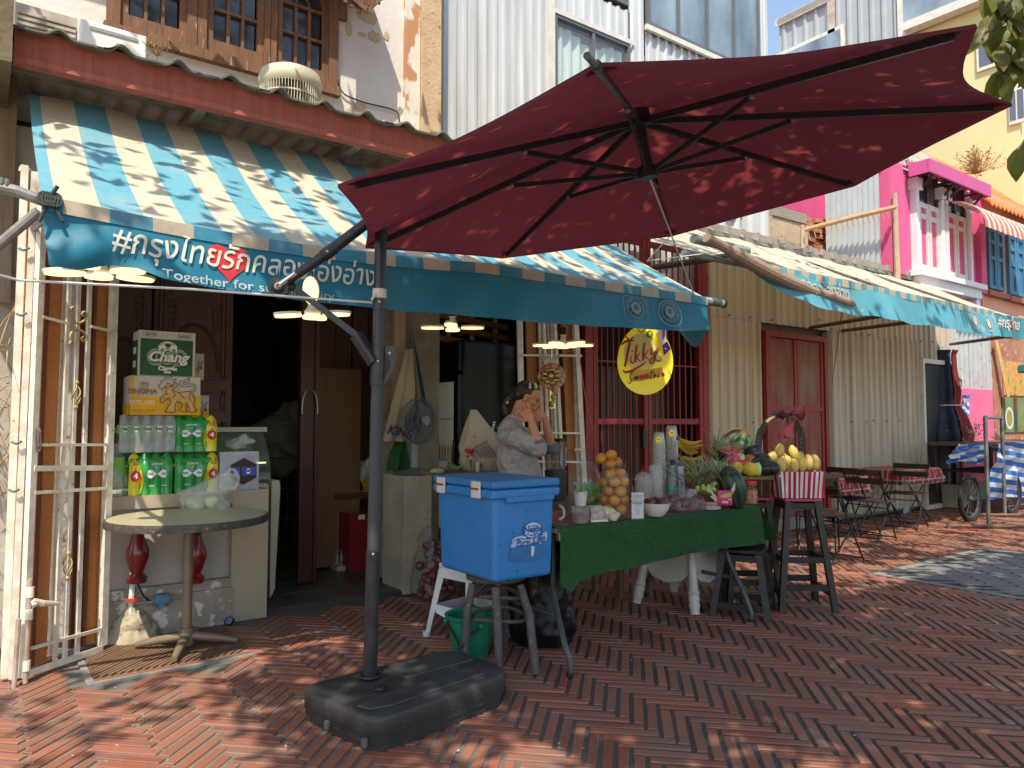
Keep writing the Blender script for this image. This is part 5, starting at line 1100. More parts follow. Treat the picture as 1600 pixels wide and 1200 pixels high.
for pad in ([(1.36,2.88),(1.45,2.86),(1.98,2.95),(2.04,3.0),(2.03,3.06),(1.60,3.02),(1.40,2.98),(1.33,2.95)],[(1.66,3.12),(2.05,3.15),(2.04,3.28),(2.0,3.34),(1.68,3.33),(1.63,3.22)]):
 b=MB();b.poly([V(x,y,.150+.008*(x-1.7)) for x,y in pad],(0,0,.016));b.build('moulded_pad',m_sh_,bs,bevel=.008)
q=V(1.50,3.07,.163);b=MB();b.tube([q+V(.034*math.cos(t),.034*math.sin(t),0) for t in [2*PI*i/16 for i in range(16)]],.004,6,closed=True);b.ell(q,(.022,.022,.01));b.box(q+V(0,0,.008),(.04,.008,.008),.6);b.build('filler_cap',M_black,bs)
b=MB();b.tube([V(1.525+.042*math.cos(t),3.23+.042*math.sin(t),.166) for t in [2*PI*i/20 for i in range(20)]],.007,6,closed=True);b.build('mast_socket',M_black,bs)
for x,y in ((1.265,3.1),(1.32,2.84)):b=MB();b.tube([V(x,y,.03),V(x,y,.06)],.014,8);b.build('wheel',mat('grey_wheel',(.1,.1,.1),.6),bs)

# ================================================================ SHADE TREE (crown overhead, mostly above the frame)
tr=thing('shade_tree','broad leaved tree whose leafy branches hang in at the top right corner','tree',(6.0,-3.2,0))
m_bark=mat('grey_bark',(.2,.16,.12),.9,(.11,.09,.07),8,.9,.7,25,stretch=(1,1,.3))
b=MB();b.tube(smooth_path([(6.0,-3.2,-.05),(5.9,-3.1,1.5),(5.6,-2.9,3.0),(5.0,-2.5,4.2)],5),[.26]*4+[.2]*6+[.16]*6,12);b.build('trunk',m_bark,tr,smooth=True)
q=random.Random(11)
for e in ((2.0,-2.5,6.2),(0,-1.2,5.4),(3.5,.8,5.6),(6.2,.6,5.3),(1.8,-.3,5.9),(-1.5,-2.0,5.8),(7.5,1.6,5.0)):
 s=V(5.1,-2.55,4.0);e=V(*e);m1=s.lerp(e,.4)+V(q.gauss(0,.2),q.gauss(0,.2),.4);b=MB();b.tube(smooth_path([s,m1,e],8),[.11-.085*i/16 for i in range(17)],8);b.build('limb',m_bark,tr,smooth=True)
m_leaf=mat('green_leaf',(.055,.09,.018),.45,(.09,.11,.02),4,.8,tl=.35)
def cover(gx,gy):
 """share of ground (by shadow footprint) that the crown keeps in shade"""
 if gy > 4.85:
  if gx < 1.4:return .12
  if gx < 4.9:return .2
  if gx < 7.4 and 5.2 < gy < 6.4:return .85
  return .35
 if gx < .9:return .42 if gy < 4.4 else .15
 if 1.0 < gx < 2.2 and 2.7 < gy < 4.1:return .93
 if gx < 2.0:return .55 if gy < 4.4 else .3
 if gy > 2.0 and gx < 5.2:return .985
 if gy < 3.0 and 1.1 < gx < 2.9:return .84
 if gy < 3.1:return .985 if gx > 2.4 else (.93 if gx > 1.5 else .6)
 if gx > 5.2:return .62 if gy < 4.2 else .35
 return .85
lf=MB();cnt=0;GX0,GX1,GY0,GY1=-1.2,13.5,.4,7.4
k_=SUN_TRAVEL/-SUN_TRAVEL.z
LA=.155*.06*.9
N_=int((GX1-GX0)*(GY1-GY0)/LA*6.)
for i in range(N_):
 gx=q.uniform(GX0,GX1);gy=q.uniform(GY0,GY1);c=cover(gx,gy)
 lay=-math.log(1-c)
 nz=noise.noise(V(gx*1.1,gy*1.1,3.3))+.7*noise.noise(V(gx*3.1,gy*3.1,9.))
 lay *= max(0,1+2.2*nz) if c < .9 else max(.6,1+.7*nz)
 if c < .9:lay *= .72
 if q.random() > lay/4.:continue
 h=q.uniform(4.3,6.6)
 p=V(gx,gy,0)-k_*h
 sx=(p-CAM).dot(FW)
 if sx > 0 and (p.z-1.35)/sx < .62 and abs((p-CAM).dot(RT)/sx) < .85:continue
 d=V(q.gauss(.3,.5),q.gauss(.3,.5),q.gauss(-.25,.35)).normalized();n_=V(q.gauss(-.15,.45),q.gauss(-.2,.45),1).normalized();s_=d.cross(n_).normalized()
 L_=q.uniform(.12,.19);w_=L_*.25
 m1=p+d*L_*.35;m2=p+d*L_*.8
 lf.add([p,m1+s_*w_,p+d*L_*1.25,m1-s_*w_],[(0,1,2,3)]);cnt += 1
print('tree leaves',cnt)
o=lf.build('foliage',m_leaf,tr);kind(o,'stuff')
def big_leaf(b,p,d,n_,L_):
 s_=d.cross(n_).normalized();n_=s_.cross(d);rows=[]
 pr_=[(0,.02),(.15,.16),(.35,.27),(.6,.25),(.82,.13),(1,.0)]
 for t,w_ in pr_:
  c=p+d*L_*t-n_*L_*.18*t*t;rows.append((c-s_*w_*L_+n_*w_*.18*L_,c,c+s_*w_*L_+n_*w_*.18*L_))
 vs=[v for r_ in rows for v in r_];fs=[]
 for i in range(5):a=i*3;fs += [(a,a+1,a+4,a+3),(a+1,a+2,a+5,a+4)]
 b.add(vs,fs)
sb=MB();nl=0
m_leaf2=mat('olive_leaf',(.2,.21,.045),.4,(.12,.14,.03),12,.8,.2,40,tl=.4)
for (px_,py_,dep,ex_,ey_,n) in ((1580,-15,5.6,1535,60,9),(1612,20,5.6,1545,52,8),(1625,62,5.5,1562,118,11),(1630,95,5.5,1555,120,7),(1620,215,5.4,1590,235,4),(1598,-20,5.7,1530,0,5),(1590,60,5.5,1548,92,7)):
 a=CAM+ray(px_,py_)*(dep/1.);e=CAM+ray(ex_,ey_)*(dep-.1);tw=MB();tw.tube(smooth_path([a+V(0,0,.25),a,a.lerp(e,.5)+V(0,0,.05),e],4),.006,5);tw.build('twig',m_bark,tr)
 for j in range(n):
  t=(j+.5)/n;p=a.lerp(e,t)+V(0,0,.05*math.sin(PI*t));s=-1 if j % 2 else 1
  d=V(q.gauss(-.15,.35)+.25*s,q.gauss(-.1,.35)-.2*s,q.gauss(-.95,.3)).normalized();b=MB();big_leaf(b,p,d,V(q.gauss(-.5,.4),q.gauss(-.6,.3),.3).normalized(),q.uniform(.2,.29));b.build('leaf',m_leaf2,tr,smooth='all')
 # limb reaching the hanging sprig
b=MB();e=CAM+ray(1600,-40)*5.6;b.tube(smooth_path([V(5.1,-2.5,4.1),V(6.3,-.3,5.2),e+V(0,0,.5),e],5),[.06]*5+[.035]*6+[.012]*5,8);b.build('limb',m_bark,tr,smooth=True)
b=MB();e2=CAM+ray(1620,90)*5.5;b.tube(smooth_path([e+V(0,0,.4),e+V(.3,-.2,.2),e2+V(.15,-.1,.1),e2],5),.014,6);b.build('limb',m_bark,tr,smooth=True)
# ================================================================ LEFT: ACCORDION GATES
def plane_pt(px,py,P0,nrm):
 r=ray(px,py);return CAM + r*((P0-CAM).dot(nrm)/r.dot(nrm))
g0=V(.225,4.63,0);g1=V(.66,5.03,0);gd=(g1-g0).normalized();gn=V(gd.y,-gd.x,0)
ga=thing('accordion_gate','white iron accordion gate with orange wooden boards folded at the left of the shop','gate',tuple(g0))
def GP(px,py,off=0.):return plane_pt(px,py,g0-gn*off,gn)
def gbar(pb,pt,wpx,name,ma,off=0.,zb=None,zt=2.7,dep=.02,parent=None,yb=1030,yt=450):
 a=GP(pb,yb,off);c=GP(pt,yt,off);sl=(c-a)/(c.z-a.z);zb_=.03 if zb is None else zb;A=a+sl*(zb_-a.z);B=a+sl*(zt-a.z)
 w_=(GP(pb+wpx/2,yb,off)-GP(pb-wpx/2,yb,off)).length;b=MB();b.beam(A,B,w_,dep,gn);return b.build(name,ma,parent or ga),A,B
gbar(37,61,9,'stile',M_wpaint,dep=.03);gbar(159,178,9,'stile',M_wpaint,dep=.03)
for pb_,pt_,w_ in ((86,108,5.5),(101,123,5),(120,140,5.5)):gbar(pb_,pt_,w_,'bar',M_wpaint,dep=.014)
for pb_,pt_,w_ in ((78,99,4),(110,131,3.5),(152,171,6)):gbar(pb_,pt_,w_,'bar',M_wpaint,off=.09,dep=.014,zb=.06)
for pb_,pt_,w_ in ((60,86,21),(138,158,20)):gbar(pb_,pt_,w_,'board',M_orange,off=.035,dep=.014,zb=.06)
for pb_,pt_,w_ in ((48,72,5),(128,147,4),(112,130,12)):gbar(pb_,pt_,w_,'board_edge',M_redwood,off=.07 if w_ == 12 else .03,dep=.03,zb=.06)
for (xa,ya,xb_,yb_,h_) in ((44,1052,160,1013,.035),(48,1013,158,983,.018),(55,695,168,695,.016),(53,732,166,731,.03),(54,770,165,763,.018),(66,495,108,506,.015),(142,510,175,518,.015)):
 b=MB();b.beam(GP(xa,ya,-.012),GP(xb_,yb_,-.012),.012,h_,(0,0,1));b.build('rail',M_wpaint,ga)
b=MB();a_=GP(44,1052,-.03);b.tube([GP(40,1052,-.02)+V(0,0,-.05),GP(47,905,-.02)],.012,8);b.build('drop_bolt',mat('rusty_bolt',(.3,.13,.06),.8,(.5,.45,.4),9,.8),ga)
for q in ((46,960),(42,1040),(48,925)):b=MB();b.tube([GP(q[0],q[1]-8,-.022),GP(q[0]-.6,q[1]+8,-.022)],.018,10);b.build('bolt_bracket',M_wpaint,ga)
b=MB();b.tube([GP(52,938,-.04),GP(66,943,-.05),GP(90,943,-.05)],[.012,.018,.011],8);b.tube([GP(49,945,-.03),GP(56,942,-.04)],.02,8);b.build('latch',M_wpaint,ga)
b=MB();b.tube(smooth_path([GP(57,702,-.02),GP(57,672,-.03),GP(63,673,-.05),GP(63,702,-.03),GP(57,704,-.02)],3),.005,6);b.build('pull_handle',M_steel,ga)
m_scr=mat('old_gold_scroll',(.5,.38,.2),.6,(.35,.25,.12),20,.7)
def scroll(cx,cy,s,fl):
 b=MB();pts=[]
 for t in [i/26 for i in range(27)]:
  an=PI*(1.0+t*1.0);pts.append((cx+s*22*math.cos(an)*.62,cy-fl*s*14*math.sin(an)*-1))
 P=[(cx-11,cy-fl*10),(cx-13,cy-fl*14),(cx-9,cy-fl*17),(cx-7,cy-fl*13),(cx-11,cy-fl*8),(cx-12,cy),(cx-7,cy+fl*6),(cx,cy+fl*8),(cx+7,cy+fl*5),(cx+12,cy-fl*1),(cx+12,cy-fl*7),(cx+8,cy-fl*10),(cx+5,cy-fl*6),(cx+8,cy-fl*3)]
 b.tube(smooth_path([GP(x,y,-.03) for x,y in P],4),.007,6);b.build('scroll',m_scr,ga,smooth='all')
scroll(123,497,1,1);scroll(122,523,1,-1)
for cy in ((617,118),(884,105)):
 for dy in (-19,19):b=MB();b.ell(GP(cy[1]-dy*.04+1,cy[0]+dy,-.005),.013,10,8);b.build('collar',m_scr,ga)
 b=MB()
 for k in range(4):b.tube(smooth_path([GP(cy[1]+1,cy[0]-18,-.005)]+[GP(cy[1]+1,cy[0]+dy,-.005)+gd*(.024*math.cos(k*PI/2+dy*.08))*math.cos(dy/18*PI/2)+gn*(.024*math.sin(k*PI/2+dy*.08))*math.cos(dy/18*PI/2) for dy in (-12,-6,0,6,12)]+[GP(cy[1]+1,cy[0]+18,-.005)],3),.004,5)
 b.build('twisted_basket',m_scr,ga,smooth='all')
# second folded leaf at the far left
gl=thing('gate_leaf','narrow white gate leaf folded flat against the far left post','gate',(.05,4.75,0))
def leafbar(x0,y0,x1,y1,w_,yy,nm='post',ma=M_wpaint,ztop=None):
 a=W(x0,y0,yy);c=W(x1,y1,yy);sl=(c-a)/(c.z-a.z);A=a+sl*(.02-a.z);B=a+sl*((ztop or 2.7)-a.z);b=MB();b.beam(A,B,w_,.03,(0,1,0));b.build(nm,ma,gl)
leafbar(15,850,33,400,.035,4.72,ztop=W(34,258,4.72).z);leafbar(28,850,46,450,.03,4.68);leafbar(22,850,41,420,.02,4.8,'board',M_orange,2.6);leafbar(36,850,54,430,.016,4.74,'post')
b=MB();b.beam(W(32,262,4.72),W(45,268,4.74),.03,.03);b.build('top_rail',M_wpaint,gl)
b=MB();p=W(23,1040,4.6);b.tube([V(p.x,p.y,-.02),V(p.x+.01,p.y,.34)],.012,8);b.build('drop_bolt',mat('rusty_bolt',(.3,.13,.06)),gl)
for y_,x_ in ((690,26),(765,22),(388,38),(490,34)):b=MB();b.tube(smooth_path([W(x_-8,y_,4.66),W(x_,y_+3,4.64),W(x_+8,y_-1,4.64)],3),.007,5);b.build('twine_tie',mat('green_twine',(.1,.2,.18),.8),gl)
# dry palm fronds on the far left
q=random.Random(5);fr=MB();c0=W(2,640,4.9)
for i in range(170):
 a=V(c0.x+q.uniform(-.35,.1),4.85+q.uniform(-.1,.2),q.uniform(.9,2.0));d=V(q.uniform(-.1,.16),q.uniform(-.15,.05),q.uniform(-.25,.3))
 fr.tube([a,a+d*.5+V(0,0,.02),a+d],[.004,.003,.001],4)
dpf=thing('dry_palm_fronds','bundle of dry straw coloured palm fronds against the far left wall','dry plant',(c0.x,4.9,.9));kind(fr.build('fronds',mat('straw',(.5,.38,.2),.9,(.36,.25,.12),20,.8),dpf),'stuff')
wt=thing('boarded_bay','weathered brown boards and peeling planks at the upper left edge','hoarding',(-.2,5.2,2.5))
for i,(x,w_) in enumerate(((-.62,.2),(-.4,.15),(-.23,.1),(-.11,.14),(.05,.1))):MB().bb((x,5.2+.02*(i % 2),2.05),(x+w_-.012,5.24+.02*(i % 2),3.4)).build('board',mat('peeling_board',(.2,.12,.06),.9,(.35,.28,.2),6,.9,.4,20,stretch=(3,3,.4)),wt)
# right accordion gate in front of the shop corner
gr=thing('accordion_gate','white accordion gate with brown boards folded beside the red barred gate','gate',(4.5,5.45,0));YG=5.44
def rbar(xa,xb_,wpx,nm,ma,yy,dep=.02,zb=.04,zt=2.6,ya=720,yb_=510):
 a=W(xa,ya,yy);c=W(xb_,yb_,yy);sl=(c-a)/(c.z-a.z);w_=abs(W(xa+wpx,ya,yy).x-a.x);b=MB();b.beam(a+sl*(zb-a.z),a+sl*(zt-a.z),w_,dep,(0,1,0));b.build(nm,ma,gr)
for a,c,w_,nm,ma,yy in ((816,812,8,'stile',M_wpaint,YG),(911,900,7,'stile',M_wpaint,YG),(903,897,5,'bar',M_wpaint,YG+.05),(878,867,4,'bar',M_wpaint,YG),(870,862,4,'bar',M_wpaint,YG+.03),(858,850,4,'bar',M_wpaint,YG),(849,843,4,'bar',M_wpaint,YG+.03),(866,856,3,'bar',M_wpaint,YG+.06),(894,884,15,'board',M_orange,YG+.08),(835,829,15,'board',M_orange,YG+.08),(851,851,12,'board',M_redwood,YG+.12),(880,872,12,'board',M_redwood,YG+.12)):rbar(a,c,w_,nm,ma,yy)
for y_ in (555,676,721):b=MB();b.beam(W(814,y_,YG-.02),W(909,y_+1,YG-.02),.012,.02);b.build('rail',M_wpaint,gr)
b=MB();b.tube([W(898,704,YG-.05),W(903,703,YG-.07),W(911,702,YG-.05)],.016,8);b.build('latch',M_wpaint,gr)
MB().bb((4.3,5.62,0),(4.92,5.66,2.75)).build('backing_panel',mat('dim_wood',(.1,.06,.035),.8),gr)
# hanging charm
hc=W(862,588,5.3);hm=thing('lucky_charm','round red and gold hanging charm on the folded gate above the woman','ornament',tuple(hc));su=V(.8,-.6,0);sn=su.cross(V(0,0,1))
b=MB();b.poly([hc+su*(.13*math.cos(t))+V(0,0,.125*math.sin(t)) for t in [2*PI*i/28 for i in range(28)]],sn*-.01);b.build('disc',mat('charm_red',(.42,.03,.02),.4,(.5,.4,.3),26,.25),hm)
b=MB()
for i in range(9):a=2*PI*i/9;b.ell(hc+su*(.062*math.cos(a)-.01)+V(0,0,.062*math.sin(a))+sn*.008,(.034,.034,.02),10,7,wob=.4,seed=i)
b.ell(hc+su*-.01+sn*.012,.035,10,7);b.build('gold_relief',mat('gold_foil',(.6,.45,.12),.25,(.7,.6,.3),30,.8,metal=.8),hm,smooth='all')
b=MB();b.add([hc+su*-.07+V(0,0,.13),hc+su*-.12+V(0,0,.2),hc+su*-.01+V(0,0,.19),hc+su*.08+V(0,0,.2),hc+su*.04+V(0,0,.13)],[(0,1,2,3,4)]);b.tube([hc+V(0,0,.17),hc+V(0,0,.3)],.004,5);b.build('foil_ribbon',mat('silver_foil',(.7,.66,.5),.2,metal=.9),hm)
b=MB();b.bb(hc+V(-.04,-.02,-.3),hc+V(.03,.0,-.13))
for i in range(8):b.ell(hc+V(rnd.uniform(-.04,.03),-.02,-.13-.02*i),.022,8,6)
b.build('foil_tassel',mat('gold_foil',(.6,.45,.12)),hm)
b=MB();pth=[W(906,560,5.3),W(915,625,5.2),W(921,650,5.0),W(928,672,5.0),W(930,700,4.6),W(937,712,3.5)];b.tube(pth,[.006,.004,.008,.003,.006,.003],5);tag(b.build('red_ribbon',mat('coral_ribbon',(.7,.1,.08),.5)),'thin coral red ribbon trailing from the gate down to the oranges','ribbon')

# ================================================================ LEFT COUNTER
lo=thing('counter_wall','low rendered concrete counter wall under the drink packs','wall',(1.1,5.3,0));YP=5.2
m_cw=mat('counter_render',(.47,.38,.27),.85,(.36,.29,.21),3,.8,.3,30,speck=(.25,.19,.13),sp_s=50,sp_t=.7)
m_cr=mat('rough_footing',(.40,.35,.27),.95,(.25,.21,.16),6,.9,.9,18,speck=(.6,.57,.52),sp_s=14,sp_t=.6)
xl,xr=.56,1.67;xp=W(361,900,YP).x
MB().bb((xl,YP+.06,0),(xp,YP+.22,.80)).build('panel',mat('pale_dado',(.46,.42,.37),.7,(.38,.34,.3),2,.6),lo)
MB().bb((xl,YP+.0,.802),(xp-.001,YP+.24,.885)).build('coping',m_cw,lo);MB().bb((xp,YP-.0,0),(xr,YP+.24,.885)).build('pier',m_cw,lo)
b=MB();b.bb((xl,YP-.02,0),(xp-.001,YP+.059,.24));b.bb((xl,YP+.0,.241),(xp-.001,YP+.058,.30));b.build('footing',m_cr,lo)
b=MB();b.grid(lambda u,v:(lambda a,r,h:V(.83+r*math.cos(a)*1.1,YP-.02-abs(r*math.sin(a)),h))(PI*u,.03+.11*v+.03*noise.noise(V(u*4,v*3,1)),.20*(1-v)**.7+.025*noise.noise(V(u*9,v*9,2))),40,20);b.build('mortar_heap',mat('sandy_heap',(.42,.36,.26),.95,(.3,.25,.18),7,.8,.9,22,speck=(.2,.16,.12),sp_s=30,sp_t=.66),lo,smooth='all')
def pxy(px,py,y=YP-.05):return W(px,py,y)
pi_=thing('water_pipes','white plastic riser with blue valves on the wall behind the round table','pipe',tuple(pxy(205,960)))
b=MB();b.tube([pxy(203,978),pxy(205,935),pxy(208,905),pxy(207,895)],.016,8);b.build('white_pipe',M_white,pi_)
b=MB();b.tube([pxy(208,972),pxy(207,946)],.012,8);b.tube([pxy(207,943),pxy(235,941),pxy(242,938)],.010,8);b.tube([pxy(262,934),pxy(290,933)],.008,8);b.split('grey_pipe',mat('weathered_pipe',(.25,.26,.25),.6),pi_)
b=MB();b.tube([pxy(240,938),pxy(264,935)],.036,10);b.tube([pxy(252,928),pxy(253,948)],.03,10);b.build('blue_valve',mat('blue_valve',(.12,.25,.33),.6,(.08,.15,.2),20,.7),pi_)
b=MB();b.box(pxy(206,938,YP-.07),(.07,.02,.022));b.build('red_tap',mat('red_plastic',(.55,.06,.03),.5),pi_)
b=MB();b.tube([pxy(360,972,YP+.02),pxy(358,971,YP-.08)],.032,14,caps=False);b.tube([pxy(359,970,YP),pxy(357,969,YP-.05)],.026,12);tag(b.build('outlet_pipe',mat('blue_valve',(.12,.25,.33))),'short blue outlet pipe sticking out of the foot of the counter wall','pipe')
b=MB();b.tube(smooth_path([pxy(212,905),pxy(218,918),pxy(225,932),pxy(236,940)],4),.006,5);tag(b.build('cable',M_black),'loose black cable hanging from the red turned leg to the pipes','cable')
balp=[(.055,0),(.06,.03),(.04,.05),(.035,.06),(.05,.10),(.068,.16),(.066,.2),(.04,.27),(.032,.31),(.045,.33),(.032,.35),(.05,.38),(.05,.40),(.03,.42)]
m_rb=mat('glossy_red',(.22,.012,.012),.25,(.15,.01,.01),8,.6,coat=.5)
for px_,lab,dy in ((214,'red turned wooden leg left of the table stem',.0),(305,'red turned wooden leg right behind the table stem',.03)):
 p=W(px_,905,YP-.06+dy);MB().lathe([(r,z) for r,z in balp],(p.x,p.y,p.z-.02),20).build('turned_leg',m_rb,None,smooth=True);tag(bpy.data.objects[[o.name for o in col.objects if o.name.startswith('turned_leg')][-1]],lab,'wooden leg')
# glass display counter behind
dc=thing('display_cabinet','cream refrigerated display cabinet with curved green glass behind the counter wall','cabinet',(1.4,5.8,0))
xa,xb_=.6,W(434,800,5.5).x;zt=W(434,750,5.5).z;zg=W(420,675,5.5).z
b=MB();b.bb((xa,5.5,.18),(xb_-.06,6.0,zt-.02));b.build('body',mat('cream_enamel',(.46,.42,.34),.4),dc,bevel=.02)
b=MB();b.poly([V(xb_-.055,5.48,.06),V(xb_-.02,5.48,.12),V(xb_+.01,5.48,zt-.05),V(xb_,5.48,zt),V(xb_-.055,5.48,zt)],(0,.54,0));b.build('end_panel',mat('cream_enamel',(.46,.42,.34)),dc)
b=MB();b.grid(lambda u,v:V(xa+(xb_-xa-.05)*u,5.52+.22*v**2,zt+(zg-zt)*v),2,12);b.build('curved_glass',clear_film('green_glass',(.72,.86,.7),.12,.05),dc,smooth='all')
b=MB();b.bb((xa,5.72,zg),(xb_-.02,6.0,zg+.035));b.build('top',mat('cream_enamel',(.46,.42,.34)),dc)
b=MB();b.bb((xa,5.6,zt+.16),(xb_-.08,5.95,zt+.17));b.build('glass_shelf',clear_film('green_glass',()),dc)
b=MB();b.bb((xa,5.97,zt),(xb_-.06,6.0,zg));b.build('back_panel',mat('dim_green',(.12,.15,.08),.6),dc)
b=MB();b.bb((xa,5.545,zt+.125),(xb_-.08,5.555,zt+.135));b.build('light_edge',mat('shelf_light',(.7,.8,.3),.4,emit=(.7,.85,.3),es=1.),dc)
b=MB();p=W(372,692,5.62);b.ell(p,(.09,.06,.05),20,14,wob=.9,seed=3);tag(b.build('plastic_bag',M_bag,smooth='all'),'crumpled clear bag lying on the display cabinet shelf','bag')

# ---------------------------------------------------------------- drink packs
YK=5.22
m_pet=clear_film('pet_plastic',(.93,.97,.96),.09,.06);m_gsh=mat('green_shrink',(.015,.22,.045),.25,(.03,.32,.06),6,.7,.25,18,coat=.4);m_ysh=mat('yellow_shrink',(.75,.66,.01),.3,(.65,.55,.01),6,.5,.2,18,coat=.4)
m_wh=mat('white_print',(.75,.75,.8));m_rp=mat('deep_red_print',(.5,.02,.02),.5);m_lg=mat('light_green_label',(.15,.42,.06),.5)
bprof=[(.0,0),(.031,.002),(.034,.01),(.031,.03),(.034,.05),(.032,.08),(.034,.11),(.034,.155),(.031,.165),(.03,.175),(.022,.205),(.013,.222),(.013,.232),(.015,.233),(.015,.25),(0,.25)]
def bottle_mesh(h,ma=m_pet,n=14,nm='bottle'):return MB().lathe([(r*h/.25,z*h/.25) for r,z in bprof],(0,0,0),n,caps=False).build(nm,ma,data_only=True,smooth='all')
def shrink_pack(name,label,x0,x1,z0,z1,yellow_left,y=YK):
 t=thing(name,label,'drink pack',((x0+x1)/2,y,z0));wd=x1-x0;h=z1-z0;n=4;r=wd/n/2
 def surf(u,v,col_=None):
  x=x0+wd*u;z=z0+h*v;neck=max(0,(v-.72)/.28);hump=abs(math.sin(u*n*PI));waist=.004*math.sin(v*PI*3)
  return V(x,y-r*.55*hump*(1-.55*neck)+.035*neck**1.3+waist,z-(1-hump)*.028*neck)
 split=lambda v:(.27+.05*math.sin(v*PI*2-.6)) if yellow_left else (.72-.05*math.sin(v*PI*2-.6))
 for nm,a,c,ma in (('left_sleeve',lambda v:0,split,m_ysh if yellow_left else m_gsh),('right_sleeve',split,lambda v:1,m_gsh if yellow_left else m_ysh)):
  MB().grid(lambda u,v:surf(a(v)+(c(v)-a(v))*u,v),28,22).build(nm,ma,t,smooth='all')
 MB().bb((x0+.004,y+.0,z0+.004),(x1-.004,y+.22,z1-.03)).build('pack_side',m_gsh,t,bevel=.02)
 pr=Pr((0,0,0),(1,0,0),(0,0,1));pr.warp=lambda u,v,l:V(x0+wd*u,y-r*.62-l,z0+h*v);yc_=.14 if yellow_left else .86;gc=.62 if yellow_left else .38
 pr.m(0).text('12',yc_,.76,.13,.004,0,sx=1.25).text('+',yc_,.62,.09,.003,0,sx=1.2)
 pr.m(0).pol([(yc_+.115*math.cos(2*PI*i/20),.46+.135*math.sin(2*PI*i/20)) for i in range(20)]);pr.m(1).text('4',yc_,.46,.17,.006,0,sx=1.1)
 for s in (-1,1):pr.m(1).pol([(gc,.5),(gc+s*.12,.6),(gc+s*.2,.59),(gc+s*.23,.5),(gc+s*.2,.41),(gc+s*.12,.4)]);pr.m(2).text('น้ำทิพย์',gc+s*.16,.5,.075,.002,0,sx=.55)
 pr.m(1).text('สะอาด มั่นใจ ในทุกหยด',gc,.74,.07,.002,0,sx=.42).text('ทุกวัน',gc,.66,.04,.001,0,sx=.5).text('น้ำดื่มคุณภาพ',gc-.12,.22,.045,.001,0,sx=.5).text('ขนาดพิเศษ',gc+.17,.22,.045,.001,0,sx=.6)
 pr.build('print',[m_rp,m_wh,mat('dark_green_print',(.01,.08,.02))],t);return t
def xz(px,py,y=YK):q=W(px,py,y-.02);return q.x,q.z
ztop=.886
x0,_=xz(202,740);x1,_=xz(271,740);zm=W(240,708,YK-.02).z
shrink_pack('water_pack','lower left green water pack with the yellow band on its left',x0,x1,ztop,zm,True)
x0b,_=xz(274,740);x1b,_=xz(342,740);shrink_pack('water_pack','lower right green water pack beside the cola pack',x0b,x1b,ztop,zm-.005,False)
zt2=W(300,649,YK-.02).z;x0c,_=xz(273,680);x1c,_=xz(340,680)
shrink_pack('water_pack','upper green water pack with yellow band on the right, on top of another pack',x0c,x1c,zm+.004,zt2,False)
bm_=bottle_mesh(zt2-zm-.004);lbm=MB().lathe([(.0345*(zt2-zm)/.25,.125*(zt2-zm)/.25),(.0345*(zt2-zm)/.25,.18*(zt2-zm)/.25)],(0,0,0),14,caps=False).build('label',m_lg,data_only=True,smooth='all')
t=thing('clear_water_pack','shrink wrapped pack of clear water bottles on the upper left of the stack','drink pack',(x0,YK,zm+.004));xs0,_=xz(186,680);step=(x0c-xs0)/4.9
for i in range(5):
 for j in range(2):
  p=(xs0+step*(i+.5),YK+.01+j*.075,zm+.005);o=inst(bm_,'bottle',t,p);inst(lbm,'label',t,p)
 if j >= 0:
  pr=Pr((xs0+step*(i+.5)-.03,YK+.01-.0385,zm+.005+.125*(zt2-zm)/.25),(1,0,0),(0,0,1),.06,.055*(zt2-zm)/.25,.003);pr.m(0).pol([(.1,.5),(.3,.85),(.6,.8),(.95,.5),(.6,.2),(.3,.15)]);pr.m(1).text('น้ำทิพย์',.45,.5,.022,.001,0,sx=.7);pr.build('label_print',[m_wh,mat('dark_green_print',(.01,.08,.02))],t)
b=MB();b.grid(lambda u,v:V(xs0+(x0c-xs0)*u,YK-.034+.006*noise.noise(V(u*12,v*6,1))+.03*max(0,v-.75)*3,zm+.006+(zt2-zm-.01)*v),30,16);b.build('shrink_film',M_film,t,smooth='all')
for px_,lab in ((181,'single clear water bottle at the left end of the counter wall'),(194,'clear green labelled bottle between the single bottle and the yellow banded pack')):
 hB=W(181,693,YK).z-ztop if px_ == 181 else .25;t=thing('water_bottle',lab,'bottle',(W(px_,740,YK).x,YK,ztop));p=(W(px_,740,YK).x,YK+(0 if px_ == 181 else .07),ztop);sc__=hB/(zt2-zm-.004)
 inst(bm_,'body',t,p,sc_=sc__);inst(lbm,'label',t,p,sc_=sc__)
# cola pack
xa,_=xz(345,730);xb_,_=xz(404,730);zk=W(380,706,YK).z;t=thing('cola_pack','film wrapped pack of dark cola bottles with blue caps at the right of the stack','drink pack',(xa,YK,ztop));hC=zk-ztop-.005
m_cola=mat('cola',(.02,.012,.01),.1);m_cap=mat('blue_cap',(.12,.16,.5),.4);m_clb=mat('blue_label',(.02,.08,.4),.4)
cbm=MB().lathe([(0,0),(.03,.002),(.032,.02),(.029,.06),(.032,.10),(.03,.14),(.014,.18),(.012,.2),(0,.2)],(0,0,0),12,caps=False).build('bottle',m_cola,data_only=True,smooth='all');cpm=MB().lathe([(.0145,.19),(.0145,.212),(0,.213)],(0,0,0),10,caps=False).build('cap',m_cap,data_only=True);clm=MB().lathe([(.0325,.075),(.0325,.12)],(0,0,0),12,caps=False).build('label',m_clb,data_only=True)
for i in range(4):
 for j in range(3):
  p=(xa+(xb_-xa)*(i+.5)/4,YK+.03+j*.068,ztop+.003)
  for m_ in (cbm,cpm,clm):inst(m_,m_.name.split('.')[0],t,p,sc_=hC/.213)
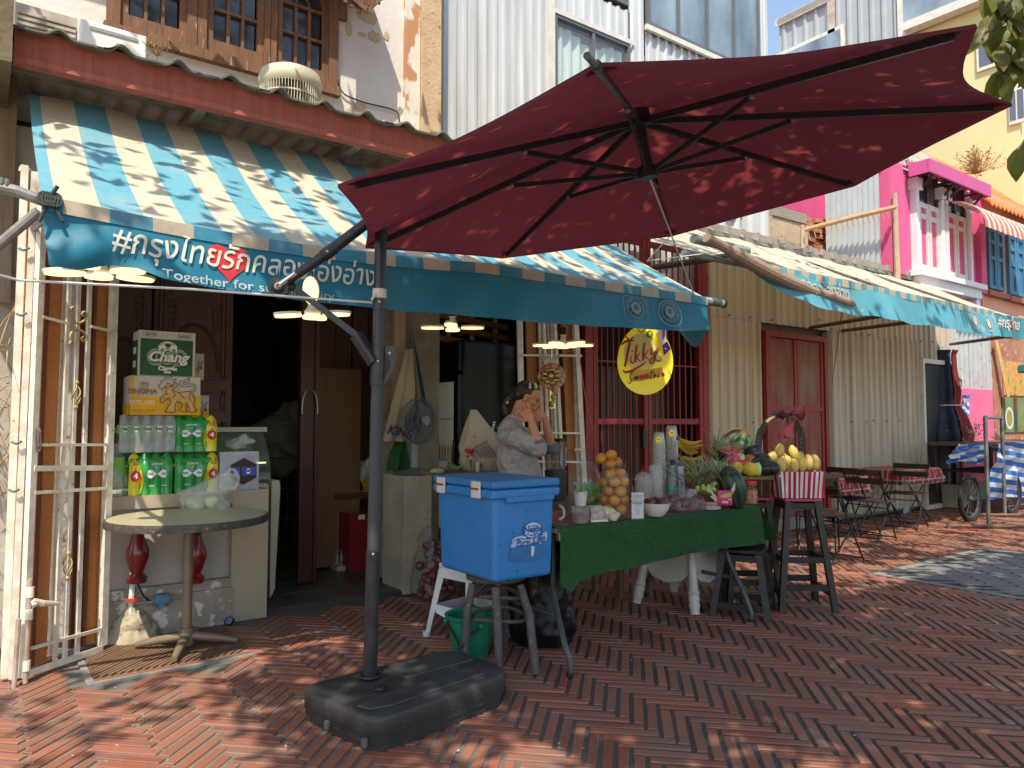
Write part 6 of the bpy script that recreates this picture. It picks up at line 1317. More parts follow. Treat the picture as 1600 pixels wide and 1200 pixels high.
b=MB();a_,c_,y0,y1=xa-.005,xb_+.005,YK-.012,YK+.23
b.grid(lambda u,v:V(a_+(c_-a_)*u+.002*noise.noise(V(u*9,v*9,1)),y0+.006*noise.noise(V(u*8,v*5,4)),ztop+.002+(zk-ztop)*v),20,12);b.grid(lambda u,v:V(a_+(c_-a_)*u,y0+(y1-y0)*v,zk+.004*noise.noise(V(u*8,v*8,2))),16,12);b.grid(lambda u,v:V(a_,y0+(y1-y0)*u,ztop+(zk-ztop)*v),4,4)
b.build('shrink_film',clear_film('milky_film',(.82,.86,.93),.42,.2),t,smooth='all')
pr=Pr((xa,YK-.018,ztop),(1,0,0),(0,0,1),xb_-xa,hC,.002);hx_=[(.42+.36*math.cos(a)*1.1+.18,.5+.36*math.sin(a)) for a in [PI/6+PI/3*i for i in range(6)]]
pr.m(0).pol(hx_);
for x in (.42,.64,.84):pr.m(1).rect(x-.09,.38,x+.08,.62)
pr.m(2).disc(.72,.5,.06,.08);pr.m(3).rect(.67,.48,.77,.54);pr.build('window_print',[m_cola,m_clb,m_wh,m_rp],t)
# cartons
def carton(name,label,px0,px1,pt,pb,y,dep,m_front,side_px,rz_=0.):
 a=W(px0,(pt+pb)/2,y);c=W(px1,(pt+pb)/2,y);zt_=W((px0+px1)/2,pt,y).z;return a.x,c.x,zt_
m_card=mat('white_card',(.62,.55,.45),.7,(.55,.47,.38),4,.5);m_amb=mat('amber_card',(.75,.40,.01),.6,(.68,.35,.01),4,.5);m_dg=mat('dark_green_card',(.015,.09,.035),.6)
xs0,xs1=W(203,620,YK).x,W(313,620,YK).x;zs0=zt2+.002;zs1=W(255,588,YK).z
t=thing('beer_carton','wide yellow and white beer carton with a lion drawing on top of the water packs','carton',(xs0,YK,zs0))
MB().bb((xs0,YK,zs0),(xs1,YK+.26,zs1)).build('box',m_card,t,bevel=.003)
h_=zs1-zs0;w_=xs1-xs0;pr=Pr((xs0,YK-.001,zs0),(1,0,0),(0,0,1),w_,h_,.0012)
pr.m(0).rect(.0,.0,.04,1).rect(.04,.0,1,.46).rect(.9,.46,1.,.52);pr.m(1)
def L_(pts,wd=.006,m_=1):pr.m(m_).stroke(sp2(pts,4),wd,False)
pr.m(1).text('SINGHA',.17,.60,.043,.0015,0,sx=1.1);pr.m(1).text('THE ORIGINAL THAI BEER',.17,.52,.011,0,0);pr.m(2).text('ESTD.1933',.17,.31,.036,.001,0,sx=.9);pr.m(1).text('6 BOTTLES 1 BOX BEER',.2,.12,.014,0,0).text('PREMIUM LAGER BEER',.2,.06,.011,0,0)
for s_,ox,oy,ww,mm in ((.24,.12,.63,.002,1),(1.,.38,.08,.0042,3)):
 T=lambda P:[(ox+x*s_,oy+y*s_) for x,y in P]
 if s_ == 1.:
  for P in ([(.0,.12),(.1,.52),(.42,.52),(.5,.08),(.1,.06)],[(.02,.62),(.14,.92),(.24,.68),(.2,.45),(.02,.5)]):pass
  pr.m(4).pol(T([(.06,.5),(.1,.68),(.2,.72),(.3,.5),(.46,.5),(.52,.3),(.52,.0),(.44,.0),(.42,.22),(.28,.26),(.26,.0),(.12,.0),(.16,.3)]))
 for P in ([(.02,.62),(.0,.68),(.04,.72),(.03,.78),(.08,.82),(.1,.9),(.14,.84),(.17,.94),(.2,.84),(.25,.86),(.23,.76),(.28,.72),(.24,.64),(.2,.6)],[(.02,.62),(.06,.58),(.1,.62),(.12,.55),(.1,.5),(.14,.46)],[(.14,.46),(.06,.42),(.03,.3),(.06,.22),(.1,.3),(.16,.36)],[(.2,.6),(.26,.52),(.34,.52),(.44,.54),(.5,.46),(.53,.32),(.5,.2),(.54,.1),(.56,.02),(.46,.0),(.46,.08),(.42,.2),(.4,.28)],
              [(.16,.36),(.18,.24),(.14,.12),(.12,.04),(.1,.0),(.24,.0),(.24,.08),(.25,.2),(.27,.28)],[(.27,.28),(.32,.26),(.34,.14),(.3,.04),(.42,.0),(.4,.08),(.42,.18)],[(.44,.54),(.5,.58),(.5,.68),(.42,.66),(.34,.66),(.3,.72),(.32,.8),(.38,.82),(.44,.9),(.43,.8),(.36,.76),(.36,.72),(.44,.74),(.52,.72),(.54,.6),(.5,.5)],
              [(.1,.7),(.14,.74),(.18,.7)],[(.08,.66),(.14,.64),(.2,.7)],[(.18,.56),(.24,.46),(.2,.36)],[(.3,.5),(.34,.4),(.4,.36)],[(.46,.5),(.44,.38),(.48,.28)],[(.2,.8),(.22,.72),(.18,.64)]):
  pr.m(mm).stroke(sp2(T(P),4),ww,False)
pr.build('print',[m_amb,mat('gold_brown_print',(.3,.15,.02),.6),mat('cream_print',(.8,.68,.4),.6),mat('dark_brown_print',(.08,.035,.01),.6),mat('lion_ochre',(.62,.38,.12),.6)],t)
pr=Pr((xs0-.001,YK+.26,zs0),(0,-1,0),(0,0,1),.26,h_,.001);pr.m(0).rect(0,0,1,.3);pr.build('side_print',[m_amb],t)
xs0b=W(208,560,YK+.01).x;xs1b=W(305,560,YK+.01).x;zc1=W(262,518,YK+.01).z
t=thing('beer_carton','dark green beer carton with white lettering at the very top of the stack','carton',(xs0b,YK+.01,zs1+.002));MB().bb((xs0b+.03,YK+.01,zs1+.002),(xs1b,YK+.23,zc1)).build('box',m_card,t,bevel=.003)
w_=xs1b-xs0b-.03;h_=zc1-zs1;pr=Pr((xs0b+.03,YK+.009,zs1),(1,0,0),(0,0,1),w_,h_,.0012);pr.m(0).rect(.03,.02,.95,.82)
cx,cy=.5,.42
pr.m(2)
for s in (-1,1):pr.ring(cx+s*.2,cy,.14,.012,.17);pr.ring(cx+s*.2,cy,.105,.006,.13)
pr.ring(cx,cy-.03,.2,.012,.2);pr.disc(cx,cy-.02,.13,.15)
pr.m(1)
for k in range(4):pr.stroke([(cx-.17+.035*k+.0,.66+.02*k)]+[(cx+(.17-.035*k)*math.cos(PI-PI*i/10),.62+.02*k+(.15-.03*k)*math.sin(PI*i/10)) for i in range(11)],.003)
for s in (-1,1):
 ex=cx+s*.1;pr.pol([(ex-.06,.58),(ex-.055,.66),(ex-.02,.7),(ex+.03,.7),(ex+.06,.66),(ex+.06,.55),(ex+.04,.55),(ex+.03,.61),(ex-.02,.61),(ex-.03,.55),(ex-.05,.55)]);pr.stroke(sp2([(ex+s*-.05,.66),(ex+s*-.08,.62),(ex+s*-.07,.56)]),.006)
pr.m(0).text('Chang',cx+.006,cy-.012,.09,.006,.28,sx=1.05);pr.m(1).text('Chang',cx,cy,.09,.003,.28,sx=1.05);pr.text('Classic',cx,.17,.035,.0022,0,sx=1.15).text('BEER',cx,.09,.02,.001,0)
pr.m(3).text('สุรา ภาษี',.2,.91,.018,.0006,0).text('ห้ามจำหน่าย',.78,.9,.016,.0006,0).stroke([(.06,.87),(.3,.87),(.3,.95),(.06,.95),(.06,.87)],.002).stroke([(.66,.86),(.92,.86),(.92,.94),(.66,.94),(.66,.86)],.002)
pr.build('print',[m_dg,mat('cream_white_print',(.78,.7,.58),.6),mat('sage_print',(.3,.36,.26),.6),mat('dark_green_print',(.01,.08,.02))],t)
pr=Pr((xs0b+.029,YK+.23,zs1),(0,-1,0),(0,0,1),.22,h_,.001);pr.m(0).rect(.0,.0,.85,.8);pr.m(1).rect(.2,.5,.7,.65).rect(.2,.2,.7,.35);pr.build('side_print',[m_dg,mat('cream_white_print',(.78,.7,.58))],t)
for (pa,pc,pt,pb,lab,y_) in ((285,318,553,588,'pale carton behind the dark green beer carton, only its edge showing',5.5),(290,327,618,650,'pale and yellow carton behind the lion carton, only its edge showing',5.48)):
 a,c=W(pa,600,y_).x,W(pc,600,y_).x;z0_,z1_=W(pc,pb,y_).z-.08,W(pc,pt,y_).z;t=thing('beer_carton',lab,'carton',(a,y_,z0_));MB().bb((a,y_,zs0 if pb > 600 else zs1),(c,y_+.2,z1_)).build('box',m_card,t)
 pr=Pr((a,y_-.001,z1_-.16),(1,0,0),(0,0,1),c-a,.16,.001);pr.m(0).rect(.0,-.0,1,.3);pr.m(1).stroke(sp2([(.7,.1),(.8,.4),(.9,.3),(.85,.55),(.95,.7)]),.006).stroke(sp2([(.6,.2),(.75,.5),(.72,.7)]),.004);pr.build('print',[m_amb if pb > 600 else m_card,mat('dark_brown_print',(.08,.035,.01))],t)

# ================================================================ ROUND TABLE
tc_=V(1.05,4.745,0);rt=thing('round_table','round cream topped pedestal table with dark rim at the left','table',tuple(tc_));tz=.79
MB().lathe([(0,tz-.004),(.438,tz-.004),(.44,tz)],tc_,64).build('tabletop',mat('cream_laminate',(.50,.44,.29),.35,(.40,.35,.23),3,.7,0,10,speck=(.3,.25,.16),sp_s=30,sp_t=.7),rt)
MB().lathe([(.43,tz-.045),(.452,tz-.042),(.455,tz-.02),(.452,tz-.002),(.44,tz+.001)],tc_,64,caps=False).build('rim',mat('worn_black_rim',(.04,.037,.033),.5,(.1,.085,.07),40,.6,speck=(.35,.3,.24),sp_s=60,sp_t=.7),rt,smooth=True)
m_ped=mat('bronze_paint',(.24,.19,.125),.45,(.17,.13,.09),6,.7,.1,40,metal=.2,speck=(.1,.06,.04),sp_s=50,sp_t=.7)
MB().tube([tc_+V(0,0,.06),tc_+V(0,0,tz-.04)],.0285,20).build('stem',m_ped,rt,smooth=True);MB().tube([tc_+V(0,0,.03),tc_+V(0,0,.13)],.042,16).build('hub',m_ped,rt)
for px_,py_ in ((212,1010),(272,1032),(370,1002),(312,985)):
 e=G(px_,py_,.02);s=tc_+V(0,0,.085);b=MB();b.tube([s,s.lerp(e,.6)+V(0,0,.008),e+V(0,0,.008)],[.028,.024,.017],10);b.build('foot',m_ped,rt,smooth=True)
MB().bb(tc_+V(-.15,-.15,tz-.05),tc_+V(.15,.15,tz-.045)).build('top_plate',M_black,rt)
gb_=G(318,795,tz);t=thing('fruit_bag','white carrier bag with green guavas on the round table','bag',tuple(gb_));b=MB()
m_guava=mat('guava',(.42,.5,.12),.5,(.5,.55,.22),10,.6,sss=.1)
for i,(dx,dy,dz,r_) in enumerate(((-.07,0,.04,.042),(.06,0,.045,.048),(.0,.05,.04,.04),(-.01,-.04,.036,.036))):MB().ell(gb_+sd_*dx+V(dy*.7,dy*.7,dz),(r_,r_,r_*.95),16,12,wob=.08,seed=i).build('guava',m_guava,t,smooth='all')
def bagf(u,v):
 a=2*PI*u;r_=.155*(1-.1*v) if v < .45 else .155*(1-(v-.45)*1.35)+.02
 z=.0+.10*(v/.45) if v < .45 else .10+.13*(v-.45)/.55
 sh_=.0 if v < .45 else .16*(v-.45)/.55
 w=1+.18*noise.noise(V(math.cos(a)*2.2,math.sin(a)*2.2,v*4));return gb_+sd_*(r_*math.cos(a)*w+sh_)+V(.6,.8,0)*(r_*.62*math.sin(a)*w)+V(0,0,z+.012*noise.noise(V(a*2,v*6,3)))
b=MB();b.grid(bagf,44,20);b.build('bag',clear_film('milky_bag',(.95,.96,.95),.2,.3),t,smooth='all')
b=MB();h0=gb_+sd_*.13+V(0,0,.22);b.tube(smooth_path([h0,h0+sd_*.05+V(0,0,.035),h0+sd_*.09+V(0,0,-.01),h0+sd_*.08+V(0,0,-.07),h0+sd_*.03+V(0,0,-.10)],4),.012,5);b.build('bag_handle',clear_film('milky_bag',()),t)
# boxes on the roof
ac=W(183,62,4.95);t=thing('air_conditioner','bright white air conditioner casing on the shop roof below the wooden windows','air conditioner',tuple(ac));ya_=4.95
xa,xb_=W(125,55,ya_).x,W(229,80,ya_).x;za,zb_=W(178,90,ya_).z-.05,W(178,42,ya_).z
MB().bb((xa,ya_,za),(xb_,ya_+.3,zb_)).build('casing',mat('clean_white',(.82,.82,.8),.4),t,bevel=.01)
b=MB();b.bb((xa+.05,ya_-.006,zb_-.055),(xb_-.05,ya_-.001,zb_-.035));b.bb((xa+.19,ya_-.006,zb_-.17),(xa+.24,ya_-.001,zb_-.1));b.build('slot',mat('slot_grey',(.3,.31,.32),.5),t)
xa2=W(24,20,5.1).x;t=thing('air_conditioner','grimy beige louvred air conditioner at the top left of the roof','air conditioner',(xa2,5.1,3.7))
z0_,z1_=W(75,30,5.1).z-.2,W(75,14,5.1).z;MB().bb((xa2,5.12,z0_),(xa,5.4,z1_)).build('casing',mat('grimy_beige',(.55,.5,.42),.7,(.3,.25,.2),9,.8),t)
b=MB()
for i in range(6):b.bb((xa2+.01,5.1,z0_+.03+i*.033),(xa-.01,5.118,z0_+.047+i*.033))
b.build('louvres',mat('grimy_beige',(.55,.5,.42)),t)
vf=W(456,130,4.95);t=thing('roof_vent_fan','round cream plastic extractor fan housing on the roof edge','fan',tuple(vf));vf=V(vf.x,4.98,3.52)
MB().lathe([(.2,.14),(.212,.16),(.215,.2),(.2,.25),(.16,.272),(0,.285)],vf,40,caps=False).build('cover',mat('cream_plastic',(.62,.59,.46),.5,(.52,.48,.36),3,.6),t,smooth=True)
MB().lathe([(.205,0),(.205,.005),(.0,.005)],vf,40,caps=False).build('base_ring',mat('cream_plastic',(.62,.59,.46)),t);MB().lathe([(.165,0),(.165,.15)],vf,30).build('core',mat('dark_vent',(.03,.025,.02),.8),t)
me=MB().box((0,0,0),(.004,.02,.14)).build('vane',mat('cream_plastic',(.62,.59,.46)),data_only=True)
for i in range(64):a=2*PI*i/64;inst(me,'vane',t,(vf.x+.195*math.cos(a),vf.y+.195*math.sin(a),vf.z+.075),(0,0,a+PI/2))
MB().lathe([(.206,.07),(.206,.08),(.195,.08),(.195,.07),(.206,.07)],vf,40,caps=False).build('hoop',mat('cream_plastic',(.62,.59,.46)),t)
b=MB();b.tube(smooth_path([W(524,0,YW-.02),W(525,60,YW-.02),W(530,135,YW-.02),W(560,157,YW-.02),W(610,170,YW-.02),W(622,178,YW-.02),W(624,192,YW-.02)],5),.006,5);tag(b.build('cable',M_black),'thin black cable sagging across the white plaster from the window to the roof','cable')
def D(px,py,dep):return CAM + ray(px,py)*dep
def last(nm):return [o for o in col.objects if o.name.split('.')[0] == nm][-1]
# ================================================================ PILLAR, FAN, SHOP THINGS
pl_=MB();pl_.bb((2.745,5.215,0),(2.99,5.6,.925));tag(pl_.build('concrete_pillar',mat('stained_cream_concrete',(.46,.39,.29),.85,(.28,.24,.19),2.5,.5,.4,40,speck=(.12,.1,.08),sp_s=55,sp_t=.66),bevel=.006),'short stained cream concrete pillar carrying the electric fan','pillar')
fc=W(655,658,5.3);fb_=V(fc.x-.0,5.38,.926);t=thing('electric_fan','grey desk fan with round wire guard standing on the concrete pillar','fan',tuple(fb_))
MB().lathe([(.17,0),(.18,.012),(.15,.03),(.05,.045),(.03,.06)],fb_,28).build('base',mat('fan_grey',(.09,.1,.095),.5),t,smooth=True)
MB().tube([fb_+V(0,0,.04),V(fb_.x,fb_.y,fc.z-.05)],[.036,.022],14).build('stem',mat('fan_stem',(.2,.22,.21),.5),t,smooth=True)
fd=V(.35,-.93,.05).normalized();fu=fd.cross(V(0,0,1)).normalized();fv=fu.cross(fd);M3=Matrix((fu,fv,fd)).transposed();m_wire=mat('fan_wire',(.10,.11,.11),.4);R0=.185
b=MB()
for z_,rr in ((.0,R0),(.035,R0*.97),(-.035,R0*.97),(.05,R0*.8),(.06,R0*.5)):b.tube([fc+M3@V(rr*math.cos(a),rr*math.sin(a),z_) for a in [2*PI*i/36 for i in range(36)]],.0028 if z_ else .006,5,closed=True)
for s in (1,-1):
 for i in range(54):a=2*PI*i/54;b.tube([fc+M3@V(R0*r_*math.cos(a+r_*.3),R0*r_*math.sin(a+r_*.3),s*z_) for r_,z_ in ((.22,.068),(.6,.058),(.9,.042),(1,.008))],.0011,3,caps=False)
b.build('guard',m_wire,t,smooth='all')
MB().lathe([(.045,.062),(.048,.068),(.04,.08),(0,.082)],fc,24,M=M3,caps=False).build('badge',mat('fan_badge',(.12,.15,.17),.3),t,smooth=True)
for i in range(3):
 a=2*PI*i/3+.4;b=MB();b.grid(lambda u,v:fc+M3@V((.035+.125*u)*math.cos(a+(v-.5)*1.35),(.035+.125*u)*math.sin(a+(v-.5)*1.35),.012*(v-.5)*2),6,8);b.build('blade',mat('fan_blade',(.05,.06,.06),.35),t,smooth='all')
MB().ell(fc-fd*.09,(.06,.06,.075),16,10).build('motor',mat('fan_motor',(.12,.15,.16),.5),t,smooth='all')
# drinks fridge
fr=thing('drinks_fridge','tall black drinks fridge with a glass door behind the woman','fridge',(3.79,5.9,0));fx0,fx1,fy0,fy1=3.47,4.12,5.6,6.2;fz=2.1
m_fb=mat('gloss_black',(.004,.004,.004),.3,spec=.25)
MB().bb((fx0+.05,fy0,.06),(fx1,fy1,fz)).build('cabinet',m_fb,fr,bevel=.03)
b=MB();b.bb((fx0-.0,fy0+.0,fz-.3),(fx0+.049,fy1,fz-.01));b.build('header',m_fb,fr,bevel=.02)
b=MB();z0_,z1_=.3,fz-.32;b.bb((fx0,fy0,z0_),(fx0+.045,fy0+.07,z1_));b.bb((fx0,fy1-.06,z0_),(fx0+.045,fy1,z1_));b.bb((fx0,fy0+.071,z0_),(fx0+.045,fy1-.061,z0_+.07));b.bb((fx0,fy0+.071,z1_-.06),(fx0+.045,fy1-.061,z1_));d_=b.build('door',m_fb,fr)
MB().bb((fx0+.02,fy0+.072,z0_+.072),(fx0+.024,fy1-.062,z1_-.062)).build('glass',M_film,d_)
MB().bb((fx0+.046,fy0+.072,z0_+.07),(fx0+.0495,fy1-.062,z1_-.06)).build('inner_liner',mat('fridge_liner',(.5,.46,.38),.5,emit=(.9,.82,.62),es=.06),fr)
for k,z in enumerate((.62,1.0,1.38)):
 b=MB();b.tube([(fx0+.036,fy0+.08,z),(fx0+.036,fy1-.07,z)],.006,6);b.build('shelf',M_white,fr)
me=MB().lathe([(0,0),(.008,0),(.009,.1),(.004,.14),(0,.145)],(0,0,0),8,caps=False).build('can',mat('amber_drink',(.5,.28,.08),.4),data_only=True,smooth='all')
for i in range(9):inst(me,'drink_bottle',fr,(fx0+.034,fy0+.12+.05*i,1.008))
b=MB();b.tube([(fx0-.02,fy0+.03,.8),(fx0-.03,fy0+.03,1.0),(fx0-.02,fy0+.03,1.2)],.012,8);b.build('door_handle',M_black,fr)
# hanging cloths and folded teal parasol
def cloth(name,label,cat,pts,ma,y,fold=.03,n=16,parent=None,m_=12,fq=9):
 """hanging cloth between left and right edges given as photograph heights: rows of (left px, right px, py)"""
 rows=[(W(a,c,y),W(b_,c,y)) for a,b_,c in pts];k=len(rows)-1
 def f(u,v):
  s=v*k;i=min(k-1,int(s));t_=s-i;l=rows[i][0].lerp(rows[i+1][0],t_);r_=rows[i][1].lerp(rows[i+1][1],t_);p=l.lerp(r_,u);return p+V(0,fold*math.sin(u*fq+v*2)*(.35+v),0)
 b=MB();b.grid(f,n,m_*k,thick=(0,.006,0));o=b.build(name,ma,parent,smooth='all')
 if label:tag(o,label,cat)
 return o,rows
t=thing('hanging_cloth','cream cloth with dark blue lettering hanging left of the fan','cloth',tuple(W(620,600,5.5)))
cloth('sheet',None,None,[(634,646,545),(618,650,610),(602,645,680),(600,640,690)],mat('cream_cotton',(.38,.31,.21),.9,(.3,.24,.16),3,.6),5.52,parent=t,fold=.02,fq=14)
pr=Pr(W(602,670,5.46),(1,0,-.22),(.22,0,1));pr.text('KING',.14,.0,.1,.004,.25);pr.build('lettering',[mat('navy_letters',(.02,.05,.1),.7)],t)
t=thing('teal_folded_parasol','folded teal parasol hanging point up beside the fridge','umbrella',tuple(W(645,560,5.6)))
for k,(c_,pts) in enumerate((((.02,.13,.17),[(641,643,527),(636,645,560),(630,648,600),(628,652,650),(628,656,672)]),((.3,.24,.17),[(643,645,528),(645,650,560),(648,655,600),(652,662,650),(655,667,665)]),((.02,.1,.14),[(645,647,530),(650,653,560),(655,660,600),(662,668,650)]))):
 cloth('fold',None,None,pts,mat('parasol_fold_%s' % 'abc'[k],c_,.85),5.58+.03*k,parent=t,fold=.015)
t,_=cloth('green_cloth','dark green cloth cone hanging behind the fan stem','cloth',[(622,634,682),(612,636,705),(607,640,735)],mat('bottle_green_cloth',(.012,.07,.02),.85),5.6)
# bags and boxes deeper inside
bt=thing('wooden_bench','dark wooden bench inside the shop behind the mast','bench',(3.1,6.6,0));xa,xb_=W(516,770,6.5).x,W(640,770,6.5).x;zt_=W(560,768,6.5).z
MB().bb((xa,6.4,zt_-.06),(xb_+.2,7.0,zt_)).build('top',M_darkwood,bt)
for x,y in ((xa+.1,6.45),(xb_,6.45),(xa+.1,6.9),(xb_,6.9)):MB().bb((x-.03,y-.03,.03),(x+.03,y+.03,zt_-.061)).build('leg',M_darkwood,bt)
t=thing('yellow_crate','flat yellow cardboard tray with a dark strap on the bench','box',(xa,6.5,zt_));x1=W(583,760,6.45).x;zc_=W(545,744,6.45).z
MB().bb((xa+.03,6.45,zt_+.001),(x1,6.8,zc_)).build('tray',mat('yellow_card',(.42,.26,.02),.6),t);b=MB();xs_=W(561,760,6.44).x;b.beam((xs_-.03,6.443,zc_),(xs_+.02,6.443,zt_+.01),.06,.006,(0,1,0));b.build('strap',M_black,t)
for (px_,py_,s_,lab,c_) in ((549,733,.1,'clear plastic cup bag on the yellow tray',M_bag),(575,735,.13,'crumpled clear plastic bag on the yellow tray behind the mast',M_bag),(607,745,.12,'bunched clear bag right of the mast on the bench',M_bag)):
 c=W(px_,py_,6.5);b=MB();b.ell(c,(s_*1.1,s_*.7,s_*.75),18,12,wob=.8,seed=px_);tag(b.build('plastic_bag',c_,smooth='all'),lab,'bag')
c=W(605,763,6.3);tag(MB().ell(c,(.07,.06,.085),12,9,wob=.5).build('green_bundle',mat('green_bundle',(.03,.12,.05),.5),smooth='all'),'small green plastic bundle beside the top of the pillar','bag')
c0=G(545,858);t=thing('red_crate','deep red plastic crate on the shop floor behind the mast','crate',(W(572,830,6.2).x,6.2,.03));xa,xb_=W(547,830,6.15).x,W(600,830,6.15).x;zt_=W(570,802,6.15).z
b=MB();b.bb((xa,6.15,.03),(xb_,6.18,zt_));b.bb((xa,6.181,.03),(xa+.03,6.55,zt_));b.bb((xb_-.03,6.181,.03),(xb_,6.55,zt_));b.bb((xa+.031,6.52,.03),(xb_-.031,6.55,zt_));b.bb((xa+.031,6.181,.03),(xb_-.031,6.519,.06));b.build('shell',mat('crate_red',(.2,.012,.015),.45),t)
b=MB()
for i in range(8):x=xa+.03+(xb_-xa-.06)*i/7;b.bb((x-.008,6.138,.08),(x+.008,6.149,zt_-.06))
b.bb((xa-.01,6.135,zt_-.04),(xb_+.01,6.149,zt_));b.build('rib',mat('crate_red',(.2,.012,.015)),t);q=W(565,808,6.13);MB().bb((q.x-.03,6.128,q.z-.02),(q.x+.03,6.133,q.z+.02)).build('white_tag',M_white,t)
c=W(535,843,6.3);t=thing('small_bottles','little tray of small glass bottles on the dark floor left of the red crate','tray',tuple(c));MB().bb((c.x-.07,6.25,.03),(c.x+.05,6.4,.07)).build('tray',mat('old_paper',(.35,.3,.22),.8),t)
for i in range(3):MB().lathe([(.018,.07),(.018,.15),(.007,.18),(.007,.21)],(c.x-.045+.035*i,6.3,0),8).build('bottle',clear_film('pet_plastic',()),t)
# bundled bags in dark doorway
for (px_,py_,s_,lab) in ((455,690,.28,'heap of crumpled white plastic sacks in the dark doorway'),(448,660,.16,'upper crumpled sack on the heap in the dark doorway')):
 c=W(px_,py_,7.4);b=MB();b.ell(c,(s_,s_*.7,s_),30,22,wob=.9,seed=px_);tag(b.build('sack',mat('dull_sack',(.22,.19,.15),.8,(.12,.1,.08),8,.8,.8,14),smooth='all'),lab,'sack')
c=W(455,760,7.2);t=thing('wire_trolley','dark wire trolley below the sacks in the doorway','trolley',(c.x,7.2,0));b=MB()
for i in range(9):b.tube([(c.x-.25+.07*i,7.2,.05),(c.x-.25+.07*i,7.2,1.0)],.005,4)
for z in (.1,.4,.7,1.0):b.tube([(c.x-.27,7.2,z),(c.x+.33,7.2,z)],.006,4)
kind(b.build('wire_grid',M_steel,t),'stuff')
for i,(x,z,w_,h_,lab) in enumerate(((1.55,1.35,.55,.5,'dim framed board leaning at the back of the dark room'),(2.4,1.9,.5,.35,'dim shelf box high at the back of the dark room'))):tag(MB().bb((x+.6,9.0,z),(x+.6+w_,9.1,z+h_)).build('stored_board',mat('dim_board',(.1,.075,.05),.8)),lab,'board')

# ================================================================ ONION BAG, STOOLS, BUCKET, COOLER
t=thing('onion_bag','clear plastic sack of purple onions leaning on the concrete pillar','bag',(2.87,4.93,0));oc=V(2.87,4.93,0)
m_on=mat('onion_skin',(.10,.018,.02),.3,(.17,.05,.04),12,.8,0,30);var_mat(m_on,.3)
me=MB().lathe([(0,-.03),(.02,-.028),(.034,-.01),(.036,.006),(.024,.026),(.006,.036),(.003,.045),(0,.046)],(0,0,0),12,caps=False).build('onion',m_on,data_only=True,smooth='all')
q=random.Random(3)
for i in range(64):
 z=.035+.4*q.random()**1.1;rr=.135*(1-.35*(z/.45)**2)*math.sqrt(q.random());a=q.random()*2*PI;inst(me,'onion',t,(oc.x+rr*math.cos(a)*1.15,oc.y+rr*math.sin(a),z),(q.uniform(-1,1),q.uniform(-1,1),q.random()*6),q.uniform(.85,1.15))
def sackf(u,v):a=2*PI*u;r_=.175*(1-.38*v**2.2) if v < .85 else .175*.72*(1-(v-.85)*3);w_=1+.13*noise.noise(V(math.cos(a)*2,math.sin(a)*2,v*5));return oc+V(r_*math.cos(a)*w_*1.12,r_*math.sin(a)*w_,.005+.56*v)
b=MB();b.grid(sackf,40,26);b.build('clear_sack',clear_film('clear_film2',(.95,.95,.95),.015,.12),t,smooth='all')
# white plastic stool behind bucket
def plastic_stool(label,c,rz,h=.45,s=.17,foot=.2,ma=None,turned=False,name='plastic_stool'):
 t=thing(name,label,'stool',tuple(c),rz);ma=ma or mat('white_plastic',(.72,.72,.72),.4,(.6,.6,.6),4,.5)
 MB().bb((-s,-s,h-.03),(s,s,h)).build('seat',ma,t,world=False,bevel=.012)
 for sx in (-1,1):
  for sy in (-1,1):
   a=V(sx*(s-.02),sy*(s-.02),h-.031);f=V(sx*foot,sy*foot,0);b=MB()
   if turned:
    prf=[(1.,.018),(.7,.03),(.35,.034),(.3,.044),(.27,.036),(.22,.044),(.18,.036),(.12,.042),(.08,.034),(.03,.032),(0,.036)]
    b.tube([f.lerp(a,z) for z,r_ in prf],[r_ for z,r_ in prf],12)
   else:b.tube([a,f],[.03,.018],4);b.tube([f+V(0,0,.0),f+V(0,0,.03)],.024,8)
   b.build('leg',ma,t,world=False,smooth=True)
 for k in range(4):
  M=Matrix.Rotation(k*PI/2,3,'Z');f_=lambda x,z:M@V(x*(s+(foot-s)*(1-z/h)),-(s+(foot-s)*(1-z/h))+.01,z)
  b=MB();P=[f_(-.9,h-.03),f_(.9,h-.03),f_(.86,h*.55),f_(.55,h*.42),f_(0,h*.36),f_(-.55,h*.42),f_(-.86,h*.55)];
  if not turned:P=[f_(-.95,h-.03),f_(.95,h-.03),f_(.95,h-.09),f_(-.95,h-.09)]
  b.poly(P,M@V(0,.006,0));b.build('apron',ma,t,world=False)
  if not turned:b=MB();P=[f_(-.95,.2),f_(.95,.2),f_(.75,.15),f_(0,.125),f_(-.75,.15)];b.poly(P,M@V(0,.006,0));b.build('brace',ma,t,world=False)
 return t
plastic_stool('white plastic stool standing behind the green bucket under the blue cooler',(2.57,4.0,0),.2,.46,.14,.19)
plastic_stool('white stool with turned legs and solid apron under the fruit table',(4.34,3.78,0),.15,.5,.2,.25,mat('chalky_white',(.6,.57,.52),.7,(.45,.42,.38),8,.8,.3,40),True)
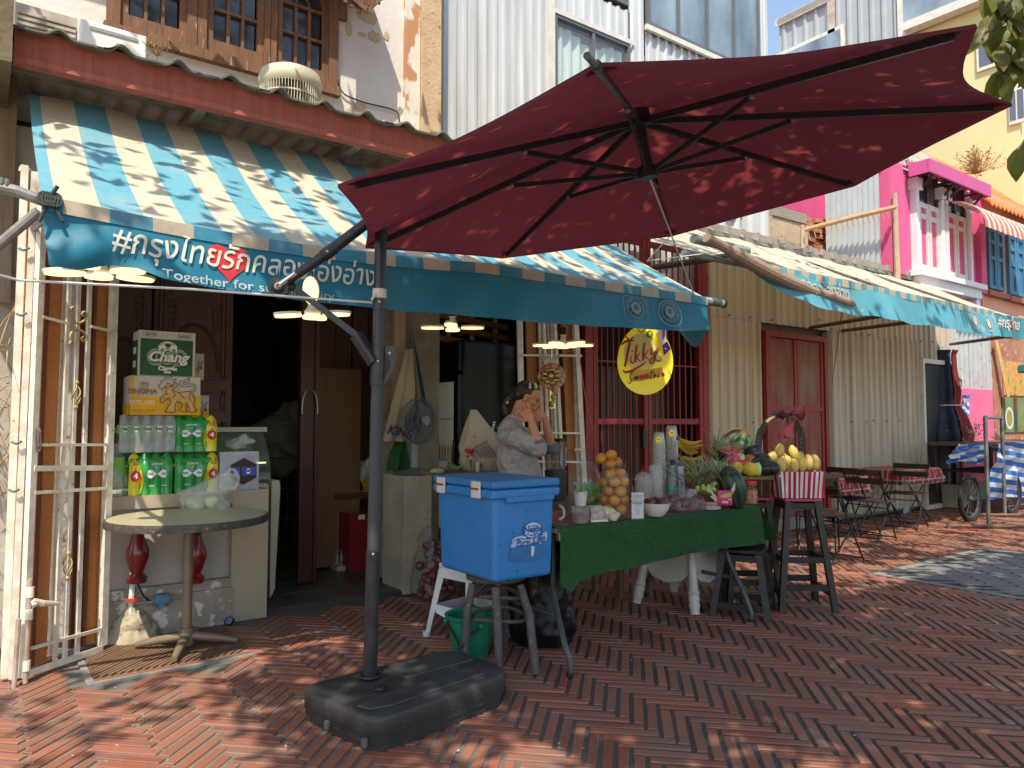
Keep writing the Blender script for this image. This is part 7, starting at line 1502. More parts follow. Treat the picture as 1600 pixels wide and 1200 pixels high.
# old round stool under the cooler
ws_=thing('worn_stool','old dark wooden round stool with a hoop between its legs under the blue cooler','stool',(2.42,3.5,0));m_old=mat('worn_dark_paint',(.045,.043,.045),.6,(.1,.09,.085),12,.7,.4,40,speck=(.22,.2,.18),sp_s=45,sp_t=.68)
MB().lathe([(.165,.45),(.175,.455),(.175,.475),(.165,.483)],(2.46,3.54,0),28).build('seat',mat('weathered_plank',(.13,.10,.07),.8,(.06,.05,.04),9,.8,.4,30),ws_)
for fx,fy in ((2.215,3.50),(2.27,3.24),(2.475,3.19),(2.62,3.68)):
 a=V(2.42+(fx-2.42)*.72,3.5+(fy-3.5)*.62,.45);b=MB();b.tube([a,V(fx,fy,.2).lerp(a,.4),V(fx,fy,0)],[.022,.024,.023],12);b.build('leg',m_old,ws_,smooth=True)
for z,r_ in ((.26,.165),(.38,.13)):b=MB();b.tube([(2.42+r_*math.cos(a)*.9,3.46+r_*math.sin(a),z+.01*math.sin(a*2)) for a in [2*PI*i/28 for i in range(28)]],.011,8,closed=True);b.build('hoop',mat('rusty_hoop',(.13,.09,.07),.7,(.07,.05,.04),20,.7),ws_,smooth='all')
# bucket
bk_=V(2.335,3.62,0);t=thing('green_bucket','green plastic bucket with black handle on the bricks under the cooler','bucket',tuple(bk_));m_gbk=mat('green_plastic',(.012,.20,.115),.35,(.01,.14,.08),5,.6)
MB().lathe([(.095,0),(.10,.01),(.128,.22),(.131,.235),(.148,.24),(.15,.252),(.143,.256),(.126,.25),(.095,.02),(0,.015)],bk_,36,caps=False).build('shell',m_gbk,t,smooth=True)
b=MB();e=V(-.8,-.55,0).normalized();b.tube(smooth_path([bk_+V(-.12,.07,.215),bk_+e*.17+V(0,0,.13),bk_+e*.185+V(0,-.02,.12),bk_+V(-.02,-.14,.215)],6),.007,8);b.build('handle',M_black,t)
for s in (V(-.12,.07,.215),V(-.02,-.14,.215)):b=MB();b.ell(bk_+s,.018,10,8);b.build('lug',m_gbk,t)
# rubbish bag
t=thing('rubbish_bag','full black rubbish bag on the ground between the cooler and the fruit table','bag',(2.86,3.6,0));rbc=V(2.85,3.62,0)
def rbf(u,v):
 a=2*PI*u;prr=[(0,.12),(.03,.185),(.15,.205),(.4,.19),(.7,.175),(.95,.16),(1.,.13)];r_=lerp_tab(prr,v);n_=noise.noise(V(math.cos(a)*2.2,math.sin(a)*2.2,v*2.5))*.16+noise.noise(V(math.cos(a)*6,math.sin(a)*6,v*7))*.07+noise.noise(V(a*5,v*14,1))*.03
 return rbc+V(r_*math.cos(a)*(1+n_),r_*math.sin(a)*(1+n_),.004+.6*v)
b=MB();b.grid(rbf,90,60);b.build('bag',mat('black_polythene',(.006,.006,.007),.36,bump=.25,bs=14,spec=.35),t,smooth='all')
# cooler
ck=thing('cool_box','big bright blue cool box with white hinges and a worn printed logo','cooler',(2.47,3.55,.49));m_ck=mat('cooler_blue',(.04,.23,.56),.42,(.03,.18,.46),2.5,.8,.12,60,speck=(.03,.11,.24),sp_s=30,sp_t=.7)
cx0,cx1,cy0,cy1,cz0,czl,cz1=2.255,2.675,3.265,3.865,.486,.935,1.035
def taper_box(x0,x1,y0,y1,z0,z1,t_):return MB().add([V(x0+t_,y0+t_,z0),V(x1-t_,y0+t_,z0),V(x1-t_,y1-t_,z0),V(x0+t_,y1-t_,z0),V(x0,y0,z1),V(x1,y0,z1),V(x1,y1,z1),V(x0,y1,z1)],[(0,3,2,1),(4,5,6,7),(0,1,5,4),(1,2,6,5),(2,3,7,6),(3,0,4,7)])
taper_box(cx0,cx1,cy0,cy1,cz0,czl+.03,.012).build('body',m_ck,ck,bevel=.028,seg=4)
e_=.022
b=MB();b.bb((cx0-e_,cy0-e_,czl),(cx1+e_,cy1+e_,.988));b.build('rim',m_ck,ck,bevel=.016,seg=3)
b=MB();b.bb((cx0+.07,cy0-e_-.001,czl-.022),(cx1-.02,cy0-.002,czl+.012));b.build('grip',m_ck,ck,bevel=.008)
b=MB();b.bb((cx0-e_,cy0-e_,.991),(cx1+e_,cy1+e_,cz1));b.build('lid',mat('cooler_lid',(.03,.20,.50),.45,(.05,.19,.42),3,.7,.1,60),ck,bevel=.014,seg=3)
m_hg=mat('hinge_white',(.7,.66,.6),.5,(.6,.55,.48),10,.6)
for y in (3.40,3.775):
 b=MB();b.bb((cx0-e_-.014,y-.045,.935),(cx0-e_-.001,y+.045,1.028));h_=b.build('hinge',m_hg,ck,bevel=.006)
 b=MB()
 for k in range(7):b.tube([(cx0-e_-.016,y-.036+.012*k,.987),(cx0-e_-.016,y-.028+.012*k,.987)],.006,6)
 b.build('rusty_pin',mat('rusty_pin',(.25,.09,.03),.8),h_)
pr=Pr((cx0+.015,cy0+.0075,.5),(1,0,0),(0,-.026,1),.39,.45,.0012);m_ckp=mat('worn_white_print',(.72,.74,.76),.6,(.3,.45,.65),16,.55);
pr.m(1).pol([(.22,.28),(.25,.36),(.5,.37),(.72,.38),(.88,.35),(.9,.27),(.75,.2),(.4,.19),(.24,.22)])
pr.m(0).pol([(.24,.41),(.3,.455),(.4,.475),(.46,.46),(.56,.455),(.66,.475),(.78,.505),(.88,.53),(.89,.46),(.86,.41),(.79,.4),(.76,.38),(.72,.41),(.58,.405),(.5,.39),(.4,.405),(.3,.38),(.25,.38)])
pr.m(0).pol([(.60,.37),(.66,.365),(.65,.28),(.63,.24),(.61,.24),(.6,.28)])
pr.m(2).disc(.62,.565,.17,.10).m(0).disc(.62,.567,.155,.092).m(0).stroke(sp2([(.25,.455),(.33,.49),(.44,.495),(.5,.48)]),.012)
pr.m(2).stroke(sp2([(.47,.50),(.53,.52),(.6,.50),(.66,.525),(.76,.505)]),.006).text('Nestle',.62,.575,.048,.0018,0,sx=.95).stroke([(.52,.616),(.66,.616),(.72,.612)],.005)
pr.m(2).text('Pure',.44,.425,.058,.001,.25,sx=.85).text('Life',.72,.448,.07,.0018,.25,sx=.85)
pr.build('print',[m_ckp,mat('scuffed_blue',(.05,.13,.24),.8,(.03,.2,.5),22,.9),mat('logo_blue',(.02,.12,.4),.5)],ck)

# ================================================================ FRUIT TABLE
TX0,TX1,TY0,TY1,TZ=2.705,4.55,3.29,3.98,.745
ft=thing('fruit_table','long folding table under green artificial turf carrying the fruit display','table',(3.6,3.6,0));MB().bb((TX0,TY0+.01,TZ-.03),(TX1,TY1,TZ-.004)).build('tabletop',mat('grey_laminate',(.3,.28,.25),.6),ft)
m_tl=mat('grey_tube',(.09,.09,.085),.4,(.05,.05,.05),12,.6)
for x,fo in ((2.76,-.17),(4.30,-.02)):
 for s,y in ((1,TY0+.05),(-1,TY1-.08)):
  fy=y-(.3 if x < 3 and s > 0 else .2)*s;b=MB();b.tube(smooth_path([(x,y+.06*s,TZ-.035),(x,y+.05*s,.58),(x+fo*.3,y-.02*s,.38),(x+fo,fy+.06*s,.2),(x+fo,fy,.07),(x+fo,fy,0)],5),.0165,12);b.build('leg',m_tl,ft,smooth=True)
  b=MB();b.tube([(x+fo,fy,0),(x+fo,fy,.025)],.02,10);b.build('foot_cap',M_black,ft)
 b=MB();b.tube([(x+fo*.6,TY0-.02,.27),(x+fo*.6,TY1-.02,.27)],.014,10);b.build('cross_bar',m_tl,ft)
turf=mat('green_turf',(.018,.085,.022),.9,(.035,.125,.04),9,.9,1.,160,speck=(.07,.19,.08),sp_s=210,sp_t=.66)
drop=[(-.05,.28),(.03,.34),(.08,.37),(.13,.31),(.3,.28),(.7,.265),(1.2,.255),(1.6,.25),(1.8,.25),(1.9,.27)]
def turff(u,v):
 x=-.0+1.865*u;d=lerp_tab(drop,x)
 if v < .5:y=.02+(1-v*2)*(TY1-TY0-.02);return V(TX0+x,TY0-.018+y,TZ+.003)
 t_=(v-.5)*2;return V(TX0+x,TY0-.02-.012*math.sin(min(1,t_*8)*PI/2)-.03*t_+.024*math.sin(x*6+1+.6*math.sin(x*3))*t_+.009*math.sin(x*17+t_*2)*t_,TZ+.003-d*t_)
tb=MB();tb.grid(turff,130,44)
tb.grid(lambda u,v:V(TX1+.022+.16*v*(1-.5*u)+.012*math.sin(u*9)*v,TY0-.03+.72*u-.04*v*(1-u),TZ+.003-(.245+.06*math.sin(u*2.2))*v),40,18)
tf=tb.build('turf',turf,smooth='all');tag(tf,'green artificial turf sheet draped over the front of the fruit table','turf cloth')
# turf blades
q=random.Random(2);tfb=MB()
for f_ in list(range(42000)):
 if q.random() < .93:u=q.random();v=.44+.56*q.random();p=turff(u,v);nn=V(0,-1,.25) if v > .52 else V(0,-.2,1)
 else:u=q.random();v=q.random();p=V(TX1+.022+.16*v*(1-.5*u),TY0-.03+.72*u-.04*v*(1-u),TZ-(.245)*v);nn=V(1,-.2,.3)
 d=(nn+V(q.gauss(0,.5),q.gauss(0,.5),q.gauss(-.1,.5))).normalized()*q.uniform(.008,.015);s_=V(q.gauss(0,1),q.gauss(0,1),q.gauss(0,1)).normalized()*.0011;tfb.add([p-s_,p+s_,p+d],[(0,1,2)])
o=tfb.build('turf_pile',mat('turf_blade',(.02,.10,.025),.7,(.10,.22,.09),90,.8),tf);kind(o,'stuff')
m_ck2=check_mat();m_ck2.name='pink_check'
b=MB();b.grid(lambda u,v:V(TX0+.06+(1.76)*u,TY0-.005+.62*v+.012*math.sin(u*22)*(v < .2),TZ+.007+.002*math.sin(u*30+v*20)),40,10);o=b.build('table_cloth',m_ck2,smooth='all')
for nm,ix,s_ in (('cu',0,14.),('cv',1,14.)):a=o.data.attributes.new(nm,'FLOAT','POINT');a.data.foreach_set('value',[v_.co[ix]*s_ for v_ in o.data.vertices])
tag(o,'pink and red checked cloth lying under the jars and bowls on the turf','tablecloth')
TT=TZ+.011
def tp(px,py):return G(px,py,TT)
# tub with plant
c=tp(907,817);t=thing('dried_fruit_tub','clear tub of dark red dried fruit under the small potted plant','tub',tuple(c));r_=.05;h_=.098
MB().lathe([(.044,.0),(r_,h_*.95),(r_+.003,h_),(r_,h_+.002)],c,28,caps=False).build('tub',clear_film('tub_film',(.9,.85,.82),.16,.1),t,smooth=True);MB().lathe([(.04,.004),(.044,.055),(0,.06)],c,20).build('filling',mat('red_pulp',(.15,.025,.02),.3,(.25,.06,.03),30,.9,.6,60),t)
b=MB()
for i in range(20):a=2*PI*i/20;b.tube([c+V(.0445*math.cos(a),.0445*math.sin(a),.004),c+V(.0505*math.cos(a),.0505*math.sin(a),h_*.95)],.0012,4)
b.build('rib',clear_film('tub_film',()),t)
pc_=V(c.x,c.y,TT+h_+.004);t=thing('potted_plant','small variegated plant in a white basket pot standing on the red tub','plant',tuple(pc_))
MB().lathe([(.030,0),(.034,.01),(.042,.075),(.044,.085),(.040,.085),(.036,.06),(0,.06)],pc_,4 if 0 else 20,caps=False).build('pot',mat('white_lattice',(.72,.7,.66),.6,(.5,.48,.45),60,.6),t,smooth=True)
q=random.Random(9);b=MB()
for i in range(70):
 a=q.random()*2*PI;l=q.uniform(.05,.1);u_=V(math.cos(a),math.sin(a),0);s_=V(-u_.y,u_.x,0)*.0035;p0_=pc_+V(0,0,.07);hh=q.uniform(.01,.05);p1_=p0_+u_*l*.5+V(0,0,hh+.02);p2_=p0_+u_*l+V(0,0,hh-q.uniform(.0,.04));b.add([p0_-s_,p0_+s_,p1_+s_,p1_-s_,p2_],[(0,1,2,3),(3,2,4)])
b.build('leaves',mat('variegated_leaf',(.62,.68,.5),.5,(.12,.3,.06),60,.8,tl=.3),t)
# fruit box
c=tp(937,815);t=thing('cut_fruit_box','clear box of pale cut fruit pieces beside the red tub','box',tuple(c));b=MB();b.box(c+V(.005,.03,.006),(.11,.09,.012),R(-20));b.build('tray',M_white,t)
for s in (V(0,-.045,0),V(0,.045,0)):b=MB();M=Matrix.Rotation(R(-20),3,'Z');b.box(c+V(.005,.03,.05)+M@s,(.11,.0015,.08),R(-20));b.build('clear_side',M_film,t)
for i in range(9):b=MB();b.ell(c+V(q.uniform(-.03,.04),.03+q.uniform(-.025,.025),.025+.045*q.random()),(.02,.016,.016),10,8,wob=.4,seed=i);b.build('fruit_piece',mat('pale_fruit',(.62,.42,.2),.5,(.6,.2,.12),12,.6),t,smooth='all')
# lime halves bowl
def bowl(c,r_,h_,ma,t,nm='bowl',n=32):MB().lathe([(r_*.5,0),(r_*.55,.004),(r_*.85,h_*.5),(r_,h_),(r_*.96,h_+.001),(r_*.8,h_*.5),(r_*.45,.01),(0,.009)],c,n,caps=False).build(nm,ma,t,smooth=True)
m_wb=mat('white_porcelain',(.72,.68,.64),.3,(.66,.6,.56),5,.4)
c=tp(958,813);t=thing('lime_bowl','small white bowl on the front edge of the table holding halved limes','bowl',tuple(c));bowl(c,.045,.045,m_wb,t)
m_lime=mat('lime_skin',(.10,.25,.02),.4,(.2,.36,.04),8,.6);m_lcut=mat('lime_cut',(.5,.6,.25),.4,(.65,.7,.42),30,.6)
for i,(dx,dy,ti) in enumerate(((-.028,0,-.5),(.022,.01,.45))):
 M=Matrix.Rotation(ti,3,'Y')@Matrix.Rotation(R(35),3,'X');lc=c+V(dx,dy,.055);o=thing('half_lime',('left' if i == 0 else 'right')+' halved lime in the small white bowl, cut face up','lime',tuple(lc))
 MB().lathe([(0,-.026),(.018,-.02),(.026,-.008),(.028,0)],lc,18,M=M,caps=False).build('skin',m_lime,o,smooth='all');MB().lathe([(.0275,0),(0,.0015)],lc,18,M=M,caps=False).build('cut_face',m_lcut,o)
# jars
m_jar=clear_film('jar_glass',(.97,.985,.97),.03,.03)
def jar(c,r_,h_,label):
 t=thing('glass_jar',label,'jar',tuple(c),0,'big glass jars of fruit on the table');n_=r_*.72
 MB().lathe([(r_*.9,0),(r_,.015),(r_*1.0,h_*.68),(r_*.93,h_*.78),(n_,h_*.86),(n_,h_*.9),(n_*1.08,h_*.92),(n_,h_*.94),(n_*1.06,h_*.97),(n_*1.06,h_)],c,40,caps=False).build('jar',m_jar,t,smooth=True)
 MB().lathe([(r_*.94,.012),(r_*.5,.03),(0,.016)],c,30,caps=False).build('thick_base',m_jar,t,smooth=True);return t
j1=G(914,803,TT);jr1=.112;t1=jar(j1,jr1,.335,'wide glass jar half full of green limes')
j2=G(960,808,TT);j2=V(j2.x,j2.y,TT);jr2=.098;t2=jar(j2,jr2,.345,'wide glass jar packed with oranges to the brim')
def citrus(nm,c,r_,ma,lab=None,cat='orange',group=None,seed=0,stem=True):
 t=thing(nm,lab,cat,tuple(c),0,group) if lab else None;M=Euler((rnd.uniform(-.7,.7),rnd.uniform(-.7,.7),rnd.random()*6)).to_matrix()
 b=MB();b.ell(c,(r_,r_,r_*.9),20,14,M=M,wob=.05,seed=seed);o=b.build('flesh' if lab else nm,ma,t,smooth='all')
 b=MB();b.ell(Vector(c)+M@V(0,0,r_*.885),(r_*.1,r_*.1,r_*.04),6,4);b.build('stem_end',mat('stem_brown',(.12,.1,.02),.8),t or o);return t or o
m_org=var_mat(mat('orange_peel',(.66,.21,.012),.42,(.5,.25,.03),7,.5,.3,140,speck=(.3,.18,.04),sp_s=25,sp_t=.64),.18)
g_or='oranges in and on the tall jar'
ORG=[]
for lay,z in enumerate((.05,.108,.165,.222,.275)):
 n=4 if lay < 4 else 3;rr=.056 if lay < 4 else .036
 for k in range(n):a=2*PI*k/n+lay*.8;ORG.append((j2+V(rr*math.cos(a),rr*math.sin(a),z+rnd.uniform(-.005,.005)),.037))
for i,(c,r_) in enumerate(ORG):o=citrus('orange',c,r_,m_org,'orange packed inside the wide glass jar','orange',g_or,i)
for (px_,py_,lab) in ((939,716,'orange balanced on the left rim of the orange jar'),(955,711,'topmost orange of the pile on the jar'),(953,725,'orange in the mouth of the jar just below the topmost one'),(963,722,'orange on the right side of the jar mouth, half hidden')):
 dep=(j2-CAM).dot(FW);c=D(px_,py_,dep+(.03 if px_ == 963 else -.03));citrus('orange',c,.036,m_org,lab,'orange',None,px_)
for i,(dx,dz,dy) in enumerate(((.06,.05,-.04),(-.01,.045,-.06),(.065,.115,-.02),(.0,.11,-.055),(.06,.17,-.0),(-.055,.07,.02),(.0,.06,.04),(.03,.16,.03),(-.04,.12,.0),(-.045,.03,-.05),(.02,.1,-.06),(-.06,.13,-.03),(.08,.09,.0))):
 citrus('lime',j1+sd_*dx+V(dy*.6,dy,dz),.034,m_lime,'green lime inside the half full glass jar','lime','limes in the wide jar',i)
b=MB();b.box(j1+V(-.03,-.09,.17),(.05,.002,.12),.3);o=b.build('green_label',mat('mint_label',(.12,.35,.2),.5),t1)
# sign stand with blank card
c=tp(996,811);t=thing('payment_stand','clear acrylic stand holding a pale blue and white payment card','sign',tuple(c));u_=V(.86,-.51,0);n_=u_.cross(V(0,0,1))
o_=c-u_*.038;b=MB();b.add([o_,o_+u_*.078,o_+u_*.078+V(0,0,.165),o_+V(0,0,.165)],[(0,1,2,3)]);b.poly([o_+n_*.004+V(0,0,0),o_+u_*.078+n_*.004,o_+u_*.078+n_*.004+V(0,0,.165),o_+n_*.004+V(0,0,.165)],n_*.001);b.build('acrylic',M_film,t);b=MB();b.box(c-n_*.03+V(0,0,.002),(.08,.05,.003),math.atan2(u_.y,u_.x));b.build('acrylic_foot',M_film,t)
pr=Pr(o_+n_*.0005+V(0,0,.005),u_,(0,0,1),.078,.155,.0004);pr.m(0).rect(.05,.02,.95,.98);pr.m(1).rect(.1,.62,.9,.95);pr.m(2).rect(.1,.56,.9,.62);pr.m(3).text('พร้อมเพย์',.5,.78,.022,.0008,0).text('รับเงิน',.5,.7,.014,.0006);pr.m(4).text('PromptPay',.5,.515,.011,.0004);pr.m(5).rect(.28,.14,.72,.46);pr.build('card',[mat('card_white',(.68,.72,.75),.4),mat('card_blue',(.16,.3,.55),.4),mat('card_dark',(.02,.06,.12),.4),mat('card_gold',(.7,.5,.1),.4),mat('card_dark',()),mat('card_grey',(.5,.54,.56),.4)],t)
# cup and lid stacks
m_cup=clear_film('cup_plastic',(.97,.97,.95),.14,.12)
def stack(c,n,r_,ht,pitch,label,name='cup_stack',dome=False,tap=.8,cat='cups',logo=False,body=0.):
 t=thing(name,label,cat,tuple(c));me=(MB().lathe([(r_,0),(r_*1.03,.004),(r_*.98,.006),(r_*.9,ht)],(0,0,0),22,caps=False) if dome else MB().lathe([(r_,0),(r_*1.06,.003),(r_*1.0,.007),(r_*tap,ht)],(0,0,0),22,caps=False)).build('lid' if dome else 'cup',m_cup,data_only=True,smooth='all')
 for i in range(n):inst(me,'lid' if dome else 'cup',t,(c.x+rnd.uniform(-.0015,.0015),c.y+rnd.uniform(-.0015,.0015),c.z+pitch*i),(0,0,0))
 if dome:MB().lathe([(r_*.95,0),(r_*.8,.02),(r_*.45,.035),(.01,.038)],c+V(0,0,pitch*n),22,caps=False).build('top_lid',m_cup,t,smooth='all')
 if logo:
  k=c+V(0,0,pitch*(n-1)+ht*.5);e=(CAM-k);e.z=0;e.normalize();pr=Pr(k+e*r_*.95,V(-e.y,e.x,0),(0,0,1),.022,.026,.001);pr.m(0).disc(0,0,1,1).m(1).text('Tikky',0,.2,.014,.0004,.2).text('Smoothie',0,-.4,.007,.0002,0);pr.build('logo',[mat('sign_yellow',()),m_rp],t)
 return t
dS=4.75
for (px_,py_,n,r_,ht,pit,lab,dm_,lg,dz) in ((1006,792,22,.062,.02,.0095,'left stack of clear cup lids behind the payment card',True,False,0),(1026,790,27,.055,.03,.0098,'right stack of clear cup lids beside the green bottle',True,False,.05)):
 c=G(px_,py_,TT);stack(c+V(.0,.0,0),n,r_,ht,pit,lab,'lid_stack',dm_,cat='lids')
for (px_,top,lab,y_,lg) in ((1030,676,'tapered stack of clear smoothie cups left of the tallest stack',3.9,True),(1050,666,'tallest stack of clear smoothie cups with yellow logos',3.93,True)):
 c=W(px_,760,y_);c=V(c.x,y_,TT);zt_=W(px_,top,y_).z;n=int((zt_-TT-.1)/.0125);stack(c,n,.052,.12,.0125,lab,'cup_stack',False,.72,'cups',lg)
# bottle, card
c=tp(1053,775);c=V(c.x,3.62,TT);c.x=W(1051,740,3.62).x;zt_=W(1051,718,3.62).z-TT;t=thing('syrup_bottle','clear bottle with teal label and black cap in front of the cups','bottle',tuple(c));k=zt_
MB().lathe([(.036,0),(.038,.01),(.038,k*.5),(.03,k*.62),(.015,k*.74),(.013,k*.9)],c,22,caps=False).build('glass',clear_film('bottle_glass',(.88,.93,.9),.1,.04),t,smooth=True);MB().lathe([(.0385,k*.1),(.0385,k*.42)],c,22,caps=False).build('label',mat('teal_label',(.01,.25,.2),.4,(.1,.5,.4),25,.5),t,smooth=True);MB().lathe([(.016,k*.88),(.016,k)],c,14).build('cap',M_black,t)
c=W(1066,758,3.66);t=thing('menu_card','narrow blue and white standing card right of the teal bottle','card',(c.x,3.66,TT));u_=V(.86,-.51,0);zt_=W(1064,722,3.66).z;o_=V(c.x,3.66,TT)-u_*.03;b=MB();b.poly([o_,o_+u_*.06,o_+u_*.055+V(0,.01,zt_-TT),o_-u_*.005+V(0,.01,zt_-TT)],u_.cross(V(0,0,1))*-.004);b.build('card_body',mat('card_grey_blue',(.10,.2,.28),.5),t);pr=Pr(o_,u_,(0,.05,1),.055,zt_-TT,.004);pr.m(0).rect(.15,.15,.9,.9);pr.m(1).text('สมูทตี้',.5,.5,.03,.001,0,rot=PI/2).rect(.35,.2,.5,.3);pr.build('print',[m_wh,mat('card_dark',())],t)
# bowl of passion fruit
m_pf=mat('passion_skin',(.09,.022,.03),.3,(.15,.04,.045),8,.7,.1,60)
c=tp(1024,806);t=thing('white_bowl','large white plastic bowl of purple passion fruit','bowl',tuple(c));bowl(c,.098,.083,m_wb,t)
for i,(dx,dy,dz) in enumerate(((-.055,-.01,.082),(-.028,-.03,.086),(.045,-.02,.088),(.005,.04,.085),(.02,.0,.06),(.06,.04,.085))):tag(MB().ell(c+sd_*dx+V(dy,dy,dz),(.033,.033,.031),16,12,wob=.04,seed=i).build('passion_fruit',m_pf,smooth='all'),['leftmost passion fruit in the white bowl','second passion fruit from the left in the white bowl','biggest passion fruit in front on the right of the white bowl','passion fruit at the back of the white bowl','passion fruit deep in the middle of the white bowl','passion fruit at the back right of the white bowl'][i],'fruit')
c=tp(1068,800)+V(.02,.03,0);t=thing('passion_fruit_bag','knotted clear bag of dark purple passion fruit beside the white bowl','bag',tuple(c));q=random.Random(4)
for i in range(22):a=q.random()*2*PI;rr=.1*math.sqrt(q.random());MB().ell(c+sd_*rr*1.35*math.cos(a)+V(.6,.8,0)*rr*.7*math.sin(a)+V(0,0,.034+.055*q.random()),.032,14,10,wob=.06,seed=i).build('passion_fruit',m_pf,t,smooth='all')
def pbf(u,v):a=2*PI*u;r_=lerp_tab([(0,.13),(.1,.15),(.5,.15),(.75,.1),(.85,.05),(1.,.07)],v);w_=1+.14*noise.noise(V(math.cos(a)*2.5,math.sin(a)*2.5,v*4));return c+sd_*r_*1.05*math.cos(a)*w_+V(.6,.8,0)*r_*.62*math.sin(a)*w_+V(0,0,.002+.15*v)
b=MB();b.grid(pbf,44,20);b.build('clear_bag',clear_film('pinkish_film',(.92,.86,.86),.07,.2),t,smooth='all')
c=tp(1113,795)+V(0,.02,0);t=thing('white_plate','white footed dish under the grape basket','dish',tuple(c));MB().lathe([(.07,0),(.075,.012),(.06,.02),(.12,.048),(.125,.056),(.11,.05),(0,.03)],c,36,caps=False).build('dish',m_wb,t,smooth=True)
# grape basket
gc=c+V(-.0,.0,.055);t=thing('grape_basket','small basket of green grapes wrapped with cream paper and a pink fruit packet','basket',tuple(gc));m_wk=mat('brown_wicker',(.16,.08,.04),.7,(.08,.04,.02),40,.8,.5,90)
b=MB();b.lathe([(.06,0),(.1,.05),(.085,.07),(0,.04)],gc,24,sx=1.15);b.build('basket_body',m_wk,t)
b=MB();hp=[gc-sd_*.12+V(0,0,.03),gc-sd_*.115+V(0,0,.11),gc-sd_*.05+V(0,0,.18),gc+sd_*.03+V(0,0,.185),gc+sd_*.09+V(0,0,.13),gc+sd_*.11+V(0,0,.06)];sp_l=smooth_path(hp,6)
b.tube(sp_l,.008,8)
for i,p in enumerate(sp_l):b.tube([p+V(.012*math.cos(a+i),.008*math.sin(a),.012*math.sin(a+i)) for a in [2*PI*k/6 for k in range(6)]],.003,4,closed=True)
b.build('handle',m_wk,t,smooth='all')
b=MB();b.grid(lambda u,v:gc+sd_*(-.04+.19*u)+V(-.05-.02*math.sin(u*PI),-.07-.03*math.sin(u*PI),0)+V(0,0,.05-.075*math.sin(u*PI)**1.3+.05*v*(1-.2*math.sin(u*PI))+.035*u*u),16,4);b.build('cream_paper',mat('cream_paper',(.62,.52,.34),.7),t,smooth='all')
m_gr=mat('green_grape',(.30,.42,.06),.2,(.42,.5,.12),15,.6,sss=.2,coat=.3);me=MB().ell((0,0,0),(.0165,.0165,.018),14,10).build('grape',m_gr,data_only=True,smooth='all');q=random.Random(8)
for i in range(26):a=q.random()*2*PI;rr=.05*math.sqrt(q.random());inst(me,'grape',t,gc+sd_*(-.035+rr*math.cos(a)*1.3)+V(.6,.8,0)*(rr*math.sin(a)-.02)+V(0,0,.07+.035*q.random()-rr*.3))
u_=sd_;o_=gc+sd_*.02+V(-.075,-.10,-.02);b=MB();b.grid(lambda u,v:o_+sd_*(.1*u)+V(0,0,.10*v)+V(-.6,-.8,0)*.018*math.sin(u*PI)*math.sin(v*PI),10,10,thick=(.003,.004,0));pk_=b.build('pink_packet',mat('hot_pink',(.68,.05,.17),.35,(.6,.04,.14),10,.6),t,smooth='all')
pr=Pr(o_+V(-.6,-.8,0)*.016,sd_,(0,0,1),.1,.10,.001);pr.m(0).pol([(.1,.55),(.25,.72),(.5,.8),(.8,.85),(.95,.8),(.8,.62),(.5,.55),(.3,.58)]);pr.m(1).text('Aro',.45,.25,.025,.001,.2).text('ชา',.78,.4,.02,.0006);pr.build('print',[mat('lime_print',()),mat('white_print',())],t)
b=MB();c=gc-sd_*.13+V(-.03,-.03,.03);b.ell(c,(.05,.035,.035),20,14,wob=1.0,seed=5);tag(b.build('printed_bag',mat('printed_plastic',(.55,.52,.5),.4,(.12,.1,.12),30,.9),smooth='all'),'crumpled black and white printed plastic bag left of the grape basket','bag')
b=MB();b.ell(gc+sd_*-.11+V(0,-.01,.06),(.025,.015,.012),10,8,wob=.5);tag(b.build('pink_wrapper',mat('hot_pink',()),smooth='all'),'small hot pink wrapper scrap above the printed bag','wrapper')

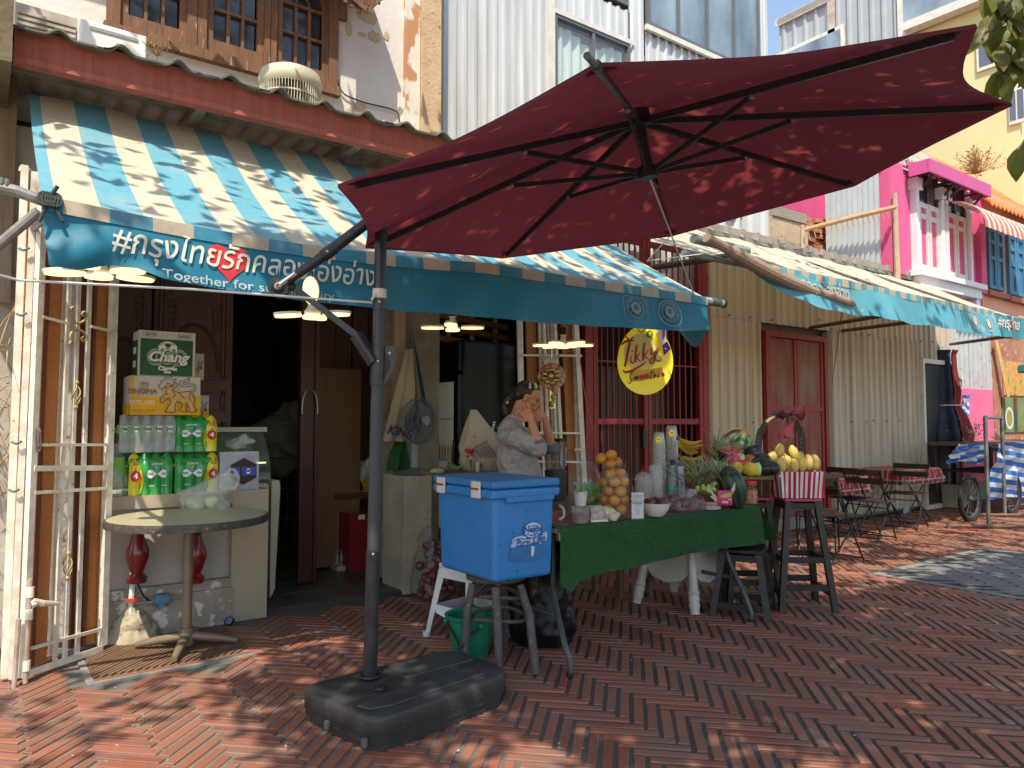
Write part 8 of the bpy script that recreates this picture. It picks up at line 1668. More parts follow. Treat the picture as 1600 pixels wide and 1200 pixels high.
# pineapples
m_pin=mat('pineapple_skin',(.25,.15,.04),.6,(.12,.11,.03),20,.8,.8,60);m_pl=mat('pineapple_leaf',(.24,.33,.17),.5,(.42,.5,.32),6,.8,.1,30,tl=.15)
def pineapple(label,c,ax,h_,r_,nl,ll,seed,leafc=None):
 t=thing('pineapple',label,'pineapple',tuple(c));ax=Vector(ax).normalized();M=V(0,0,1).rotation_difference(ax).to_matrix();q=random.Random(seed)
 MB().lathe([(0,0),(r_*.6,.008),(r_*.93,h_*.2),(r_,h_*.5),(r_*.9,h_*.8),(r_*.5,h_*.97),(0,h_)],c,20,M=M,caps=False).build('fruit_body',m_pin,t,smooth='all')
 b=MB()
 for i in range(9):
  z=h_*(.06+.88*i/8);rr=r_*math.sin(math.acos(max(-1,min(1,(z-h_*.5)/(h_*.56)))));
  for j in range(13):
   a=2*PI*(j+.5*(i % 2))/13;u=V(math.cos(a),math.sin(a),0);p=Vector(c)+M@(u*rr*.97+V(0,0,z));s_=M@V(-u.y,u.x,0)*r_*.2;w_=M@V(0,0,1)*h_*.055;o_=M@u*r_*.1;b.add([p-s_,p-w_,p+s_,p+w_,p+o_],[(0,1,4),(1,2,4),(2,3,4),(3,0,4)])
 b.build('eyes',m_pin,t)
 base=Vector(c)+M@V(0,0,h_*.97)
 for i in range(nl):
  f_=i/nl;a=i*2.4;sp=.95*(1-f_)+.12;d=M@V(math.cos(a)*math.sin(sp),math.sin(a)*math.sin(sp),math.cos(sp));L_=ll*(.55+.45*math.sin(PI*(.25+.6*f_)))*q.uniform(.85,1.1);s_=d.cross(M@V(0,0,1)).normalized();out=M@V(math.cos(a),math.sin(a),-.35);rows=[]
  for t_,w_ in ((0,.5),(.25,.55),(.5,.42),(.75,.24),(1,0)):p=base+d*L_*t_+out*L_*.22*t_*t_;rows.append((p-s_*.02*w_,p+out*-.003,p+s_*.02*w_))
  b=MB();vs=[v for r in rows for v in r];b.add(vs,[f for k in range(4) for f in ((k*3,k*3+1,k*3+4,k*3+3),(k*3+1,k*3+2,k*3+5,k*3+4))]);b.build('leaf',m_pl,t,smooth='all')
 return t
c=D(1098,765,5.25);pineapple('pineapple with the largest spiky crown in the middle of the fruit table',V(c.x,c.y,TT+.02),(-.05,.05,1),.10,.055,34,.36,1)
c=D(1128,780,5.22);pineapple('pineapple lying behind the pink packet with its crown up',V(c.x,c.y,TT+.03),(-.12,0,1),.13,.055,30,.28,2)
c=D(1108,712,5.35);pineapple('small pineapple lying on the bananas with a dark crown',V(c.x,c.y,c.z),(.5,-.42,.75),.06,.05,26,.17,3)
# bananas
m_ban=mat('banana_skin',(.58,.34,.03),.45,(.36,.26,.03),9,.8,.1,40,speck=(.1,.05,.015),sp_s=26,sp_t=.64)
q=random.Random(12)
for (px_,py_,dep,n,lab,tilt) in ((1059,684,5.62,5,'upper bunch of yellow bananas reaching right from the cup stack',-.18),(1062,712,5.6,5,'middle bunch of ripe bananas beside the cups',-.05),(1065,736,5.5,5,'lowest bunch of bananas behind the pineapple crown',.0)):
 o_=D(px_,py_,dep);t=thing('banana_bunch',lab,'bananas',tuple(o_));b=MB();b.ell(o_,(.014,.014,.018),8,6);b.build('crown',mat('stem_brown',(.12,.1,.02),.8),t)
 for i in range(n):
  f_=(i-(n-1)/2)/n;L_=.185*q.uniform(.9,1.08);d=(sd_*.93+V(.588,.809,0)*(f_*.9)+V(0,0,tilt-f_*.35+q.uniform(-.06,.06))).normalized();sg=V(0,0,1)
  P=[o_+d*L_*s_+sg*(-.055*math.sin(s_*PI*.9)*(.6+.4*abs(f_))+.01*i*(s_ > .1))+V(0,0,-.02*i) for s_ in (0,.12,.3,.5,.7,.88,1.)]
  b=MB();b.tube(smooth_path(P,3),[.005,.006,.008,.012,.015,.0175,.019,.0195,.0198,.0198,.019,.0185,.0175,.0155,.013,.011,.009,.006,.0045],7);b.build('banana',m_ban,t,smooth='all')
MB().ell(D(1078,762,5.75),(.16,.1,.12),16,10).build('banana_padding',mat('brown_paper',(.2,.13,.07),.9),t)
# upright watermelon
def melon(label,c,ax,a_,r_,seed,dark=False):
 m=mat('watermelon_dark' if dark else 'watermelon_striped',(.02,.05,.025),.35,None) if 0 else None
 nm='watermelon_dark' if dark else 'watermelon_striped'
 if nm not in MC:
  mm=mat(nm,(.018,.042,.02),.35,bump=.1,bs=60);N=mm.node_tree.nodes;L=mm.node_tree.links;at=N.new('ShaderNodeAttribute');at.attribute_name='ang';nz=N.new('ShaderNodeTexNoise');nz.inputs['Scale'].default_value=14;tc_2=N.new('ShaderNodeTexCoord');L.new(tc_2.outputs['Object'],nz.inputs[0])
  ad=N.new('ShaderNodeMath');ad.operation='MULTIPLY_ADD';ad.inputs[1].default_value=2.6;L.new(nz.outputs[0],ad.inputs[0]);L.new(at.outputs['Fac'],ad.inputs[2]);s=N.new('ShaderNodeMath');s.operation='SINE';L.new(ad.outputs[0],s.inputs[0])
  cr=N.new('ShaderNodeValToRGB');e=cr.color_ramp.elements;e[0].position=.3;e[0].color=(.015,.035,.018,1) if dark else (.02,.07,.02,1);e[1].position=.75;e[1].color=(.035,.075,.04,1) if dark else (.12,.2,.08,1);mr=N.new('ShaderNodeMapRange');mr.inputs[1].default_value=-1;L.new(s.outputs[0],mr.inputs[0]);L.new(mr.outputs[0],cr.inputs[0]);L.new(cr.outputs[0],N['Principled BSDF'].inputs['Base Color'])
 M=V(0,0,1).rotation_difference(Vector(ax).normalized()).to_matrix();b=MB();b.ell(c,(r_,r_,a_),36,24,M=M,wob=.03,seed=seed);o=b.build('watermelon',MC[nm],smooth='all')
 Mi=M.inverted();at=o.data.attributes.new('ang','FLOAT','POINT');at.data.foreach_set('value',[10*math.atan2((Mi@(v.co-Vector(c))).y,(Mi@(v.co-Vector(c))).x) for v in o.data.vertices]);return tag(o,label,'watermelon')
melon('large dark green watermelon standing on end at the right of the turf',D(1145,762,5.15)+V(0,0,.0),(-.28,.1,1),.155,.093,1,True)
melon('striped round watermelon at the back of the big fruit basket',D(1158,700,5.75),(.3,.1,.4),.11,.1,2)
melon('dark watermelon peeping out on the left behind the apples',D(1128,706,5.75),(.9,.1,.2),.09,.08,3,True)
# jar with red lid
c=tp(1172,787);t=thing('snack_jar','plastic jar of brown nuts with a red lid and printed label','jar',tuple(c));k=.135;r_=.058
MB().lathe([(r_*.9,0),(r_,.01),(r_*.97,.03),(r_,.05),(r_,k*.8),(r_*.7,k*.95),(r_*.68,k)],c,28,caps=False).build('jar',clear_film('jar_film',(.95,.85,.7),.1,.08),t,smooth=True);MB().lathe([(r_*.88,.005),(r_*.92,k*.72),(0,k*.75)],c,20).build('nuts',mat('roast_nuts',(.38,.17,.05),.6,(.6,.36,.14),60,.9,1.,90),t)
MB().lathe([(r_*.84,k),(r_*.86,k+.006),(r_*.86,k+.03),(r_*.8,k+.034),(0,k+.034)],c,30,caps=False).build('lid',mat('red_plastic',(.55,.06,.03)),t,smooth=True)
e=(CAM-c);e.z=0;e.normalize();b=MB();b.grid(lambda u,v:c+V((r_+.0012)*math.cos(math.atan2(e.y,e.x)+(u-.5)*1.5),(r_+.0012)*math.sin(math.atan2(e.y,e.x)+(u-.5)*1.5),.045+.05*v),14,2);b.build('label',mat('orange_label',(.62,.30,.18),.5,(.6,.15,.08),35,.7),t,smooth='all');pr=Pr(c+e*(r_+.002)+V(0,0,.07),V(-e.y,e.x,0),(0,0,1),.05,.05,.0008);pr.m(0).disc(.5,.25,.2,.2).disc(.35,-.2,.15,.15);pr.m(1).disc(.5,.25,.14,.14);pr.build('print',[m_rp,mat('label_cream',(.7,.6,.45),.5)],t)
# black wooden stools
m_bw=mat('black_stained_wood',(.013,.010,.009),.45,(.035,.026,.022),12,.7,.15,60,speck=(.09,.08,.07),sp_s=55,sp_t=.72)
def wood_stool(label,c,rz,h,s,f,seatc=None,rails=(.16,.33)):
 t=thing('wooden_stool',label,'stool',tuple(c),rz,'black wooden stools at the right end of the fruit table')
 MB().bb((-s,-s,h-.025),(s,s,h)).build('seat',seatc or m_bw,t,world=False,bevel=.008)
 for sx in (-1,1):
  for sy in (-1,1):b=MB();b.beam((sx*(s-.03),sy*(s-.03),h-.026),(sx*f,sy*f,0),.042,.042,(0,1,0));b.build('leg',m_bw,t,world=False)
 for k in range(4):
  M=Matrix.Rotation(k*PI/2,3,'Z')
  for z in (h-.06,h*rails[0] if k % 2 else h*(rails[0]+.05),):
   w_=(s-.03)+(f-s+.03)*(1-z/h);b=MB();b.beam(M@V(-w_+.02,-w_,z),M@V(w_-.02,-w_,z),.022,.045,(0,0,1));b.build('rail',m_bw,t,world=False)
  if h > .6:z=h*.45;w_=(s-.03)+(f-s+.03)*(1-z/h);b=MB();b.beam(M@V(-w_+.02,-w_,z),M@V(w_-.02,-w_,z),.022,.04,(0,0,1));b.build('rail',m_bw,t,world=False)
 return t
m_ps=mat('pink_vinyl',(.42,.06,.12),.45)
wood_stool('tall black wooden stool under the striped mango box',(4.95,3.21,0),R(-38),.80,.135,.19,m_ps)
wood_stool('tall black wooden stool behind, carrying the big wicker fruit basket',(4.80,3.54,0),R(-38),.79,.15,.19,m_ps)
wood_stool('low black wooden stool tucked under the right end of the fruit table',(4.46,3.33,0),.5,.46,.15,.185)
# big fruit basket
bc=V(4.80,3.54,.793);t=thing('fruit_basket','brown woven basket with an arched handle piled with mixed fruit','basket',tuple(bc),R(-38));m_bw2=mat('woven_brown',(.13,.05,.03),.7,(.07,.03,.02),30,.8,.6,80)
taper_box(-.16,.16,-.16,.16,0,.13,.03).build('basket_body',m_bw2,t,world=False);MB().ell((0,0,.12),(.15,.15,.2),16,12).build('padding',mat('brown_paper',(.2,.13,.07),.9),t,world=False)
b=MB()
for i in range(22):
 for s in range(4):M=Matrix.Rotation(s*PI/2,3,'Z');b.ell(M@V(-.16+.32*i/21,-.165,.145),(.012,.012,.018),6,5)
b.build('rim_braid',mat('pale_braid',(.5,.36,.17),.7),t,smooth='all',world=False)
b=MB()
for s in range(2):
 for k in range(5):M=Matrix.Rotation(-s*PI/2,3,'Z');b.tube([M@V(-.13+.065*k,-.162,.12),M@V(-.11+.06*k,-.14,.01)],.003,4)
b.build('stitching',mat('pale_braid',(.5,.36,.17)),t,world=False)
b=MB();hp=[D(1125,700,5.9),D(1130,685,5.9),D(1142,675,5.88),D(1156,673,5.85),D(1168,682,5.8),D(1175,697,5.75),D(1176,712,5.72)]
pth_=smooth_path(hp,4)
for i in range(len(pth_)-1):b.beam(pth_[i],pth_[i+1]+(pth_[i+1]-pth_[i])*.1,.035,.006,V(.3,.8,.4))
b.build('handle',mat('handle_strip',(.25,.16,.08),.6),t)
b=MB();b.grid(lambda u,v:D(1126+50*u,700+22*v-12*math.sin(u*PI),5.95),10,6);b.build('clear_wrap',M_film,t,smooth='all')
FR=[('apple',1134,703,5.6,.042,(.42,.03,.03),'dark red apple at the left edge of the basket pile'),('apple',1123,702,5.65,.03,(.3,.01,.04),'small dark plum red apple left of the others'),('apple',1146,708,5.58,.036,(.45,.02,.025),'red apple in the middle of the basket pile'),('kiwi',1150,699,5.62,.038,(.17,.12,.05),'brown kiwi on top of the basket pile'),('kiwi',1157,709,5.6,.034,(.2,.13,.06),'brown kiwi right of the middle red apple'),('mangosteen',1158,724,5.5,.036,(.45,.02,.02),'dark red apple right of the green one'),('apple',1172,720,5.5,.045,(.36,.08,.04),'brownish red apple at the front right of the pile'),
      ('guava',1156,717,5.52,.038,(.42,.55,.15),'green apple in the middle of the basket pile'),('guava',1185,733,5.4,.045,(.4,.52,.12),'large pale green apple at the basket front'),('dragonfruit',1147,718,5.5,.04,(.5,.03,.12),'pink dragon fruit low in the middle of the pile'),('avocado',1178,708,5.55,.055,(.012,.014,.018),'black avocado on top at the right of the pile'),('avocado',1192,718,5.5,.045,(.012,.013,.017),'black avocado behind the mango box edge'),('avocado',1184,723,5.46,.04,(.015,.015,.02),'small black avocado in the middle of its group'),('avocado',1197,731,5.4,.055,(.012,.013,.017),'large black avocado lowest in its group'),('avocado',1206,731,5.38,.045,(.012,.013,.018),'black avocado touching the striped mango box'),('mango',1150,732,5.4,.042,(.72,.4,.03),'orange mango in a net, left of the pair'),('mango',1173,733,5.38,.042,(.72,.4,.03),'orange mango in a net, right of the pair'),('pear',1140,740,5.3,.04,(.2,.27,.08),'greenish fruit half hidden behind the dark watermelon'),('onion',1168,728,5.45,.036,(.4,.12,.08),'reddish brown fruit between the netted mangoes and the green apple')]
nm_real={'mangosteen':'apple','guava':'green_apple','dragonfruit':'dragon_fruit','pear':'green_fruit','onion':'brown_fruit','mango':'netted_mango'}
for i,(nm,px_,py_,dep,r_,c_,lab) in enumerate(FR):
 nn_=nm_real.get(nm,nm);r_ *= 1.18;c=D(px_,py_,dep);sx=1.2 if nm in ('avocado','mango','kiwi','dragonfruit') else 1
 t=thing(nn_,lab,{'netted_mango':'mango','green_apple':'apple','dragon_fruit':'dragon fruit','green_fruit':'fruit','brown_fruit':'fruit'}.get(nn_,nn_),tuple(c));M=Euler((rnd.uniform(-.3,.3),rnd.uniform(-.3,.3),rnd.uniform(-.9,.0))).to_matrix()
 c2_=tuple(min(1,x*1.6+.03) for x in c_) if nm != 'avocado' else (.03,.03,.03)
 MB().ell(c,(r_*sx,r_,r_*.92),18,13,M=M,wob=.06,seed=i).build('skin',mat('skin_%s_%s' % (nm,''.join(chr(97+int(x*25)) for x in c_)),c_,.35,c2_,9,.7,.15,60),t,smooth='all')
 b=MB();b.tube([c+M@V(0,0,r_*.85),c+M@V(.004,0,r_*1.08)],.003,5);b.build('stalk',mat('stem_brown',(.12,.1,.02)),t)
 if nm == 'mango':
  b=MB()
  for k in range(-5,6):
   b.tube([c+M@V(r_*1.27*math.sin(k*.27),r_*1.02*math.cos(a)*math.cos(k*.27),r_*.94*math.sin(a)*math.cos(k*.27)) for a in [2*PI*j/14 for j in range(14)]],.0012,3,closed=True)
   b.tube([c+M@V(r_*1.28*math.cos(a)*math.cos(k*.27),r_*1.03*math.sin(k*.27),r_*.95*math.sin(a)*math.cos(k*.27)) for a in [2*PI*j/14 for j in range(14)]],.0012,3,closed=True)
  b.build('foam_net',mat('yellow_net',(.8,.6,.05),.6),t)
b=MB();b.lathe([(.016,0),(.02,.004),(.004,.006)],D(1137,709,5.53),10);o=tag(b.build('fruit_sticker',m_wh),'small white sticker on the leftmost red apple','sticker')
# mango box
mc_=V(4.95,3.22,.803);rzm=R(-38);t=thing('mango_box','box wrapped in red and white striped cloth on the tall stool, full of mangoes','box',tuple(mc_),rzm)
m_stc=mat('white_cotton',(.72,.64,.62),.8);m_str=mat('crimson_stripe',(.40,.015,.035),.8)
bx0,bx1,by0,by1,bh=-.15,.15,-.14,.14,.19
def mf(side,u,v):
 x=bx0+(bx1-bx0)*u;w_=.006*math.sin(u*40)+.004*math.sin(u*17+2);e_=.012*v
 return V(x*(1+.08*v),by0-.004-e_*.5-w_-.01,v*bh) if side == 0 else (V(bx0-.004-.01*v-w_*.6,by0+(by1-by0)*u,v*bh) if side == 1 else V(bx1+.004+.012*v+w_*.6,by0+(by1-by0)*u,v*bh))
for side in (0,1,2):
 n=18
 for par in (0,1):
  b=MB()
  for i in range(par,n,2):
   b.grid(lambda u,v:mf(side,(i+u+.9*(v-.5)*.5*(1 if 0 < i < n-1 else 0))/n if 0 < i+u < n else (i+u)/n,v),3,8)
  b.build('white_stripe' if par == 0 else 'red_stripe',m_stc if par == 0 else m_str,t,world=False,smooth='all')
MB().bb((bx0+.01,by0+.01,.0),(bx1-.01,by1,bh-.05)).build('inner_box',m_stc,t,world=False)
m_mg=var_mat(mat('mango_yellow',(.68,.43,.08),.42,(.55,.42,.13),6,.5,.08,40,speck=(.25,.14,.04),sp_s=20,sp_t=.70),.15)
for i,(px_,py_,dep,rx,rz2,ti,lab) in enumerate(((1218,707,5.62,.034,.058,.15,'tall mango standing highest at the left of the box'),(1240,708,5.62,.033,.052,-.25,'tall mango standing second highest in the box'),(1206,716,5.55,.034,.045,.2,'mango at the far left of the box'),(1219,727,5.42,.04,.048,.0,'large mango in the front left of the box'),(1231,724,5.5,.033,.052,-.15,'mango behind the front left pair'),(1241,727,5.43,.028,.042,-.15,'slim mango in the front middle'),(1253,724,5.5,.034,.048,-.1,'mango in the centre right of the box'),(1263,722,5.52,.032,.05,-.15,'mango second from the right with a dark spot'),(1273,722,5.58,.036,.052,-.25,'rightmost mango in the box'),(1223,716,5.6,.034,.04,0,'mango wedged between the two tall ones'),(1250,715,5.66,.03,.04,0,'mango at the back right of the tall ones'),(1197,719,5.6,.026,.036,.1,'small mango at the edge touching the avocados'))):
 c=D(px_,py_,dep);M=Matrix.Rotation(ti,3,V(.588,.809,0));t2_=thing('mango',lab,'mango',tuple(c));MB().ell(c,(rx*1.22,rx*1.05,rz2*1.18),18,14,M=M,wob=.09,seed=i).build('skin',m_mg,t2_,smooth='all');b=MB();b.ell(c+M@V(.004,0,rz2*1.17),(.005,.005,.003),6,4);b.build('stem_scar',mat('stem_brown',(.12,.1,.02)),t2_)
hb_=thing('arched_handle','tall black and white wrapped basket handle arching over the mangoes','handle',tuple(D(1215,650,5.6)))
hp=smooth_path([D(1187,735,5.55),D(1185,710,5.55),D(1187,680,5.56),D(1197,660,5.58),D(1213,650,5.6),D(1232,649,5.62),D(1244,660,5.64),D(1252,680,5.66),D(1254,712,5.7)],6)
b=MB();wdir=V(.75,-.6,.1).normalized()
for i in range(len(hp)-1):tg=(hp[i+1]-hp[i]).normalized();b.beam(hp[i],hp[i+1]+tg*.004,.012,.05 if i < 14 or i > 38 else .035,sd_.cross(V(0,0,1))*.0+tg.cross(V(.588,.809,0)).cross(tg) if 0 else V(.588,.809,0)*.0+tg.cross(V(.588,.809,0)))
b.build('arch',mat('dark_weave',(.02,.017,.016),.7,(.07,.06,.05),60,.8,.8,90),hb_)
b=MB()
for i in range(0,len(hp)-1,1):tg=(hp[i+1]-hp[i]).normalized();nrm=tg.cross(V(.588,.809,0)).normalized();q1=hp[i]+nrm*.024-V(.588,.809,0)*.007;q2=hp[i]+tg*.012-nrm*.024-V(.588,.809,0)*.007;b.tube([q1,q2],.0018,4)
b.build('white_lacing',mat('grey_lacing',(.10,.09,.08),.8),hb_)
b=MB();pa=hp[21];b.tube([hp[18],hp[20],hp[23]],.013,8);b.build('pale_grip',mat('pale_braid',(.5,.36,.17)),hb_)
m_bow=mat('red_ribbon',(.16,.006,.01),.5,(.11,.005,.008),8,.6,0,10,tl=.3);bw_=D(1236,647,5.58);t=thing('red_bow','sheer red ribbon bow tied to the top of the arched handle','bow',tuple(bw_))
for s,L_,h_ in ((1,.1,.055),(-1,.085,.03)):
 b=MB();b.grid(lambda u,v:bw_+sd_*(s*L_*math.sin(u*PI*.5)*(1 if v < 2 else 1))+V(0,0,(v-.5)*h_*2*math.sin(min(1,u*1.25)*PI*.55)+.012*s*u+.01*math.sin(u*9+v*3))+V(-.588,-.809,0)*.02*math.sin(v*PI)*u,10,8);b.build('loop',m_bow,t,smooth='all')
for a,c_ in (((1230,652),(1222,690)),((1238,652),(1232,682))):
 A=D(*a,5.56);B_=D(*c_,5.5);b=MB();b.grid(lambda u,v:A.lerp(B_,u)+sd_*((v-.5)*.05*(.4+u)+.012*math.sin(u*7)),8,3);b.build('tail',m_bow,t,smooth='all')
b=MB();b.ell(bw_,(.016,.014,.016),10,8);b.build('knot',m_bow,t)
# ================================================================ BEHIND THE COOLER
st_=thing('side_table','plain wooden side table behind the cool box','table',(3.1,4.75,0));MB().bb((2.74,4.5,.955),(3.55,4.98,.985)).build('tabletop',mat('plain_wood',(.2,.13,.07),.7,(.13,.08,.05),5,.7),st_)
for x in (3.02,3.49):
 for y in (4.56,4.92):MB().bb((x-.025,y-.025,0),(x+.025,y+.025,.954)).build('leg',mat('plain_wood',(.3,.2,.11)),st_)
zs_=.986
c=V(W(752,720,4.7).x,4.7,zs_);t=thing('cream_sack','pointed cream cloth sack with dark printed lines behind the cool box','sack',tuple(c));ztop_=W(742,640,4.7).z
def skf(u,v):
 a=2*PI*u;r_=lerp_tab([(0,.13),(.12,.165),(.4,.175),(.6,.13),(.85,.06),(1,.022)],v);sh_=lerp_tab([(0,.0),(.4,.0),(1,-.06)],v);w_=1+.2*noise.noise(V(math.cos(a)*2,math.sin(a)*2,v*3+4))+.05*math.sin(a*9+v*4);return c+sd_*(r_*math.cos(a)*w_+sh_)+V(.6,.8,0)*r_*.6*math.sin(a)*w_+V(0,0,(ztop_-zs_)*v)
b=MB();b.grid(skf,60,30);b.build('cloth',mat('cream_sackcloth',(.46,.38,.28),.85,(.34,.27,.19),4,.7,.3,25,speck=(.2,.13,.07),sp_s=22,sp_t=.7),t,smooth='all')
pr=Pr(c+V(-.588,-.809,0)*.125+sd_*.02+V(0,0,.12),(sd_*.62+V(0,0,-.75)),(sd_*.75+V(0,0,.62)),1,1,.02)
for k in range(5):pr.text('ข้าวหอมมะลิ'[:11-k],-.0-.01*k,.075-.022*k,.03,.0006,0)
pr.build('printed_lines',[mat('dark_ink',(.07,.05,.05),.8)],t)
b=MB();c=V(W(772,700,4.85).x,4.85,1.08);b.box(c,(.14,.05,.3),M=Euler((0,.45,-.5)).to_matrix());t=thing('patterned_bag','dark bag with a beaded white strap between the sack and the woman','bag',tuple(c));b.build('bag_body',mat('dark_canvas',(.02,.018,.02),.8),t,bevel=.02)
b=MB()
for i in range(9):b.box(D(768-.8*i+4,660+3.6*i,(c-CAM).dot(FW)-.06),(.018,.01,.012))
b.build('white_beads',M_white,t)
c=V(W(735,735,4.62).x,4.62,zs_);t=thing('rose_bottle','small clear bottle topped with red flowers behind the cool box','bottle',tuple(c));MB().lathe([(.024,0),(.026,.09),(.02,.12)],c,14,caps=False).build('bottle',clear_film('pet_plastic',()),t)
for i in range(9):MB().ell(c+V(rnd.uniform(-.025,.025),rnd.uniform(-.02,.02),.1+.08*rnd.random()),.014,8,6,wob=.5,seed=i).build('red_flower',mat('flower_red',(.45,.02,.025),.5),t)
b=MB();b.lathe([(.012,.09),(.011,.0)],c,10);b.build('stems',mat('dark_stems',(.08,.05,.03),.7),t)
c=V(W(746,735,4.6).x,4.6,zs_);tag(MB().lathe([(.017,0),(.017,.065),(.014,.07)],c,14).build('candle',mat('cream_wax',(.5,.42,.22),.5),smooth=True),'short pale candle beside the red flowers','candle')
c=V(W(703,728,4.62).x,4.62,zs_);b=MB();q=random.Random(5)
for i in range(9):
 a=q.uniform(-.5,PI+.5);o_=c+V(q.uniform(-.05,.1),0,0);b.grid(lambda u,v:o_+V((.02+.08*u)*math.cos(a)*(1+.3*v),.02*(v-.5)+.02*i*.3,.012+.11*u*abs(math.sin(a))*(1-.5*u)+.015*math.sin(v*PI)),6,4)
tag(b.build('folded_leaves',mat('pale_green_leaf',(.2,.24,.11),.6,(.12,.15,.06),10,.7),smooth='all'),'bunch of pale green folded leaves behind the cool box hinge','leaves')
c=V(W(684,737,4.55).x,4.55,zs_);tag(MB().ell(c+V(.0,0,.02),(.06,.025,.02),14,9,wob=.2).build('cucumber',mat('cucumber_green',(.25,.32,.15),.5),smooth='all'),'pale green cucumber at the left end of the side table','vegetable')
# blender jug on table behind the fruit
c=V(W(868,742,4.25).x,4.25,.985);zt_=W(868,690,4.25).z;xa,xb_=W(846,715,4.25).x,W(891,715,4.25).x;t=thing('ice_blender','square clear blender jug with a black lid in front of the folded gate','blender',(c.x,4.25,0));
b=MB();cx,cy=c.x+.02,4.27;b.lathe([(.075,1.0),(.085,1.02),(.105,zt_)],(cx,cy,0),4,caps=False,M=Matrix.Rotation(PI/4+.5,3,'Z'));b.build('jug',clear_film('smoky_plastic',(.62,.56,.48),.22,.12),t)
b=MB();b.lathe([(.085,zt_),(.088,zt_+.02),(.05,zt_+.024)],(cx,cy,0),4,M=Matrix.Rotation(PI/4+.5,3,'Z'));b.build('lid',M_black,t)
b=MB();b.lathe([(.07,.78),(.085,.99),(.07,1.0)],(cx,cy,0),16);b.build('motor_base',mat('dark_grey_plastic',(.06,.06,.065),.4),t)
b=MB();b.bb((cx-.03,cy-.09,1.03),(cx-.015,cy-.085,zt_-.02));b.bb((cx+.02,cy-.09,1.03),(cx+.03,cy-.085,zt_-.04));b.build('measure_ridge',M_film,t)
pf_=thing('prep_shelf','low wooden preparation shelf holding the blender behind the fruit table','shelf',(3.65,4.3,0));MB().bb((3.2,4.12,.72),(4.1,4.48,.775)).build('board',mat('plain_wood',()),pf_)
for x in (3.25,4.05):
 for y in (4.14,4.42):MB().bb((x-.02,y,0),(x+.02,y+.04,.719)).build('leg',mat('plain_wood',()),pf_)
b=MB();c=tp(889,790)+V(.0,.1,0);b.tube(smooth_path([D(874,790,4.45),D(880,795,4.42),D(881,806,4.4),D(874,812,4.4)],5),.008,6);tag(b.build('teacup',M_white),'curved white cup handle peeping out behind the cool box','cup')
b=MB();b.tube([D(886,812,4.45),D(892,772,4.5)],.007,6);tag(b.build('wooden_stick',mat('plain_wood',())),'thin wooden stick leaning behind the potted plant','stick')
b=MB();b.tube(smooth_path([V(2.78,3.3,.52),V(2.86,3.27,.44),V(2.92,3.3,.40),V(3.0,3.33,.40),V(3.04,3.33,.44),V(3.03,3.33,.52)],5),.006,6);tag(b.build('dark_hook',mat('rusty_hook',(.06,.03,.02),.7)),'dark looped wire hanging under the left corner of the green turf','wire')

# ================================================================ THE WOMAN
WD=5.2
def P3(px,py,d=0.):return D(px,py,WD+d)
wm=thing('person','woman in grey striped shirt, hair tied back, hands raised to neck and face behind cooler','person',tuple(V(P3(815,700).x,P3(815,700).y,0)))
m_skin=mat('skin',(.60,.28,.155),.5,(.5,.2,.1),8,.5,.05,80,sss=.15)
FWD=sd_.copy()                                   # she faces the right of the picture
TOC=V(-.588,-.809,0)                           # towards the street
def remesh(o,vs,sm=6):
 r=o.modifiers.new('voxel','REMESH');r.mode='VOXEL';r.voxel_size=vs;r.use_smooth_shade=True;s=o.modifiers.new('smooth','SMOOTH');s.iterations=sm;s.factor=.5
HC=P3(826,620)      # centre of the head
hf=(FWD*.90+TOC*.16+V(0,0,-.40)).normalized();hl=V(0,0,1).cross(hf).normalized();hu=hf.cross(hl).normalized()
Mh=Matrix((hf,hl,hu)).transposed()
def H(x,y,z):return HC+Mh@V(x,y,z)
b=MB()
b.ell(H(-.008,0,.022),(.088,.07,.082),28,20,M=Mh)                 # skull
b.ell(H(.022,0,-.028),(.058,.054,.075),24,18,M=Mh)                # face
b.ell(H(.04,0,-.085),(.028,.028,.022),16,12,M=Mh)                # chin
b.ell(H(.01,.0,-.06),(.05,.052,.035),18,12,M=Mh)                  # jaw
b.ell(H(.074,0,.012),(.016,.045,.010),14,10,M=Mh)                 # brow
b.tube([H(.076,0,.008),H(.092,0,-.022),H(.09,0,-.032)],[.008,.011,.010],10)   # nose
for s in (-1,1):b.ell(H(.084,s*.010,-.033),(.009,.008,.007),10,8,M=Mh);b.ell(H(.052,s*.036,-.022),(.024,.02,.022),12,10,M=Mh)
b.ell(H(.078,0,-.052),(.012,.022,.006),12,8,M=Mh);b.ell(H(.076,0,-.062),(.012,.018,.007),12,8,M=Mh)
for s in (-1,1):b.ell(H(-.004,s*.070,-.008),(.018,.009,.028),14,10,M=Mh);b.ell(H(.0,s*.074,-.0),(.010,.007,.012),10,8,M=Mh)
NK=P3(806,655);b.tube([H(-.03,0,-.045),NK,P3(800,668)],[.046,.046,.058],20)
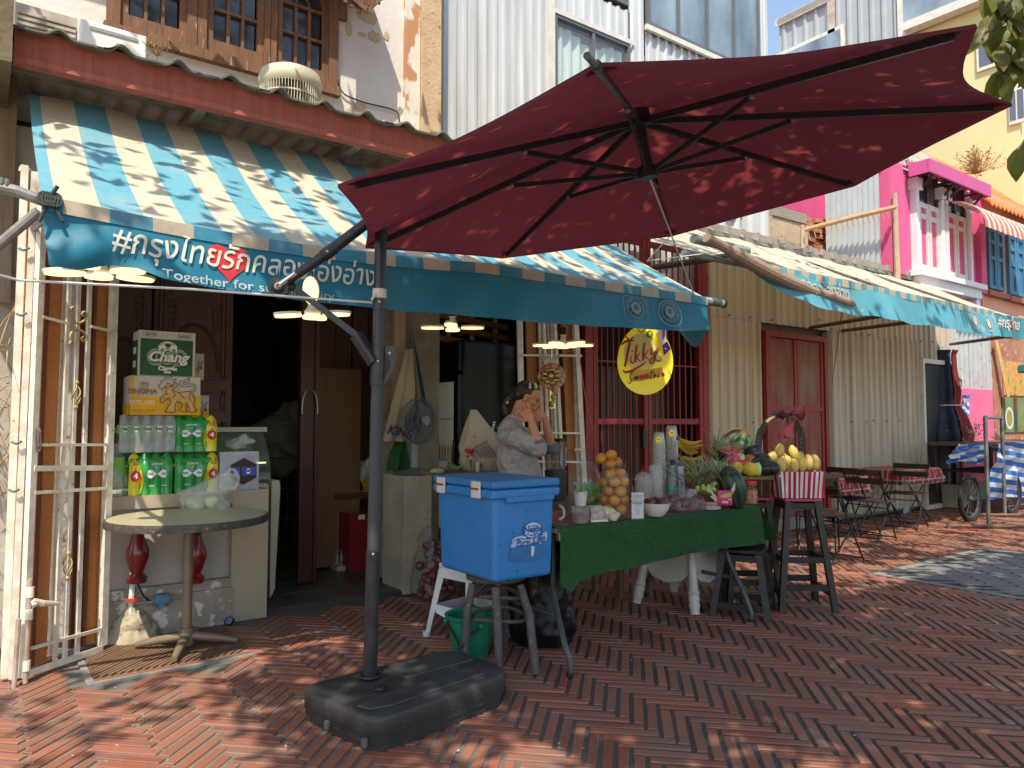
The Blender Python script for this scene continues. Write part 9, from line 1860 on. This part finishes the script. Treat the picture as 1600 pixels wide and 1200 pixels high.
# torso core, arms, hands, legs
SHn,SHf=P3(797,681,-.15),P3(806,676,.15)
ELn,WRn=P3(842,700,-.20),P3(830,658,-.17)
ELf,WRf=P3(861,699,.13),P3(851,652,.05)
b.tube([P3(802,672),P3(803,700),P3(810,745),P3(810,790)],[.07,.085,.09,.10],20)
b.tube([SHn,SHn.lerp(ELn,.5),ELn],[.048,.042,.036],14);b.tube([ELn,ELn.lerp(WRn,.3),WRn],[.036,.037,.024],14)
b.tube([SHf,SHf.lerp(ELf,.5),ELf],[.046,.04,.034],14);b.tube([ELf,ELf.lerp(WRf,.3),WRf],[.034,.036,.024],14)
gz=P3(808,790)
for s in (-1,1):
 hp_=V(gz.x,gz.y,.84)+TOC*.085*s;ft_=V(gz.x,gz.y,.0)+TOC*.11*s;b.tube([hp_,hp_.lerp(ft_,.45)+FWD*.02,ft_+V(0,0,.07)],[.085,.058,.036],16);b.tube([ft_+V(0,0,.045)-FWD*.05,ft_+V(0,0,.03)+FWD*.13],[.036,.026],12)
def hand(wr,pdir,knuck_ax,tips,thumb,r0=.0082):
 """palm from the wrist along pdir, four fingers fanned along knuck_ax, tips given as bends"""
 pc=wr+pdir*.042;n=pdir.cross(knuck_ax).normalized();MM=Matrix((pdir,knuck_ax,n)).transposed();b.ell(pc,(.05,.036,.015),16,12,M=MM)
 for k,(L_,cu) in enumerate(tips):
  kb=wr+pdir*.080+knuck_ax*(.032-.0212*k);d=(pdir+knuck_ax*(.16-.107*k)).normalized();p=[kb-pdir*.02,kb];
  for seg,f in ((.45,cu*.5),(.32,cu),(.23,cu*1.3)):
   d=(d*math.cos(f)+n*math.sin(f)).normalized();p.append(p[-1]+d*L_*seg)
  b.tube(p,[r0*1.1,r0,r0*.95,r0*.85,r0*.7],10);b.ell(p[-1],r0*.72,8,6)
 th=wr+pdir*.02+knuck_ax*.03;b.tube([th,th+thumb*.035,th+thumb*.06+pdir*.012],[.013,.0105,.008],10)
hd_=(P3(811,626,-.12)-WRn).normalized();ka=(hd_.cross(TOC)).normalized()
hand(WRn,hd_,ka*-1,[(.066,-.12),(.072,-.15),(.068,-.2),(.054,-.25)],(ka*-1*.6+hd_*.6).normalized())
hd2=(H(.035,.05,-.075)-WRf).normalized();ka2=hd2.cross(TOC).normalized();hand(WRf,hd2,ka2*-1,[(.06,.5),(.066,.5),(.06,.55),(.05,.6)],(ka2*-1*.5+hd2*.7).normalized())
body=b.build('body',m_skin,wm,smooth='all');remesh(body,.003,2)
# face details
b=MB()
for s in (-1,1):b.tube([H(.074,s*.020,-.0075),H(.0765,s*.030,-.0095),H(.071,s*.041,-.0075)],.0028,6)
b.build('closed_eye',mat('lash_dark',(.02,.012,.01),.6),wm)
b=MB()
for s in (-1,1):b.tube([H(.083,s*.014,.013),H(.082,s*.03,.018),H(.072,s*.044,.014)],.0028,6)
b.build('eyebrow',mat('hair_black',(.012,.009,.008),.45,(.03,.022,.018),60,.7),wm)
b=MB();b.ell(H(.0835,0,-.0535),(.008,.018,.0038),10,6,M=Mh);b.ell(H(.0815,0,-.0615),(.008,.015,.0045),10,6,M=Mh);b.build('lips',mat('lip',(.32,.09,.07),.45),wm)
# hair
b=MB();b.ell(H(-.026,0,.030),(.090,.077,.080),30,22,M=Mh);b.ell(H(-.062,0,-.0),(.055,.065,.065),20,16,M=Mh);b.ell(H(.012,0,.066),(.05,.056,.03),18,12,M=Mh)
bun=P3(801,630);b.ell(H(-.105,0,-.0),(.028,.028,.03),14,10);b.tube(smooth_path([H(-.1,0,.0),P3(797,622),P3(792,628),P3(789,640),P3(796,655)],4),[.02]*4+[.032]*6+[.026]*5+[.012]*2,12)
hr=b.build('hair',mat('hair_black',(.012,.009,.008)),wm,smooth='all');remesh(hr,.005,2)
hb2=MB();hb2.tube([P3(808,612)+V(0,0,.022*math.sin(a))+TOC*.022*math.cos(a) for a in [2*PI*i/12 for i in range(12)]],.007,6,closed=True);hb2.build('hair_tie',mat('grey_tie',(.35,.35,.38),.6),wm);MB().ell(P3(793,629,-.035),(.012,.012,.01)).build('hair_clip',mat('tan_clip',(.55,.35,.22),.5),wm)
for px_,c_ in ((828,(.7,.55,.5)),(837,(.65,.6,.3))):
 b=MB();o_=P3(px_,603,-.09);b.tube([o_+V(0,0,.022),o_+sd_*.008+V(0,0,-.01),o_+sd_*.004+V(0,0,-.02),o_-sd_*.008+V(0,0,-.014),o_+V(0,0,.022)],.0025,5);b.ell(o_+V(0,0,-.014),(.007,.007,.006));b.build('hair_slide',mat('slide_'+('pink' if px_ == 828 else 'gold'),c_,.3,metal=.5),wm)
# shirt: striped
m_sh=mat('grey_striped_shirt',(.44,.385,.35),.85,(.34,.3,.28),5,.6,.35,28)
N=m_sh.node_tree.nodes;L=m_sh.node_tree.links;geo=N.new('ShaderNodeNewGeometry');sp2_=N.new('ShaderNodeVectorMath');sp2_.operation='DOT_PRODUCT';sp2_.inputs[1].default_value=(FWD.x,FWD.y,.12);L.new(geo.outputs['Position'],sp2_.inputs[0]);wv=N.new('ShaderNodeMath');wv.operation='MULTIPLY';wv.inputs[1].default_value=2*PI/.011;L.new(sp2_.outputs['Value'],wv.inputs[0]);sn_=N.new('ShaderNodeMath');sn_.operation='SINE';L.new(wv.outputs[0],sn_.inputs[0]);gt_=N.new('ShaderNodeMapRange');gt_.inputs[1].default_value=.3;gt_.inputs[2].default_value=.7;gt_.inputs[4].default_value=.55;L.new(sn_.outputs[0],gt_.inputs[0])
mxs=N.new('ShaderNodeMix');mxs.data_type='RGBA';mxs.inputs[7].default_value=(.12,.11,.12,1);bs_=N['Principled BSDF'];L.new(bs_.inputs['Base Color'].links[0].from_socket,mxs.inputs[6]);L.new(gt_.outputs[0],mxs.inputs[0]);L.new(mxs.outputs[2],bs_.inputs['Base Color'])
b=MB();Mt=Matrix((FWD,TOC*-1,V(0,0,1))).transposed()
b.ell(P3(806,690),(.125,.185,.10),26,18,M=Mt);b.ell(P3(808,715),(.145,.175,.16),26,18,M=Mt);b.ell(P3(813,748),(.16,.18,.19),26,18,M=Mt);b.ell(P3(812,775),(.15,.175,.12),26,18,M=Mt)
b.ell(P3(797,682,-.02),(.10,.17,.07),22,14,M=Mt);b.tube([P3(799,676),P3(802,664),P3(804,652)],[.11,.078,.062],20)
b.tube(smooth_path([SHn+V(0,0,.0),SHn.lerp(ELn,.5),ELn+V(0,0,.0)],4),[.072,.071,.07,.068,.066,.066,.066,.064,.06],18);b.tube([ELn,ELn.lerp(WRn,.22)],[.06,.052],16);b.ell(ELn+V(0,0,-.01),(.062,.05,.05),14,10)
b.tube([SHf,SHf.lerp(ELf,.5),ELf],[.066,.062,.055],16);b.tube([ELf,ELf.lerp(WRf,.12)],[.055,.05],14)
shirt=b.build('shirt',m_sh,wm,smooth='all');remesh(shirt,.007,4)
tx=bpy.data.textures.new('wrinkle','CLOUDS');tx.noise_scale=.07;dm2=shirt.modifiers.new('wrinkle','DISPLACE');dm2.texture=tx;dm2.strength=.034;dm2.mid_level=.5
tx=bpy.data.textures.new('crease','CLOUDS');tx.noise_scale=.028;dm2=shirt.modifiers.new('crease','DISPLACE');dm2.texture=tx;dm2.strength=.014;dm2.mid_level=.5
b=MB();b.tube(smooth_path([P3(792,655,-.03),P3(798,650,-.07),P3(808,656,-.09),P3(818,668,-.09),P3(826,680,-.08)],4),[.013]*5+[.016]*6+[.01]*6,8);b.tube([P3(798,662,.06),P3(812,664,.08),P3(824,674,.03)],.012,8);b.build('collar',m_sh,wm,smooth='all')
b=MB();b.tube([ELn.lerp(WRn,.13),ELn.lerp(WRn,.26)],[.061,.056],20,caps=False);b.tube([ELf.lerp(WRf,.0)-V(0,0,.035)+FWD*.01,ELf.lerp(WRf,.12)],[.062,.053],20);o=b.build('rolled_cuff',mat('dark_cuff_lining',(.10,.095,.11),.85,(.2,.18,.19),40,.7,.4,30),wm,smooth='all')
b=MB()
for s in (-1,1):hp_=V(gz.x,gz.y,.9)+TOC*.085*s;ft_=V(gz.x,gz.y,.0)+TOC*.11*s;b.tube([hp_,hp_.lerp(ft_,.5)+FWD*.02,ft_+V(0,0,.1)],[.11,.085,.07],18)
b.build('trousers',mat('dark_trousers',(.03,.03,.04),.85),wm,smooth='all')

# bits blown over the paving
q=random.Random(21);b=MB()
for i in range(420):
 p=V(q.uniform(-.2,9),q.uniform(.8,5.0),.003);s_=q.uniform(.004,.013);a=q.random()*6;u_=V(math.cos(a),math.sin(a),q.uniform(-.2,.3))*s_;v_=V(-math.sin(a),math.cos(a),q.uniform(-.2,.3))*s_*.5;b.add([p-u_,p-v_,p+u_+V(0,0,.003),p+v_],[(0,1,2,3)])
kind(b.build('leaf_litter',mat('dry_bits',(.3,.22,.12),.9,(.5,.45,.35),3,.5)),'stuff')
